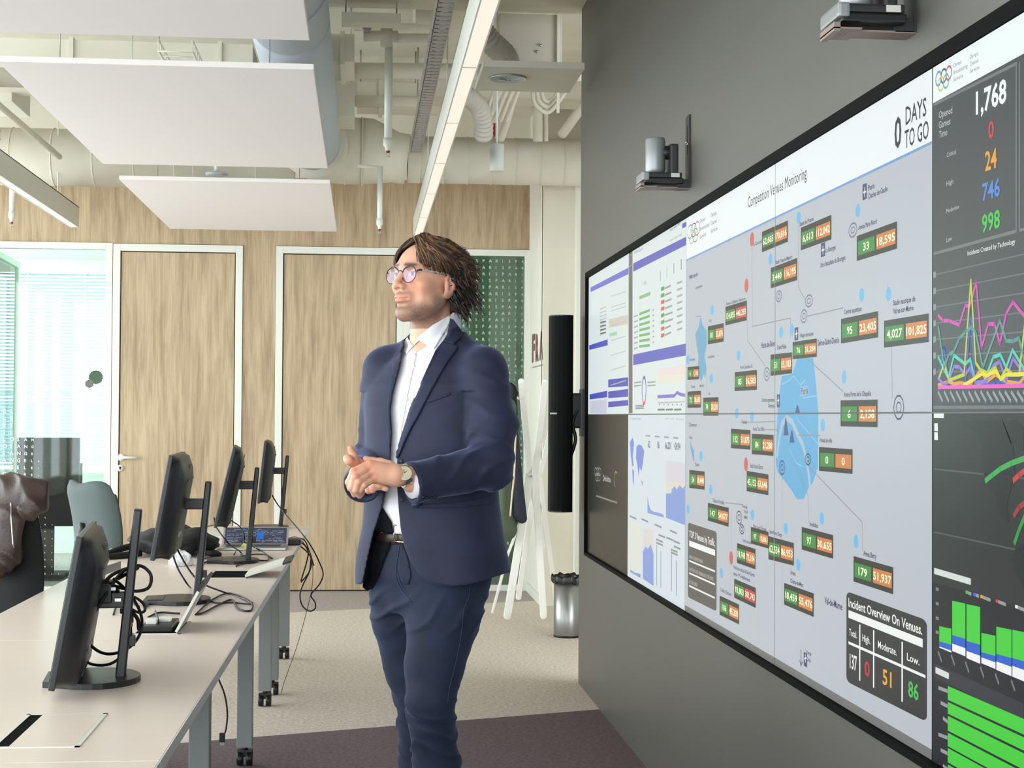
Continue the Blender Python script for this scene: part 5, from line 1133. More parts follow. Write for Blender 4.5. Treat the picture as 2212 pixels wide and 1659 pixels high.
# column speaker
t = empty('column_speaker', at(1212, 1105, Y=8.12)); tag(t, 'tall black column loudspeaker on an arm at the end of the charcoal wall', 'speaker')
a, b = at(1188, 1104, Y=8.12), at(1236, 683, Y=8.12); xc = (a.x + b.x) / 2 + .0; hw = .058
pr = []
for k in range(9): an = PI + k * PI / 8; pr.append((xc + hw * math.cos(an), 8.10 + .035 * math.sin(an), a.z))
pr += [(xc + hw, 8.19, a.z), (xc - hw, 8.19, a.z)]
under(MB().prism(pr, (0, 0, b.z - a.z)).build('cabinet', mat('speaker_black', (13, 13, 14), .8, spec=.2, bump=.15, bscale=700), bevel=.003), t)
mk = at(1194, 893, Y=8.05); under(MB().box(mk.x - .012, mk.x + .022, 8.058, 8.0625, mk.z - .004, mk.z + .004).build('maker_mark', M_LABEL), t)
for z in (a.z, b.z): under(MB().prism([(x, y, z - .004) for x, y, _ in pr], (0, 0, .008)).build('end_cap', M_BLACK), t)
zb3 = at(1250, 900, Y=8.12).z
under(MB().box(xc + hw - .01, xc + hw + .06, 8.11, 8.16, zb3 - .06, zb3 + .12, .01).box(xc + hw + .03, XD - .012, 8.12, 8.15, zb3 - .02, zb3 + .10, .006).build('swivel_arm', M_BLACK), t)
under(MB().box(XD - .014, XD, 8.09, 8.17, zb3 - .1, zb3 + .14, .002).build('wall_plate', mat('dark_steel', (70, 70, 72), .4, metal=.5)), t)
under(MB().tube(smooth_path([(XD - .02, 8.12, zb3 + .05), (XD - .055, 8.11, zb3 - .03), (XD - .04, 8.11, zb3 - .12), (XD - .07, 8.12, zb3 - .22), (XD - .085, 8.14, zb3 - .26)], 6), .009, 8).build('speaker_cable', M_CABLE), t)
# waste bin
c = at(1226, 1375, Z=0); bw = .088
t = empty('waste_bin', (c.x, c.y, 0)); tag(t, 'round steel waste bin with a black liner behind the charcoal wall end', 'bin')
ztp = at(1226, 1248, Y=c.y).z
under(MB().lathe([(bw * .96, .0), (bw, .01), (bw, ztp), (bw - .004, ztp), (bw - .006, .02), (0, .02)], 40, 'Z', (c.x, c.y, 0)).build('bin_body', mat('brushed_bin_steel', (150, 150, 150), .32, metal=.85, var=.05, scale=3)), t)
under(MB().lathe([(bw * .99, 0), (bw * 1.01, .004), (bw * 1.01, .012), (bw, .014)], 40, 'Z', (c.x, c.y, .0)).build('foot_ring', M_BLACK), t)
rg = []
mb = MB()
n = 48
vs = []; prof = [(bw - .008, ztp - .09, 0), (bw - .002, ztp + .004, .3), (bw + .006, ztp + .02, .8), (bw + .012, ztp + .004, 1), (bw + .010, ztp - .028, 1.2)]
for (r_, z_, a_) in prof:
    for k in range(n):
        w_ = 2 * PI * k / n; nn = a_ * (.005 * math.sin(7 * w_) + .004 * math.sin(13 * w_ + 1)); vs.append((c.x + (r_ + nn) * math.cos(w_), c.y + (r_ + nn) * math.sin(w_), z_ + nn * 1.2))
fs = [(i * n + k, i * n + (k + 1) % n, (i + 1) * n + (k + 1) % n, (i + 1) * n + k) for i in range(len(prof) - 1) for k in range(n)]
mb.faces(vs, fs, True); under(mb.build('bin_liner', mat('black_bin_liner', (24, 24, 26), .3)), t)
# coat rack of crossed white slats
YRK = 10.95
t = empty('coat_stand', at(1130, 1330, Y=YRK)); tag(t, 'white coat stand of crossed wooden slats beside the side wall', 'coat stand')
M_SLAT = mat('white_slat_lacquer', (240, 239, 235), .4)
def slat(p, q, r, w_, dy=0.):
    """a rounded flat slat bent at its middle point q"""
    A, Bq, Cq = (at(*v[:2], Y=v[2]) for v in (p, q, r))
    mb = MB(); P = [A, Bq, Cq]; vs = []
    for i, v in enumerate(P):
        d = (P[min(i + 1, 2)] - P[max(i - 1, 0)]).normalized(); n_ = Vector((d.z, 0, -d.x)).normalized() * w_ / 2; th = Vector((0, .012, 0))
        vs += [v - n_ - th, v + n_ - th, v + n_ + th, v - n_ + th]
    fs = [(0, 1, 2, 3), (8, 11, 10, 9)] + [(j * 4 + k, (j + 1) * 4 + k, (j + 1) * 4 + (k + 1) % 4, j * 4 + (k + 1) % 4) for j in (0, 1) for k in range(4)]
    mb.faces(vs, fs)
    for e in (A, Cq): mb.lathe([(0, -.012), (w_ / 2, -.012), (w_ / 2, .012), (0, .012)], 16, 'Y', e)
    return under(mb.build('slat', M_SLAT, bevel=.003), t)
slat((1126, 824, 10.9), (1144, 1022, 11.0), (1172, 1180, 11.1), .042)
slat((1144, 1030, 10.9), (1120, 1180, 10.8), (1096, 1330, 10.72), .052)
slat((1178, 826, 11.2), (1156, 1025, 10.95), (1174, 1330, 10.7), .046)
slat((1196, 900, 11.4), (1166, 1030, 11.2), (1202, 1300, 11.3), .034)
slat((1158, 1030, 11.2), (1140, 1150, 11.25), (1120, 1290, 11.35), .040)
slat((1150, 1060, 11.1), (1096, 1200, 11.1), (1064, 1322, 11.0), .018)
jc = at(1146, 1028, Y=10.93); under(MB().cyl((jc.x, 10.86, jc.z), (jc.x, 11.2, jc.z), .006).build('bolt', M_STEEL), t)
for (u, v) in ((1122, 862), (1112, 850)): c = at(u, v, Y=10.9); under(MB().cyl((c.x, 10.9, c.z), (c.x - .05, 10.85, c.z + .02), .008).build('peg', M_SLAT), t)
# ================================================================== the standing man
import openvdb
def hp(px, py, Y): return np.array(at(px, py, Y=Y))
def proj(P):
    d = P - CAM.astype(P.dtype); w = d @ FW.astype(P.dtype)
    return PCX + FPX * (d @ RT.astype(P.dtype)) / w, PCY - FPX * (d @ UP.astype(P.dtype)) / w, w
def capsule(P, a, b, ra, rb=None):
    a = np.asarray(a, np.float32); b = np.asarray(b, np.float32); rb = ra if rb is None else rb
    ab = b - a; t = np.clip(((P - a) @ ab) / max(1e-9, ab @ ab), 0, 1)
    return np.linalg.norm(P - a - t[:, None] * ab, axis=1) - (ra + (rb - ra) * t)
def ellipsoid(P, c, r):
    r = np.asarray(r, np.float32); q = (P - np.asarray(c, np.float32)) / r; k = np.linalg.norm(q, axis=1)
    return (k - 1) * min(r) * np.where(k > 1, 1, 1)
def smin(a, b, k):
    h = np.clip(.5 + .5 * (b - a) / k, 0, 1); return b * (1 - h) + a * h - k * h * (1 - h)
def smax(a, b, k): return -smin(-a, -b, k)
def polysdf(u, v, poly):
    poly = np.asarray(poly, np.float32); d = np.full(u.shape, 1e12, np.float32); s = np.ones(u.shape, np.float32)
    n = len(poly); j = n - 1
    for i in range(n):
        ex, ey = poly[j] - poly[i]; wx, wy = u - poly[i][0], v - poly[i][1]
        t = np.clip((wx * ex + wy * ey) / (ex * ex + ey * ey + 1e-9), 0, 1)
        d = np.minimum(d, (wx - ex * t) ** 2 + (wy - ey * t) ** 2)
        c1 = v >= poly[i][1]; c2 = v < poly[j][1]; c3 = ex * wy > ey * wx
        s = np.where((c1 & c2 & c3) | (~c1 & ~c2 & ~c3), -s, s); j = i
    return s * np.sqrt(d)
def grid_mesh(fn, lo, hi, vox):
    lo = np.array(lo, np.float32); hi = np.array(hi, np.float32); n = np.ceil((hi - lo) / vox).astype(int) + 1
    arr = np.empty(n, np.float32); gy, gz = np.meshgrid(lo[1] + np.arange(n[1]) * vox, lo[2] + np.arange(n[2]) * vox, indexing='ij')
    step = max(1, int(600000 / (n[1] * n[2])))
    for i in range(0, n[0], step):
        k = min(step, n[0] - i); xs = lo[0] + np.arange(i, i + k) * vox
        P = np.empty((k, n[1], n[2], 3), np.float32); P[..., 0] = xs[:, None, None]; P[..., 1] = gy; P[..., 2] = gz
        arr[i:i + k] = fn(P.reshape(-1, 3)).reshape(k, n[1], n[2])
    arr = np.clip(arr, -4 * vox, 4 * vox)
    arr[0], arr[-1], arr[:, 0], arr[:, -1], arr[:, :, 0], arr[:, :, -1] = [4 * vox] * 6
    g = openvdb.FloatGrid(4 * vox); g.copyFromArray(arr)
    pts, tris, quads = g.convertToPolygons(isovalue=0.0, adaptivity=0.0)
    return pts * vox + lo, tris, quads
def mesh_from(name, chunks, mats, parent, color=None, smooth=True):
    """chunks: list of (points, tris, quads); joined into one mesh"""
    V, F = [], []; off = 0
    for pts, tris, quads in chunks:
        V.append(pts); F += [tuple(int(x) + off for x in reversed(t)) for t in tris] + [tuple(int(x) + off for x in reversed(q)) for q in quads]; off += len(pts)
    V = np.concatenate(V); me = bpy.data.meshes.new(name); me.from_pydata(V.tolist(), [], F); me.update()
    # outward normals
    me.polygons.foreach_set('use_smooth', [smooth] * len(me.polygons))
    bm_ = bmesh.new(); bm_.from_mesh(me)
    if bm_.calc_volume(signed=True) < 0: bmesh.ops.reverse_faces(bm_, faces=bm_.faces)
    bm_.to_mesh(me); bm_.free()
    if color is not None:
        at_ = me.color_attributes.new('tone', 'FLOAT_COLOR', 'POINT'); c = np.ones((len(V), 4), np.float32); c[:, :3] = color(V); at_.data.foreach_set('color', c.ravel())
    for m in (mats if isinstance(mats, list) else [mats]): me.materials.append(m)
    o = bpy.data.objects.new(name, me); COL.objects.link(o); o.parent = parent
    if parent and parent.type == 'EMPTY': o.matrix_parent_inverse = Matrix.Translation(parent.location).inverted()
    return o
def tone_mat(name, rough=.5, spec=.4, sss=0., bump=0., bscale=400, sheen=0.):
    m = bpy.data.materials.new(name); m.use_nodes = True; nt = m.node_tree; b = nt.nodes['Principled BSDF']
    a = nt.nodes.new('ShaderNodeVertexColor'); a.layer_name = 'tone'; nt.links.new(a.outputs[0], b.inputs['Base Color'])
    b.inputs['Roughness'].default_value = rough; b.inputs['Specular IOR Level'].default_value = spec
    b.inputs['Subsurface Weight'].default_value = sss; b.inputs['Subsurface Radius'].default_value = (1, .35, .2); b.inputs['Subsurface Scale'].default_value = .006
    b.inputs['Sheen Weight'].default_value = sheen
    if bump:
        n2 = nt.nodes.new('ShaderNodeTexNoise'); n2.inputs['Scale'].default_value = bscale; bp_ = nt.nodes.new('ShaderNodeBump'); bp_.inputs['Strength'].default_value = bump; bp_.inputs['Distance'].default_value = .001
        tc = nt.nodes.new('ShaderNodeTexCoord'); nt.links.new(tc.outputs['Object'], n2.inputs['Vector']); nt.links.new(n2.outputs[0], bp_.inputs['Height']); nt.links.new(bp_.outputs[0], b.inputs['Normal'])
    return m
def L3(c): return np.array(lin(c)[:3], np.float32)
def vnoise(P, s, seed=0.):
    """cheap smooth noise from a few sines"""
    x, y, z = P[:, 0] * s, P[:, 1] * s, P[:, 2] * s
    return (np.sin(x + 1.3 * y + seed) * np.cos(1.7 * z - y + seed * 2) + np.sin(2.1 * z + .7 * x - seed) * np.cos(1.9 * y + .4 * z)) * .5

MAN = empty('person', (.19, 4.40, 0)); tag(MAN, 'standing man with wavy brown hair, glasses, navy blazer and jeans, hands clasped', 'person')
O3 = np.array([.19, 4.40, 0.], np.float32)
TH = math.radians(40); ST, CT = math.sin(TH), math.cos(TH)
LFT = np.array([CT, -ST, 0], np.float32); FWD = np.array([-ST, -CT, 0], np.float32)
def loc(P): q = P - O3; return np.stack([q @ LFT, q @ FWD, q[:, 2]], 1)
def wl3(x, y, z): return O3 + LFT * x + FWD * y + np.array([0, 0, z], np.float32)

def section(P, rows, n=2.3, cx=None):
    """stack of superellipse sections; rows: z, half width, half depth, centre y"""
    z = P[:, 2]; R = np.array(rows, np.float32); a = np.interp(z, R[:, 0], R[:, 1]); b = np.interp(z, R[:, 0], R[:, 2]); cy = np.interp(z, R[:, 0], R[:, 3])
    k = ((np.abs(P[:, 0]) / a) ** n + (np.abs(P[:, 1] - cy) / b) ** n) ** (1 / n)
    return (k - 1) * np.minimum(a, b)
TORSO = [(.86, .232, .166, .0), (.95, .226, .160, 0), (1.05, .210, .150, 0), (1.14, .198, .140, .002), (1.22, .192, .136, .004), (1.30, .197, .140, .004), (1.40, .203, .142, 0), (1.46, .200, .132, -.006), (1.51, .165, .112, -.014), (1.55, .105, .086, -.02), (1.60, .078, .07, -.022)]
def torso(P):
    q = loc(P); d = section(q, TORSO); d = np.maximum(d, q[:, 2] - 1.60)
    d *= .85
    for s in (-1, 1):
        d = smin(d, capsule(q, (s * .06, -.024, 1.560), (s * .165, -.014, 1.512), .042, .050), .035)
    return d
# arms (photo points with distances)
LS, LE, LW = hp(1046, 805, 4.275), hp(1058, 1006, 4.20), hp(888, 1043, 4.10)
RS, RE, RW = hp(832, 800, 4.50), hp(812, 990, 4.49), hp(783, 1046, 4.245)
def fold(P, a, b, amp, freq, seed, dirv=(.3, .2, 1)):
    """cloth folds across a limb, strongest at its middle"""
    d = np.array(dirv, np.float32); ab = b - a; t = np.clip(((P - a) @ ab) / (ab @ ab), -.3, 1.3)
    ph = P @ (d / np.linalg.norm(d)) * freq + 2.2 * vnoise(P, 14, seed)
    return -1.7 * amp * (np.exp(-4 * np.sin(ph / 2) ** 2) - .42) * np.exp(-((t - .5) / .45) ** 2)
def arms(P, grow=0.):
    lm = (LS * .45 + LE * .55) + np.array([.012, 0, 0])
    d = capsule(P, LS, lm, .061, .066); d = smin(d, capsule(P, lm, LE, .066, .058), .02)
    e = smin(capsule(P, LE, LW, .060, .052), capsule(P, LW, LW + (LW - LE) * .01, .052), .01)
    d = smin(d, e, .03)
    d += fold(P, LE + np.array([0, 0, .10]), LE - np.array([.10, 0, .03]), .0045, 112, 1.3, (-.75, 0, 1)) + fold(P, LS, LE, .003, 90, 3., (.5, 0, 1)) + .0025 * vnoise(P, 34, 4)
    r = capsule(P, RS, RE, .062, .056); r2 = capsule(P, RE, RW, .055, .050); r = smin(r, r2, .02)
    r += fold(P, RE + np.array([0, 0, .08]), RE - np.array([0, 0, .04]), .005, 110, 2.1, (.7, 0, 1)) + .002 * vnoise(P, 30, 2)
    # flat cuff ends
    dl = (LW - LE) / np.linalg.norm(LW - LE); d = smax(d, (P - LW) @ dl - .002, .006)
    dr = (RW - RE) / np.linalg.norm(RW - RE); r = smax(r, (P - RW) @ dr - .012, .006)
    return d - grow, r - grow
OPEN = [(980, 668), (974, 690), (966, 722), (943, 757), (917, 812), (889, 877), (864, 960), (858, 992), (857, 1040), (861, 1100), (865, 1140), (873, 1180), (886, 1212), (906, 1240), (925, 1256), (950, 1267), (975, 1290), (760, 1290),
        (780, 1272), (786, 1250), (796, 1200), (808, 1150), (824, 1100), (838, 1040), (843, 994), (847, 934), (844, 887), (849, 850), (867, 781), (870, 756), (874, 728), (890, 668)]
HEM = [(740, 1262), (783, 1262), (792, 1276), (806, 1272), (940, 1262), (970, 1267), (1010, 1263), (1045, 1254), (1094, 1238), (1200, 1215), (1200, 1700), (740, 1700)]
def jacket_f(P):
    q = loc(P); d = torso(P); u, v, w = proj(P)
    # body shaping: waist creases, side drape
    d = d + .0022 * vnoise(P, 16, .5) + .003 * np.sin(q[:, 0] * 40 + 3) * np.clip((1.10 - q[:, 2]) / .25, 0, 1)
    ins = polysdf(u, v, OPEN) * w / FPX; carve = np.maximum(ins, -(q[:, 1] + .0)); deep = np.where(q[:, 2] < 1.16, .5, np.where(q[:, 2] > 1.43, .09, .022))
    carve = np.maximum(carve, -(d + deep))
    hem = polysdf(u, v, HEM) * w / FPX
    solid = d
    hollow = np.maximum(d + .009, q[:, 2] - 1.14)          # skirts are a thin layer
    d = np.maximum(d, -hollow); d = smax(d, -carve, .002); d = np.maximum(d, -hem)
    # neck hole
    d = np.maximum(d, -capsule(q, (0, -.012, 1.50), (0, -.03, 1.66), .066, .070))
    a, r = arms(P)
    kk = np.where(P[:, 2] > 1.44, .035, .010); d = smin(d, a, kk); d = smin(d, r, kk)
    # hollow cuffs
    dl = (LW - LE) / np.linalg.norm(LW - LE); d = np.maximum(d, -capsule(P, LW - dl * .04, LW + dl * .05, .044))
    dr = (RW - RE) / np.linalg.norm(RW - RE); d = np.maximum(d, -capsule(P, RW - dr * .03, RW + dr * .06, .043))
    return d
def fabric(name, dark, light, scale=900, rough=.75, sheen=.3, wv=.25):
    m = bpy.data.materials.new(name); m.use_nodes = True; nt = m.node_tree; b = nt.nodes['Principled BSDF']; N = nt.nodes.new; Lk = nt.links.new
    tc = N('ShaderNodeTexCoord'); mp = N('ShaderNodeMapping'); mp.inputs['Rotation'].default_value = (.3, .5, .7); Lk(tc.outputs['Object'], mp.inputs[0])
    n = N('ShaderNodeTexNoise'); n.inputs['Scale'].default_value = scale; n.inputs['Detail'].default_value = 2; Lk(mp.outputs[0], n.inputs['Vector'])
    n0 = N('ShaderNodeTexNoise'); n0.inputs['Scale'].default_value = 14; n0.inputs['Detail'].default_value = 4; Lk(tc.outputs['Object'], n0.inputs['Vector'])
    ad = N('ShaderNodeMath'); ad.operation = 'MULTIPLY_ADD'; ad.inputs[1].default_value = wv; Lk(n.outputs[0], ad.inputs[0])
    ml = N('ShaderNodeMath'); ml.operation = 'MULTIPLY'; ml.inputs[1].default_value = 1 - wv; Lk(n0.outputs[0], ml.inputs[0]); Lk(ml.outputs[0], ad.inputs[2])
    r = N('ShaderNodeValToRGB'); r.color_ramp.elements[0].position = .3; r.color_ramp.elements[1].position = .7; r.color_ramp.elements[0].color = lin(dark); r.color_ramp.elements[1].color = lin(light)
    Lk(ad.outputs[0], r.inputs[0]); Lk(r.outputs[0], b.inputs['Base Color']); b.inputs['Roughness'].default_value = rough; b.inputs['Sheen Weight'].default_value = sheen; b.inputs['Sheen Roughness'].default_value = .4; b.inputs['Sheen Tint'].default_value = (.5, .6, 1, 1)
    bp_ = N('ShaderNodeBump'); bp_.inputs['Strength'].default_value = .25; bp_.inputs['Distance'].default_value = .0008; Lk(n.outputs[0], bp_.inputs['Height']); Lk(bp_.outputs[0], b.inputs['Normal'])
    return m
M_NAVY = fabric('navy_wool', (17, 22, 44), (28, 35, 66)); M_DENIM = fabric('dark_denim', (10, 20, 38), (26, 43, 72), 700, .8, .2, .4)
M_DARKPATCH = mat('dark_patch_cloth', (10, 11, 17), .9, spec=.15); M_SHIRT = mat('white_shirt_cotton', (236, 234, 240), .8, bump=.1, bscale=900)
VOXJ = .0036
jk = mesh_from('jacket', [grid_mesh(jacket_f, (-.10, 3.98, .86), (.50, 4.68, 1.66), VOXJ)], M_NAVY, MAN)
# ---- shirt
SHTOP = [(600, 500), (600, 742), (868, 738), (880, 752), (893, 746), (905, 727), (935, 703), (972, 681), (1000, 655), (1200, 600), (1200, 500)]
def shirt_f(P):
    q = loc(P); d = torso(P) + .014 + .0030 * np.sin(q[:, 0] * 70 + 5 * np.sin(q[:, 2] * 9)) * np.clip((1.35 - q[:, 2]) * 3, 0, 1) + .0015 * vnoise(P, 30, 3)
    d = np.maximum(d, q[:, 2] - 1.62); d = smin(d, capsule(q, (0, -.010, 1.46), (0, -.024, 1.66), .066, .063), .012)
    u, v, w = proj(P); d = np.maximum(d, -polysdf(u, v, SHTOP) * w / FPX)
    d = np.maximum(d, -capsule(q, (0, -.008, 1.585), (0, -.03, 1.75), .056))
    d = smax(d, 1.058 - q[:, 2], .012)
    return d
sh = mesh_from('shirt', [grid_mesh(shirt_f, (-.05, 4.14, 1.03), (.42, 4.66, 1.68), .0036)], M_SHIRT, MAN)
# ---- jeans
LH = [(962, 1275, 4.37, .106), (958, 1330, 4.34, .100), (938, 1440, 4.30, .078), (930, 1515, 4.27, .065), (932, 1560, 4.29, .062), (943, 1650, 4.32, .0635), (944, 1780, 4.38, .054), (946, 1905, 4.44, .052)]
RHp = [(868, 1275, 4.46, .092), (874, 1330, 4.48, .092), (888, 1440, 4.48, .074), (905, 1520, 4.46, .062), (907, 1570, 4.47, .060), (908, 1650, 4.50, .061), (908, 1780, 4.56, .053), (912, 1880, 4.62, .05)]
LHw = [(hp(a, b, c), r) for a, b, c, r in LH]; RHw = [(hp(a, b, c), r) for a, b, c, r in RHp]
PELV = [(.84, .13, .10, 0), (.88, .155, .115, 0), (.94, .176, .126, 0), (1.00, .178, .126, 0), (1.06, .172, .120, 0), (1.10, .172, .12, 0)]
def jeans_f(P):
    q = loc(P); d = np.maximum(section(q, PELV) * .9, np.maximum(q[:, 2] - 1.038, .84 - q[:, 2]))
    for ch, kk in ((LHw, .03), (RHw, .02)):
        c = None
        for (a, ra), (b, rb) in zip(ch[:-1], ch[1:]):
            e = capsule(P, a, b, ra, rb); c = e if c is None else smin(c, e, .015)
        d = smin(d, c, kk)
    z = P[:, 2]
    kn = np.exp(-((z - .53) / .10) ** 2); d -= .0075 * (np.exp(-5 * np.sin(z * 62 + 2.4 * vnoise(P, 16, 1) + P[:, 0] * 22) ** 2) - .4) * kn
    cr = np.exp(-((z - .845) / .05) ** 2); d -= .006 * (np.exp(-5 * np.sin(z * 55 - P[:, 0] * 34 + 2 * vnoise(P, 12, 2)) ** 2) - .4) * cr
    d += .0015 * vnoise(P, 34, 5)
    return d
jn = mesh_from('jeans', [grid_mesh(jeans_f, (-.02, 4.14, .07), (.42, 4.72, 1.06), .0046)], M_DENIM, MAN)
# ---- body: legs and trunk coarse, hands and head fine, all one mesh
HO = hp(923, 612, 4.365).astype(np.float32)                       # between the ears
HY = math.radians(50); PT = math.radians(5)
HL = np.array([math.cos(HY), -math.sin(HY), 0], np.float32); HF0 = np.array([-math.sin(HY), -math.cos(HY), 0], np.float32); Z3 = np.array([0, 0, 1], np.float32)
HF = HF0 * math.cos(PT) + Z3 * math.sin(PT); HU = -HF0 * math.sin(PT) + Z3 * math.cos(PT)
def hl(P): q = P - HO; return np.stack([q @ HL, q @ HF, q @ HU], 1)
def hw_(x, y, z): return HO + HL * x + HF * y + HU * z
def head_f(P):
    q = hl(P); s = q.copy(); s[:, 0] = np.abs(s[:, 0])
    d = ellipsoid(q, (0, -.012, .040), (.0745, .096, .074))
    d = smin(d, ellipsoid(q, (0, .030, -.004), (.063, .062, .084)), .03)
    d = smin(d, ellipsoid(q, (0, .022, -.058), (.058, .058, .042)), .025)
    d = smin(d, capsule(s, (.050, -.006, -.045), (.016, .062, -.092), .015, .017), .025)
    d = smin(d, ellipsoid(q, (0, .070, -.092), (.024, .020, .018)), .02)
    d = smin(d, ellipsoid(s, (.043, .058, -.016), (.022, .022, .018)), .02)
    d = smin(d, capsule(s, (.008, .086, .033), (.044, .074, .034), .0085, .007), .014)
    d = smax(d, -ellipsoid(s, (.032, .104, .011), (.020, .022, .013)), .012)
    d = smin(d, ellipsoid(s, (.032, .0735, .011), (.0155, .0135, .0125)), .004)
    d = smax(d, -ellipsoid(s, (.040, .094, -.045), (.012, .016, .02)), .02)
    n = capsule(q, (0, .087, .026), (0, .107, -.014), .0075, .0095); n = smin(n, ellipsoid(q, (0, .1085, -.021), (.0105, .0105, .009)), .008)
    n = smin(n, ellipsoid(s, (.0125, .099, -.0245), (.0075, .010, .0075)), .006); d = smin(d, n, .010)
    d = smax(d, -ellipsoid(s, (.0065, .104, -.0325), (.0042, .0065, .004)), .003)
    d = smin(d, ellipsoid(q, (0, .083, -.050), (.026, .014, .016)), .015)
    d = smin(d, ellipsoid(q, (0, .0935, -.0505), (.021, .0085, .0055)), .004); d = smin(d, ellipsoid(q, (0, .0925, -.0605), (.019, .009, .0065)), .004)
    d = smax(d, -capsule(s, (0, .1035, -.0555), (.025, .089, -.0560), .0017), .003)
    d = smax(d, -ellipsoid(q, (0, .098, -.0735), (.016, .008, .005)), .008)
    # ears
    e = ellipsoid(s, (.079, -.012, -.009), (.009, .019, .031)); e = smax(e, -ellipsoid(s, (.087, -.008, -.004), (.010, .011, .019)), .003)
    e = smin(e, capsule(s, (.081, -.001, -.014), (.081, .001, -.004), .005), .004); e = smin(e, ellipsoid(s, (.077, -.004, -.036), (.0065, .009, .0095)), .006)
    d = smin(d, e, .006)
    # neck
    nk = capsule(P, hp(932, 660, 4.395), hp(930, 790, 4.42), .056, .060); d = smin(d, nk, .022)
    return d
def head_col(V):
    q = hl(V.astype(np.float32)); x, y, z = np.abs(q[:, 0]), q[:, 1], q[:, 2]
    c = np.tile(L3((220, 168, 142)), (len(V), 1))
    def mixin(col, w): c[:] = c * (1 - w[:, None]) + L3(col) * w[:, None]
    sm = lambda a, b, t: np.clip((t - a) / (b - a), 0, 1) ** 2 * (3 - 2 * np.clip((t - a) / (b - a), 0, 1))
    mixin((222, 142, 112), .55 * np.exp(-(((x - .042) / .022) ** 2 + ((y - .07) / .03) ** 2 + ((z + .022) / .022) ** 2)))
    mixin((214, 138, 112), .5 * np.exp(-((x / .014) ** 2 + ((y - .108) / .014) ** 2 + ((z + .02) / .014) ** 2)))
    mixin((205, 140, 118), .5 * sm(.074, .086, x) * (np.abs(z) < .045))
    # stubble along jaw, chin and upper lip
    jaw = sm(-.050, -.080, z + .030 * sm(.02, .06, x) * 0) * sm(-.03, .0, y + .012)
    side = sm(.030, .052, x) * sm(-.018, -.05, z) * sm(.05, .02, y) * sm(-.03, -.015, y)
    tache = np.exp(-((x / .027) ** 4 + ((z + .0405) / .0062) ** 2)) * (y > .07)
    rn = np.random.RandomState(3).rand(len(V)); w = np.clip(np.maximum(np.maximum(jaw, side) * .78, tache * .85) * (.70 + .5 * rn), 0, .9) * (z > -.125)
    mixin((112, 88, 76), w)
    lips = np.exp(-((x / .0235) ** 6 + ((z + .0555) / .0092) ** 4)) * (y > .082); mixin((200, 122, 112), .7 * lips)
    brow = np.exp(-((((x - .029) / .0215) ** 6) + ((z - .0355 + .10 * (x - .025) ** 2 * 10) / .0058) ** 2)) * (y > .06); mixin((58, 42, 34), .95 * brow)
    ball = np.exp(-(((x - .032) / .0115) ** 6 + ((z - .0105) / .0052) ** 4)) * (y > .078); mixin((226, 222, 220), .9 * ball)
    xs = q[:, 0]; iris = np.exp(-(((np.abs(xs - .002) - .032) / .0058) ** 6 + ((z - .0110) / .0054) ** 6)) * (y > .080); mixin((52, 40, 34), .95 * iris)
    lash = np.exp(-(((x - .032) / .0145) ** 6 + ((z - .0165) / .0018) ** 2)) * (y > .074); mixin((50, 38, 34), .8 * lash)
    return c
# hands
def finger(P, pts, r0, r1, k=.004):
    Q = [hp(*p) for p in pts]; n = len(Q) - 1; d = None
    for i in range(n):
        e = capsule(P, Q[i], Q[i + 1], r0 + (r1 - r0) * i / n, r0 + (r1 - r0) * (i + 1) / n); d = e if d is None else smin(d, e, k)
    return d
def left_hand(P):
    d = capsule(P, hp(884, 1027, 4.085), hp(856, 1026, 4.065), .0245, .0235)
    pl = smin(capsule(P, hp(856, 1020, 4.065), hp(800, 1004, 4.05), .019, .0125), capsule(P, hp(858, 1036, 4.065), hp(812, 1034, 4.052), .018, .0135), .012)
    pl = smin(pl, capsule(P, hp(850, 1028, 4.06), hp(806, 1018, 4.048), .0185, .0135), .012)
    d = smin(d, pl, .014)
    fs = [finger(P, [(797, 1003, 4.050), (764, 1018, 4.035), (753, 1042, 4.042), (756, 1055, 4.062)], .0100, .0078),
          finger(P, [(795, 1011, 4.046), (767, 1030, 4.022), (759, 1052, 4.030), (766, 1068, 4.050)], .0104, .0080),
          finger(P, [(799, 1022, 4.046), (774, 1041, 4.020), (768, 1058, 4.028), (777, 1071, 4.048)], .0102, .0078),
          finger(P, [(808, 1034, 4.048), (786, 1048, 4.024), (779, 1058, 4.032), (782, 1067, 4.050)], .0092, .0070)]
    f = fs[0]
    for g in fs[1:]: f = smin(f, g, .0015)
    d = smin(d, f, .006)
    th = finger(P, [(842, 1006, 4.075), (822, 999, 4.085), (806, 996, 4.088), (790, 991, 4.086)], .0135, .0075); d = smin(d, th, .008)
    return d
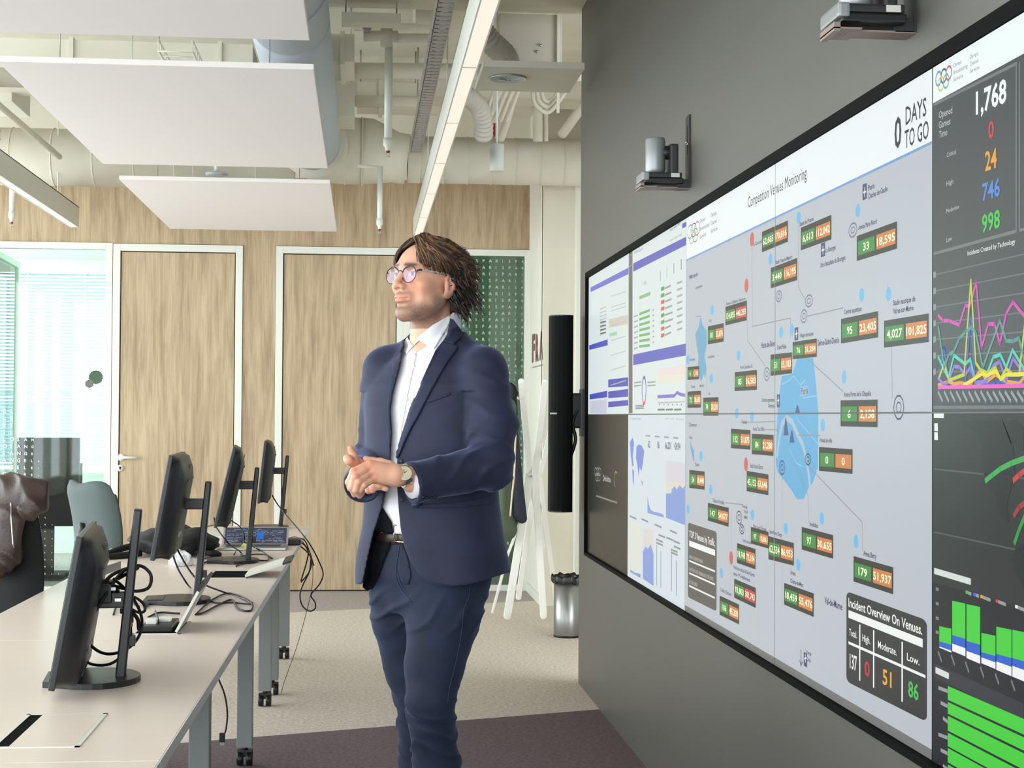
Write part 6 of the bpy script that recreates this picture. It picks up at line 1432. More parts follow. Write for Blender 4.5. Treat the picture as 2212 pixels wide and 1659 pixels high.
def right_hand(P):
    w0 = np.array(RW) ; d = capsule(P, w0 + np.array([0, .03, 0]), hp(782, 1036, 4.17), .026, .025)
    pl = smin(capsule(P, hp(782, 1034, 4.165), hp(800, 1006, 4.105), .020, .017), capsule(P, hp(784, 1040, 4.165), hp(812, 1040, 4.10), .018, .015), .014)
    pl = smin(pl, capsule(P, hp(775, 1020, 4.16), hp(772, 1000, 4.11), .018, .015), .012)
    d = smin(d, pl, .014)
    th = finger(P, [(772, 1006, 4.115), (764, 995, 4.09), (763, 984, 4.083), (757, 969, 4.080)], .0150, .0078); d = smin(d, th, .006)
    ix = finger(P, [(764, 1000, 4.09), (753, 994, 4.065), (750, 990, 4.07)], .0125, .0105); d = smin(d, ix, .004)
    fs = [finger(P, [(806, 1036, 4.10), (812, 1047, 4.085), (822, 1049, 4.072)], .0100, .0085), finger(P, [(812, 1040, 4.10), (822, 1051, 4.080), (834, 1056, 4.068)], .0092, .0072),
          finger(P, [(800, 1044, 4.11), (806, 1054, 4.095), (816, 1053, 4.085)], .0095, .008), finger(P, [(792, 1046, 4.12), (796, 1060, 4.10), (806, 1060, 4.092)], .0088, .007)]
    for g in fs: d = smin(d, g, .002)
    return d
def hands_f(P): return np.minimum(left_hand(P), right_hand(P))
def hand_col(V):
    P = V.astype(np.float32); c = np.tile(L3((224, 170, 144)), (len(V), 1))
    for (a, r) in (((797, 1003, 4.045), .012), ((795, 1011, 4.04), .012), ((800, 1022, 4.04), .012), ((808, 1034, 4.04), .011), ((764, 1018, 4.03), .010), ((767, 1030, 4.02), .010), ((774, 1041, 4.02), .010), ((757, 971, 4.08), .013), ((752, 992, 4.065), .012)):
        w = .55 * np.exp(-(np.linalg.norm(P - hp(*a).astype(np.float32), axis=1) / r) ** 2); c = c * (1 - w[:, None]) + L3((218, 132, 108)) * w[:, None]
    return c
def inner_f(P):
    q = loc(P); d = np.maximum(section(q, TORSO) * .85 + .03, np.maximum(q[:, 2] - 1.50, 1.10 - q[:, 2]))
    d = np.minimum(d, np.maximum(section(q, PELV) * .9 + .02, np.maximum(q[:, 2] - 1.12, .86 - q[:, 2])))
    a = smin(capsule(P, LS, LE, .040, .036), capsule(P, LE, LW, .036, .026), .01); b = smin(capsule(P, RS, RE, .038, .034), capsule(P, RE, RW, .034, .026), .01)
    d = smin(smin(d, a, .02), b, .02)
    for ch in (LHw, RHw):
        for (p, ra), (r, rb) in zip(ch[:-1], ch[1:]): d = smin(d, capsule(P, p, r, ra * .7, rb * .7), .02)
    return smin(d, capsule(q, (0, -.02, 1.45), (0, -.03, 1.58), .05), .02)
lo_h = HO - np.array([.14, .16, .20]); hi_h = HO + np.array([.13, .14, .16])
c_head = grid_mesh(head_f, lo_h, hi_h, .0018)
b0, b1 = hp(742, 1075, 4.12), hp(895, 962, 4.12)
c_hand = grid_mesh(hands_f, (b0[0] - .005, 3.99, b0[2] - .02), (b1[0] + .01, 4.26, b1[2] + .02), .0017)
c_in = grid_mesh(inner_f, (-.06, 4.05, .08), (.42, 4.70, 1.62), .009)
nh, nn = len(c_head[0]), len(c_hand[0])
M_SKIN = tone_mat('skin', .48, .35, .12, .15, 500)
def body_col(V):
    return np.concatenate([head_col(V[:nh]), hand_col(V[nh:nh + nn]), np.tile(L3((220, 168, 142)), (len(V) - nh - nn, 1))])
bd = mesh_from('body', [c_head, c_hand, c_in], M_SKIN, MAN, color=body_col)
# ---- patches of cloth laid on a garment: an outline dropped onto the surface, given its own thickness
def bvh_of(*objs):
    V, F = [], []; o_ = 0
    for o in objs:
        me = o.data; V += [v.co.copy() for v in me.vertices]; F += [tuple(i + o_ for i in p.vertices) for p in me.polygons]; o_ = len(V)
    return BVHTree.FromPolygons(V, F)
def patch(name, poly, bvh, m, parent, off=.0, thick=.004, step=4., relax=2, edge=0.):
    from mathutils.geometry import delaunay_2d_cdt
    P2 = []
    n = len(poly)
    for i in range(n):
        a, b = Vector(poly[i]), Vector(poly[(i + 1) % n]); k = max(1, int((b - a).length / step))
        P2 += [a + (b - a) * j / k for j in range(k)]
    nb = len(P2); xs = [p[0] for p in poly]; ys = [p[1] for p in poly]
    gx, gy = np.meshgrid(np.arange(min(xs), max(xs), step), np.arange(min(ys), max(ys), step)); g = np.stack([gx.ravel(), gy.ravel()], 1).astype(np.float32)
    ins = polysdf(g[:, 0], g[:, 1], poly) < -step * .45
    P2 += [Vector(p) for p in g[ins].tolist()]
    vo, eo, fo, *_ = delaunay_2d_cdt(P2, [(i, (i + 1) % nb) for i in range(nb)], [], 1, 1e-4)
    cm = Vector(CAM); hits = []; dep = []
    for p in vo:
        d = (Vector(at(p.x, p.y, Y=4.3)) - cm).normalized(); h = bvh.ray_cast(cm, d); dep.append(h[3] if h[0] is not None else None); hits.append((d, h[1]))
    ok = [x for x in dep if x is not None]
    if not ok: return None
    med = sorted(ok)[len(ok) // 2]; dep = [x if (x is not None and abs(x - med) < .16) else None for x in dep]
    nbr = [set() for _ in vo]
    for f in fo:
        for i in range(len(f)): nbr[f[i]].add(f[i - 1]); nbr[f[i - 1]].add(f[i])
    for _ in range(40):
        miss = [i for i, x in enumerate(dep) if x is None]
        if not miss: break
        for i in miss:
            q = [dep[j] for j in nbr[i] if dep[j] is not None]
            if q: dep[i] = sum(q) / len(q)
    dep = [x if x is not None else med for x in dep]
    for _ in range(relax): dep = [min(x, .5 * x + .5 * sum(dep[j] for j in nbr[i]) / max(1, len(nbr[i]))) if nbr[i] else x for i, x in enumerate(dep)]
    top = []; bot = []
    bound = set(range(nb))
    for i, ((d, _), x) in enumerate(zip(hits, dep)):
        top.append(cm + d * (x - off - thick)); bot.append(cm + d * (x - off + .002))
    N_ = len(vo); fs = [tuple(f) for f in fo] + [tuple(i + N_ for i in reversed(f)) for f in fo]
    cnt = {}
    for f in fo:
        for i in range(len(f)): e = (f[i - 1], f[i]); k = tuple(sorted(e)); cnt[k] = None if k in cnt else e
    for e in cnt.values():
        if e: fs.append((e[1], e[0], e[0] + N_, e[1] + N_))
    mb = MB().faces(top + bot, fs, True); o = mb.build(name, m)
    if parent.type == 'EMPTY': under(o, parent)
    else: o.parent = parent; o.matrix_parent_inverse = Matrix.Identity(4) if parent.parent is None else parent.matrix_parent_inverse.inverted() @ Matrix.Identity(4)
    return o
def child(o, parent):
    """parent to a mesh part that itself hangs under the person, keeping the place"""
    o.parent = parent; bpy.context.view_layer.update(); o.matrix_parent_inverse = parent.matrix_world.inverted(); return o
bj = bvh_of(jk); bs = bvh_of(sh, jk); bss = bvh_of(sh)
def cpatch(name, poly, bvh, m, parent, **k):
    o = patch(name, poly, bvh, m, MAN, **k)
    if o is None: return None
    o.matrix_parent_inverse = Matrix.Identity(4); return child(o, parent)
cpatch('lapel', [(980, 743), (989, 749), (984, 759), (966, 783), (944, 820), (925, 855), (905, 895), (890, 921), (874, 955), (858, 992), (853, 985), (861, 958), (887, 875), (915, 812), (941, 756), (956, 737)], bj, M_NAVY, jk, off=.001, thick=.0045)
cpatch('collar', [(972, 688), (979, 690), (990, 704), (999, 716), (996, 728), (980, 743), (956, 737), (966, 722)], bj, M_NAVY, jk, off=.003, thick=.005)
cpatch('lapel', [(868, 752), (866, 781), (848, 850), (843, 890), (846, 934), (843, 985), (838, 960), (836, 900), (838, 850), (848, 800), (846, 780), (852, 765)], bj, M_NAVY, jk, off=.001, thick=.004)
cpatch('breast_pocket', [(922, 864), (950, 854), (972, 847), (974, 853), (952, 861), (924, 871)], bj, M_NAVY, jk, off=0., thick=.0015)
cpatch('pocket_flap', [(888, 1086), (940, 1088), (1000, 1082), (1063, 1070), (1064, 1088), (1003, 1096), (940, 1098), (890, 1098)], bj, M_NAVY, jk, off=0., thick=.003)
for i, (x, y) in enumerate(((915, 1073), (923, 1074), (931, 1075), (939, 1073))):
    d = (Vector(at(x, y, Y=4.2)) - Vector(CAM)).normalized(); h = bj.ray_cast(Vector(CAM), d)
    if h[0]: child(MB().lathe([(0, -.0025), (.0045, -.002), (.005, 0), (0, .0)], 14, 'Y', h[0] - Vector((0, .001, 0))).build('button', M_BLACK), jk)
for (x, y) in ((868, 996), (869, 1079)):
    d = (Vector(at(x, y, Y=4.2)) - Vector(CAM)).normalized(); h = bs.ray_cast(Vector(CAM), d)
    if h[0]: child(MB().lathe([(0, -.003), (.006, -.0025), (.0065, 0), (0, .0)], 16, 'Y', h[0] - Vector((0, .001, 0))).build('button', mat('horn_button', (60, 60, 70), .2)), jk)
cpatch('dark_front_patch', [(826, 1096), (846, 1128), (850, 1150), (842, 1178), (829, 1210), (818, 1245), (805, 1270), (793, 1277), (783, 1268), (785, 1250), (795, 1200), (807, 1150)], bvh_of(jk, sh, jn), M_DARKPATCH, jk, off=.004, thick=.004, relax=12)  # near-black cloth patch along the lower front edge of the blazer
cpatch('shirt_collar', [(971, 681), (974, 692), (958, 722), (938, 753), (920, 744), (905, 736), (893, 746), (904, 727), (935, 702)], bvh_of(sh, jk, bd), M_SHIRT, sh, off=.002, thick=.005, relax=3)
cpatch('shirt_collar', [(873, 738), (880, 728), (888, 742), (893, 747), (886, 755), (878, 766), (873, 757)], bvh_of(sh, jk, bd), M_SHIRT, sh, off=.002, thick=.004, relax=3)
cpatch('placket', [(893, 752), (902, 757), (893, 800), (880, 860), (868, 930), (862, 985), (852, 985), (858, 930), (868, 860), (882, 800)], bss, M_SHIRT, sh, off=0., thick=.0012)
for (x, y) in ((896, 767), (895, 792), (880, 863)):
    d = (Vector(at(x, y, Y=4.2)) - Vector(CAM)).normalized(); h = bss.ray_cast(Vector(CAM), d)
    if h[0]: child(MB().lathe([(0, -.0035), (.0042, -.003), (.0045, 0), (0, .0)], 14, 'Y', h[0]).build('button', mat('pearl_button', (222, 220, 214), .25)), sh)
# shirt cuff sliver
dl = (LW - LE) / np.linalg.norm(LW - LE)
c = Vector(LW); mb = MB(); mb.tube([c - Vector(dl) * .03, c + Vector(dl) * .005], [.041, .0405], 32); child(mb.build('shirt_cuff', M_SHIRT), sh)
# belt
bl_ = MB(); rows = []; n = 72
for z_ in (1.028, 1.030, 1.064, 1.066):
    for k in range(n):
        w_ = 2 * PI * k / n; cs_, sn_ = math.cos(w_), math.sin(w_); e = 2 / 2.3; g = .004 if 1.029 < z_ < 1.065 else .001
        x = (.172 + g) * math.copysign(abs(cs_) ** e, cs_); y = (.121 + g) * math.copysign(abs(sn_) ** e, sn_); rows.append(tuple(wl3(x, y, z_ - .004 * 0)))
bl_.faces(rows, [(i * n + k, i * n + (k + 1) % n, (i + 1) * n + (k + 1) % n, (i + 1) * n + k) for i in range(3) for k in range(n)], True)
belt = under(bl_.build('belt', mat('dark_brown_leather', (44, 26, 26), .4)), MAN)
bc = bvh_of(belt).ray_cast(Vector(CAM), (Vector(at(868, 1153, Y=4.25)) - Vector(CAM)).normalized())
c = bc[0] if bc[0] else Vector(at(868, 1153, Y=4.27))
X_, Z_ = Vector(LFT), Vector((0, 0, 1)); fr = [c + Vector(FWD) * .006 + X_ * sx * .021 + Z_ * sz * .0215 for sx, sz in ((-1, -1), (1, -1), (1, 1), (-1, 1), (-1, -1))]
bk = MB()
for a, b in zip(fr[:-1], fr[1:]): bk.tube([a, b], .0026, 8)
bk.tube([c + Vector(FWD) * .008 - X_ * .0, c + Vector(FWD) * .008 + X_ * .021], .002, 6); child(bk.build('buckle', mat('pale_gold_metal', (226, 214, 190), .2, metal=1.)), belt)
# jeans seams
M_STITCH = mat('denim_seam', (44, 62, 90), .9)
bn = bvh_of(jn)
def seam(pts, w_, m, name='seam'):
    P = []
    for (x, y) in [(p.x, p.y) for p in smooth_path([(a, b, 0) for a, b in pts], 8)]:
        h = bn.ray_cast(Vector(CAM), (Vector(at(x, y, Y=4.3)) - Vector(CAM)).normalized())
        if h[0]: P.append(h[0] + h[1] * .0006)
    if len(P) > 2: return child(MB().tube(P, w_, 6).build(name, m), jn)
seam([(864, 1172), (860, 1200), (856, 1225), (856, 1248), (864, 1268), (876, 1285), (889, 1300)], .0016, M_STITCH); seam([(868, 1175), (864, 1205), (861, 1230), (862, 1250), (870, 1268), (882, 1285)], .0012, M_STITCH)
seam([(1016, 1262), (1012, 1290), (1006, 1304), (1000, 1330), (996, 1370), (985, 1430), (972, 1480), (966, 1520)], .0012, M_STITCH)
cpatch('fly', [(868, 1172), (880, 1200), (888, 1240), (884, 1262), (872, 1262), (862, 1245), (860, 1215)], bn, M_DENIM, jn, off=0., thick=.002)
# shoes (below the view)
for (ch, nm) in ((LHw, 'shoe'), (RHw, 'shoe')):
    an = ch[-1][0]; f3 = Vector(FWD); c = Vector((an[0], an[1], 0)); mb = MB()
    bm2 = bmesh.new(); bmesh.ops.create_icosphere(bm2, subdivisions=3, radius=1)
    for v in bm2.verts:
        d = v.co.copy(); w_ = .046 * (1 - .12 * d.y); hgt = .055 - .022 * max(0, d.y); zz = max(d.z, -.25)
        v.co = c + Vector(LFT) * d.x * w_ + f3 * (d.y * .15 + .055) + Vector((0, 0, (zz + .25) * hgt + .012))
    mb.use(mat('dark_leather', (36, 28, 26), .35)); mb._take(bm2, True)
    s_ = [c + Vector(LFT) * .048 * math.cos(a) + f3 * (.15 * math.sin(a) + .055) for a in [k * PI / 14 for k in range(28)]]; mb.use(M_BLACK).prism([(p.x, p.y, .0) for p in s_], (0, 0, .02))
    under(mb.build('shoe'), MAN)
# watch
wc = Vector(hp(873, 1027, 4.078)); ax = Vector(dl).normalized(); u1 = (Vector((0, 0, 1)) - ax * ax.z).normalized(); u2 = ax.cross(u1)
M_WSTEEL = mat('watch_steel', (206, 204, 196), .2, metal=1.)
wt = empty('wristwatch_holder') if 0 else None
mb = MB(); n = 22
for k in range(n):
    a = 2 * PI * k / n; c = wc + (u1 * math.cos(a) * .0275 + u2 * math.sin(a) * .0265)
    for j in (-1, 0, 1):
        t1 = (-u1 * math.sin(a) + u2 * math.cos(a)); nrm = (u1 * math.cos(a) + u2 * math.sin(a)); cc = c + ax * j * .0058
        q = [cc + t1 * s1 * .0036 + ax * s2 * .0027 for s1, s2 in ((-1, -1), (1, -1), (1, 1), (-1, 1))]; mb.prism([tuple(p - nrm * .001) for p in q], nrm * .003)
watch = under(mb.build('watch', M_WSTEEL), MAN)
cd_ = -FW; fc = wc + Vector((-.0, -.0285, .006)); nv = Vector((0, -1, .28)).normalized(); a1 = nv.orthogonal().normalized(); a2 = nv.cross(a1)
def dsk(r, d0, d1, m, name, n=32):
    mb = MB(); mb.prism([tuple(fc + a1 * r * math.cos(2 * PI * k / n) + a2 * r * math.sin(2 * PI * k / n) + nv * d0) for k in range(n)], nv * (d1 - d0)); return child(mb.build(name, m), watch)
dsk(.0185, -.006, .003, M_WSTEEL, 'watch_case'); dsk(.0150, .003, .0036, mat('champagne_dial', (200, 190, 160), .25, metal=.4), 'watch_dial'); 
hd = MB(); hd.tube([fc + nv * .0042, fc + nv * .0042 + Vector((.006, 0, .006))], .0005, 6).tube([fc + nv * .0042, fc + nv * .0042 + Vector((-.002, 0, .010))], .0005, 6); child(hd.build('watch_hands', M_BLACK), watch)
# glasses
gl = MB().use(mat('dark_tortoise_frame', (48, 36, 38), .25))
def gp(x, y, z): return tuple(hw_(x, y, z))
for s in (-1, 1):
    P = [gp(s * .0335 + .0265 * math.cos(a) * (1.0), .0985 - .10 * (abs(s * .0335 + .0265 * math.cos(a)) ** 1.5) * 1.2, .008 + .0225 * math.sin(a)) for a in [2 * PI * k / 40 for k in range(41)]]
    gl.tube(P, [.0011 + .0009 * max(0, math.sin(2 * PI * k / 40)) for k in range(41)], 8, cap=False)
gl.tube(smooth_path([gp(-.0085, .0985, .016), gp(0, .1015, .019), gp(.0085, .0985, .016)], 5), .0014, 8)
for s in (-1, 1): gl.tube(smooth_path([gp(s * .059, .093, .017), gp(s * .066, .090, .019), gp(s * .0685, .084, .019)], 4), .0026, 8)
gls = under(gl.build('glasses'), MAN)
tm = MB()
for s in (-1, 1):
    tm.tube(smooth_path([gp(s * .0685, .085, .019), gp(s * .073, .05, .020), gp(s * .079, .012, .021), gp(s * .080, -.004, .016), gp(s * .078, -.018, .0)], 6), .0019, 8)
child(tm.build('temple_arm', mat('clear_grey_acetate', (190, 190, 196), .2)), gls)
M_LENS = bpy.data.materials.new('coated_lens'); M_LENS.use_nodes = True; nt = M_LENS.node_tree; nt.nodes.remove(nt.nodes['Principled BSDF'])
t_ = nt.nodes.new('ShaderNodeBsdfTransparent'); t_.inputs[0].default_value = (.93, .92, .97, 1); g_ = nt.nodes.new('ShaderNodeBsdfGlossy'); g_.inputs[0].default_value = (.42, .38, .55, 1); g_.inputs['Roughness'].default_value = .03
mx = nt.nodes.new('ShaderNodeMixShader'); mx.inputs[0].default_value = .13; nt.links.new(t_.outputs[0], mx.inputs[1]); nt.links.new(g_.outputs[0], mx.inputs[2]); nt.links.new(mx.outputs[0], nt.nodes['Material Output'].inputs[0])
for s in (-1, 1):
    n = 32; mb = MB()
    for rr in range(1): pass
    vs = [gp(s * .0335, .0995, .008)]; fs = []
    for ir, rf in enumerate((.5, 1.)):
        for k in range(n):
            a = 2 * PI * k / n; x = s * .0335 + .0262 * rf * math.cos(a); vs.append(gp(x, .0985 + .0012 * (1 - rf * rf) - .12 * abs(x) ** 1.5, .008 + .0222 * rf * math.sin(a)))
    for k in range(n): fs.append((0, 1 + k, 1 + (k + 1) % n)); fs.append((1 + k, 1 + n + k, 1 + n + (k + 1) % n, 1 + (k + 1) % n))
    mb.faces(vs, fs, True); child(mb.build('lens', M_LENS), gls)
# ---- hair
M_HB = mat('hair_dark_brown', (46, 34, 30), .5, spec=.3); M_HM = mat('hair_brown', (84, 58, 42), .42, spec=.5); M_HL = mat('hair_light_brown', (132, 94, 62), .4, spec=.5); M_HK = mat('hair_near_black', (30, 26, 28), .45, spec=.5)
def hairbase_f(P):
    q = hl(P); ax = np.abs(q[:, 0]); d = ellipsoid(q, (0, -.014, .043), (.0815, .103, .080))
    d = smin(d, ellipsoid(q, (.0, -.080, .008), (.066, .048, .066)), .03)
    d = smin(d, ellipsoid(q, (.005, -.082, -.046), (.054, .038, .042)), .02)
    d += .0022 * np.sin(q[:, 1] * 150 + q[:, 2] * 60 + 3 * vnoise(q, 30, 1)) + .0015 * vnoise(q, 90, 2)
    y, z = q[:, 1], q[:, 2]
    zl = np.interp(ax, [0, .020, .036, .045, .052, .2], [.098, .094, .084, .046, .028, .022])          # hairline height over the face
    face = np.maximum(.028 - y, z - zl); d = smax(d, -face, .006)
    side = np.maximum(-.006 - y, z - .022); d = smax(d, -side, .005)
    low = np.maximum(-(y + .036), z + .002); d = smax(d, -low, .006)
    return d
c_hb = grid_mesh(hairbase_f, lo_h, hi_h, .0026)
rs = random.Random(11)
def surf(A, E, k):
    """point over the skull: azimuth A (0 front, 90 left, 180 back), elevation E, lift k"""
    a, e = math.radians(A), math.radians(E); ee = max(e, -.25)
    g = math.exp(-((((A % 360) - 180) / 62.) ** 2)); t = max(0, min(1, (50 - E) / 60.)) * (1 if E > -45 else max(.35, 1 + (E + 45) / 55.))
    k = k + .013 * g * t
    x = (.0815 + k) * math.cos(ee) * math.sin(a); y = -.014 + (.103 + k) * math.cos(ee) * math.cos(a); z = .043 + (.080 + k) * (math.sin(e) if e > -.25 else math.sin(-.25) + (e + .25) * 1.0)
    return hw_(x, y, z)
def strand(A0, E0, A1, E1, k0, k1, wav, r0, n=14, ph=0., fr=1.5, curl=0.):
    P = []
    for i in range(n):
        t = i / (n - 1); s = t * t * (3 - 2 * t) * .4 + t * .6
        A = A0 + (A1 - A0) * s + wav * 5 * math.sin(fr * 2 * PI * t + ph) * t; E = E0 + (E1 - E0) * t ** 1.25 + wav * 4 * math.cos(fr * 2 * PI * t + ph) * t
        k = k0 + (k1 - k0) * t + .004 * wav * math.sin(fr * 2 * PI * t + ph * 1.3) + curl * max(0, t - .7) ** 2 * 6
        P.append(surf(A, E, k))
    return P, [max(.0006, r0 * (1 - t ** 2.2) * (.6 + .8 * min(1, t * 3) * .5)) for t in [i / (n - 1) for i in range(n)]]
hm = MB()
for m_ in (M_HB, M_HM, M_HL, M_HK): hm.use(m_)
hm.use(M_HB); hm.faces([tuple(p) for p in c_hb[0]], [tuple(int(x) for x in t) for t in c_hb[1]] + [tuple(int(x) for x in t) for t in c_hb[2]], True)
def put(P, R, m): hm.use(m); hm.tube(P, R, 5)
U = rs.uniform
def ph_(a, e=0): return a * .11 + e * .07 + U(-.5, .5)
# swept back over the near side (his left) from the parting
for i in range(260):
    A0 = U(4, 70); E0 = U(46, 84); A1 = U(100, 158); E1 = U(-6, 40) * (1 - .2 * (A0 < 30))
    put(*strand(A0, E0, A1, E1, U(.001, .006), U(.001, .009), U(.4, .9), U(.0026, .0046), ph=ph_(A0, E1), curl=U(0, .03)), rs.choice([M_HM, M_HM, M_HL, M_HB]))
# front wave by the parting falling over the temple, then back over the ear
for i in range(190):
    A0 = U(0, 30); E0 = U(50, 74); A1 = U(60, 118); E1 = U(-14, 18)
    put(*strand(A0, E0, A1, E1, U(.004, .014), U(.001, .008), U(.7, 1.2), U(.0026, .0042), ph=1.2 + E1 * .05 + U(-.4, .4), fr=1.1), rs.choice([M_HM, M_HL, M_HB, M_HM]))
# locks framing the forehead
for i in range(130):
    sd = -1 if i % 3 == 0 else 1; A0 = U(2, 18); E0 = U(62, 74); A1 = U(30, 50); E1 = U(-14, 22)
    put(*strand(sd * A0, E0, sd * A1, E1, U(.004, .012), U(.001, .006), U(.4, .9), U(.0026, .0042), ph=1.5 + U(-.4, .4), fr=1.0), rs.choice([M_HM, M_HL, M_HB] if sd > 0 else [M_HB, M_HK, M_HM]))
# falling over the temple and the top of the ear
for i in range(170):
    A0 = U(4, 36); E0 = U(50, 74); A1 = U(44, 98); E1 = U(-24, 2) + max(0, 60 - A1) * .4
    put(*strand(A0, E0, A1, E1, U(.003, .010), U(.001, .006), U(.5, 1.1), U(.0026, .0042), ph=1.2 + E1 * .05 + U(-.4, .4), fr=1.1), rs.choice([M_HM, M_HL, M_HB, M_HM]))
for i in range(120):
    A0 = U(40, 80); E0 = U(30, 60); A1 = U(80, 108); E1 = U(-26, 0)
    put(*strand(A0, E0, A1, E1, U(.001, .005), U(.002, .012), U(.5, 1.1), U(.0024, .004), ph=ph_(A0, E1)), rs.choice([M_HM, M_HB, M_HB]))
# crown and back
for i in range(280):
    A0 = U(60, 300); E0 = U(45, 88); A1 = 180 + (A0 - 180) * U(.45, .85); E1 = U(-30, 15)
    put(*strand(A0, E0, A1, E1, U(.001, .006), U(.0, .010), U(.4, 1.0), U(.0026, .0044), ph=ph_(A0, E1), curl=U(0, .05)), rs.choice([M_HM, M_HB, M_HB, M_HL]))
# nape curls, darker
for i in range(230):
    A0 = U(108, 215); E0 = U(5, 40); A1 = A0 + U(-10, 24) * (1 if A0 < 160 else -1); E1 = U(-50, -26)
    put(*strand(A0, E0, A1, E1, U(.0, .006), U(-.004, .008), U(1.0, 2.2), U(.0024, .0042), ph=ph_(A0), fr=U(1.4, 2.2), curl=U(-.02, .10)), rs.choice([M_HK, M_HK, M_HB, M_HM]))
for i in range(260):
    A0 = U(98, 200); E0 = U(-62, 4); dA = U(-14, 14); L_ = U(14, 34); k0 = U(-.012, .006); r_ = U(.004, .010); w_ = U(5, 9); p0 = U(0, 6); P = []
    for j in range(16):
        t = j / 15; P.append(surf(A0 + dA * t + 6 * math.sin(w_ * t + p0), E0 - L_ * t, k0 + r_ * math.cos(w_ * t + p0) + .006 * t))
    put(P, [.0030 * (1 - (j / 15) ** 2.5) + .0006 for j in range(16)], rs.choice([M_HK, M_HK, M_HB, M_HK, M_HM]))
# hair over the ear top and flicks at the back
for i in range(120):
    A0 = U(66, 118); E0 = U(12, 45); A1 = U(118, 165); E1 = U(-22, 8)
    put(*strand(A0, E0, A1, E1, U(.003, .008), U(.002, .010), U(.7, 1.4), U(.0024, .0036), ph=ph_(A0, E1), curl=U(0, .06)), rs.choice([M_HL, M_HM, M_HB]))
for i in range(60):
    A0 = U(70, 98); E0 = U(20, 40); A1 = A0 + U(4, 16); E1 = U(-8, 2)
    put(*strand(A0, E0, A1, E1, U(.001, .004), U(-.002, .003), U(.3, .8), U(.002, .003), ph=U(0, 6)), rs.choice([M_HB, M_HM]))
# far side: lock falling beside the forehead
for i in range(140):
    A0 = U(-30, 2); E0 = U(52, 74); A1 = U(-66, -34); E1 = U(-4, 22)
    put(*strand(A0, E0, A1, E1, U(.004, .012), U(.000, .010), U(.4, 1.0), U(.0026, .0042), ph=U(1, 3), fr=1.1), rs.choice([M_HB, M_HK, M_HM]))
for i in range(120):
    A0 = U(-90, -10); E0 = U(50, 85); A1 = U(-150, -95); E1 = U(-10, 30)
    put(*strand(A0, E0, A1, E1, U(.001, .006), U(.0, .008), U(.4, 1.0), U(.0026, .0042), ph=U(0, 6)), rs.choice([M_HB, M_HM]))
for p_ in hm.bm.faces: p_.smooth = True
hair = under(hm.build('hair'), MAN)
# ================================================================== soft goods built the same way
# brown leather jacket over the first chair
cpos = np.array([ca.x - .02, 6.0, 0], np.float32)
def jp(px, py, Y): return hp(px, py, Y)
def flat(P, a, b, ra, rb, ky=2.2):
    k = np.array([1, ky, 1], np.float32); return capsule(P * k, np.asarray(a) * k, np.asarray(b) * k, ra, rb)
def leather_f(P):
    d = flat(P, jp(14, 1072, 5.89), jp(70, 1070, 5.81), .085, .070)
    d = smin(d, flat(P, jp(85, 1072, 5.80), jp(64, 1098, 5.77), .055, .045), .02)
    d = smin(d, flat(P, jp(-4, 1090, 5.91), jp(-14, 1190, 5.89), .095, .10), .03)
    d = smin(d, flat(P, jp(-60, 1080, 5.99), jp(-80, 1200, 5.99), .10, .10), .04)
    d = smin(d, flat(P, jp(22, 1130, 5.84), jp(10, 1200, 5.84), .05, .06), .02)
    n1 = vnoise(P, 13, 2); n2 = vnoise(P, 27, 5)
    d += .012 * np.abs(np.sin(P[:, 2] * 24 + P[:, 0] * 20 + 2.6 * n1)) - .006 + .004 * n2 + .006 * np.abs(n1)
    return d
lj = empty('leather_jacket', tuple(cpos)); tag(lj, 'dark brown leather jacket slung over the black chair at the left edge', 'jacket')
M_LEATH = mat('brown_leather', (58, 42, 38), .42, spec=.45, var=.35, scale=9, bump=.3, bscale=120)
l0, l1 = jp(-120, 1260, 6.1), jp(140, 1000, 6.1)
mesh_from('jacket_body', [grid_mesh(leather_f, (l0[0], 5.62, l0[2]), (l1[0], 6.2, l1[2]), .006)], M_LEATH, lj)
blv = bvh_of(lj.children[0])
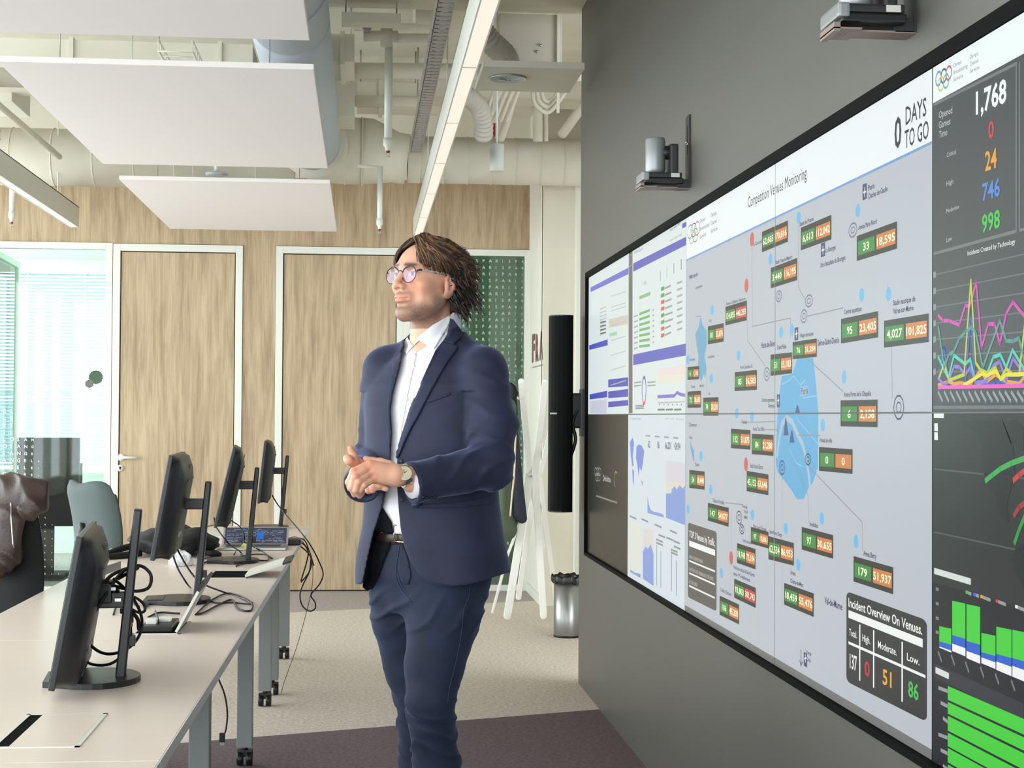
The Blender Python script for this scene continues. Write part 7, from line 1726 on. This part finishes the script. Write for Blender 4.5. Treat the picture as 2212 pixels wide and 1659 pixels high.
zp = [h[0] for h in [blv.ray_cast(Vector(CAM), (Vector(at(24 + (k > 3) * (k - 3) * .6, 1085 + k * 9, Y=6)) - Vector(CAM)).normalized()) for k in range(12)] if h[0]]
if len(zp) > 3: under(MB().tube(zp, .0035, 6).build('zip', M_STEEL), lj)
# coats on the stand
def coat(name, lab, blobs, m, amp, kk=.03, ex=None):
    t = empty(name, tuple(hp(*blobs[0][0]))); tag(t, lab, 'coat')
    def f(P):
        d = None
        for (a, b, ra, rb) in blobs:
            e = capsule(P * np.array([1, .6, 1], np.float32), hp(*a) * [1, .6, 1], hp(*b) * [1, .6, 1], ra, rb); d = e if d is None else smin(d, e, kk)
        return d + amp * np.sin(P[:, 0] * 60 + 1.5 * vnoise(P, 8, 1)) * .5
    q = np.array([hp(*x) for bl__ in blobs for x in bl__[:2]]); r = max(max(b[2], b[3]) for b in blobs) + .03
    mesh_from('coat_body', [grid_mesh(f, q.min(0) - [r, r * 1.7, r], q.max(0) + [r, r * 1.7, r], .007)], m, t); return t
M_GREENC = mat('olive_green_cloth', (84, 96, 78), .85, bump=.15, bscale=200); M_NAVYC = mat('dark_navy_cloth', (34, 38, 54), .8, bump=.15, bscale=200)
g_c = coat('hanging_coat', 'olive green coat with a pale stripe hanging on the coat stand behind the man', [((1092, 880, 10.75), (1084, 1140, 10.72), .070, .095), ((1104, 930, 10.7), (1100, 1145, 10.7), .035, .045)], M_GREENC, .006)
n_c = coat('hanging_coat', 'dark navy coat hanging rightmost on the coat stand', [((1112, 925, 10.62), (1128, 1120, 10.62), .016, .035), ((1108, 905, 10.62), (1118, 1110, 10.62), .02, .035)], M_NAVYC, .004, .02)
k_c = coat('hanging_coat', 'black coat collar at the top peg of the coat stand', [((1108, 838, 10.8), (1112, 900, 10.8), .02, .02), ((1102, 830, 10.8), (1116, 850, 10.8), .012, .012)], M_FABK, .004, .02)
st_ = smooth_path([hp(1115, 925, 10.50), hp(1113, 960, 10.50), hp(1111, 1020, 10.50), hp(1106, 1070, 10.50), hp(1102, 1115, 10.50)], 6)
under(MB().tube(st_, .006, 6).build('pale_stripe', mat('cream_piping', (222, 204, 168), .6)), g_c)
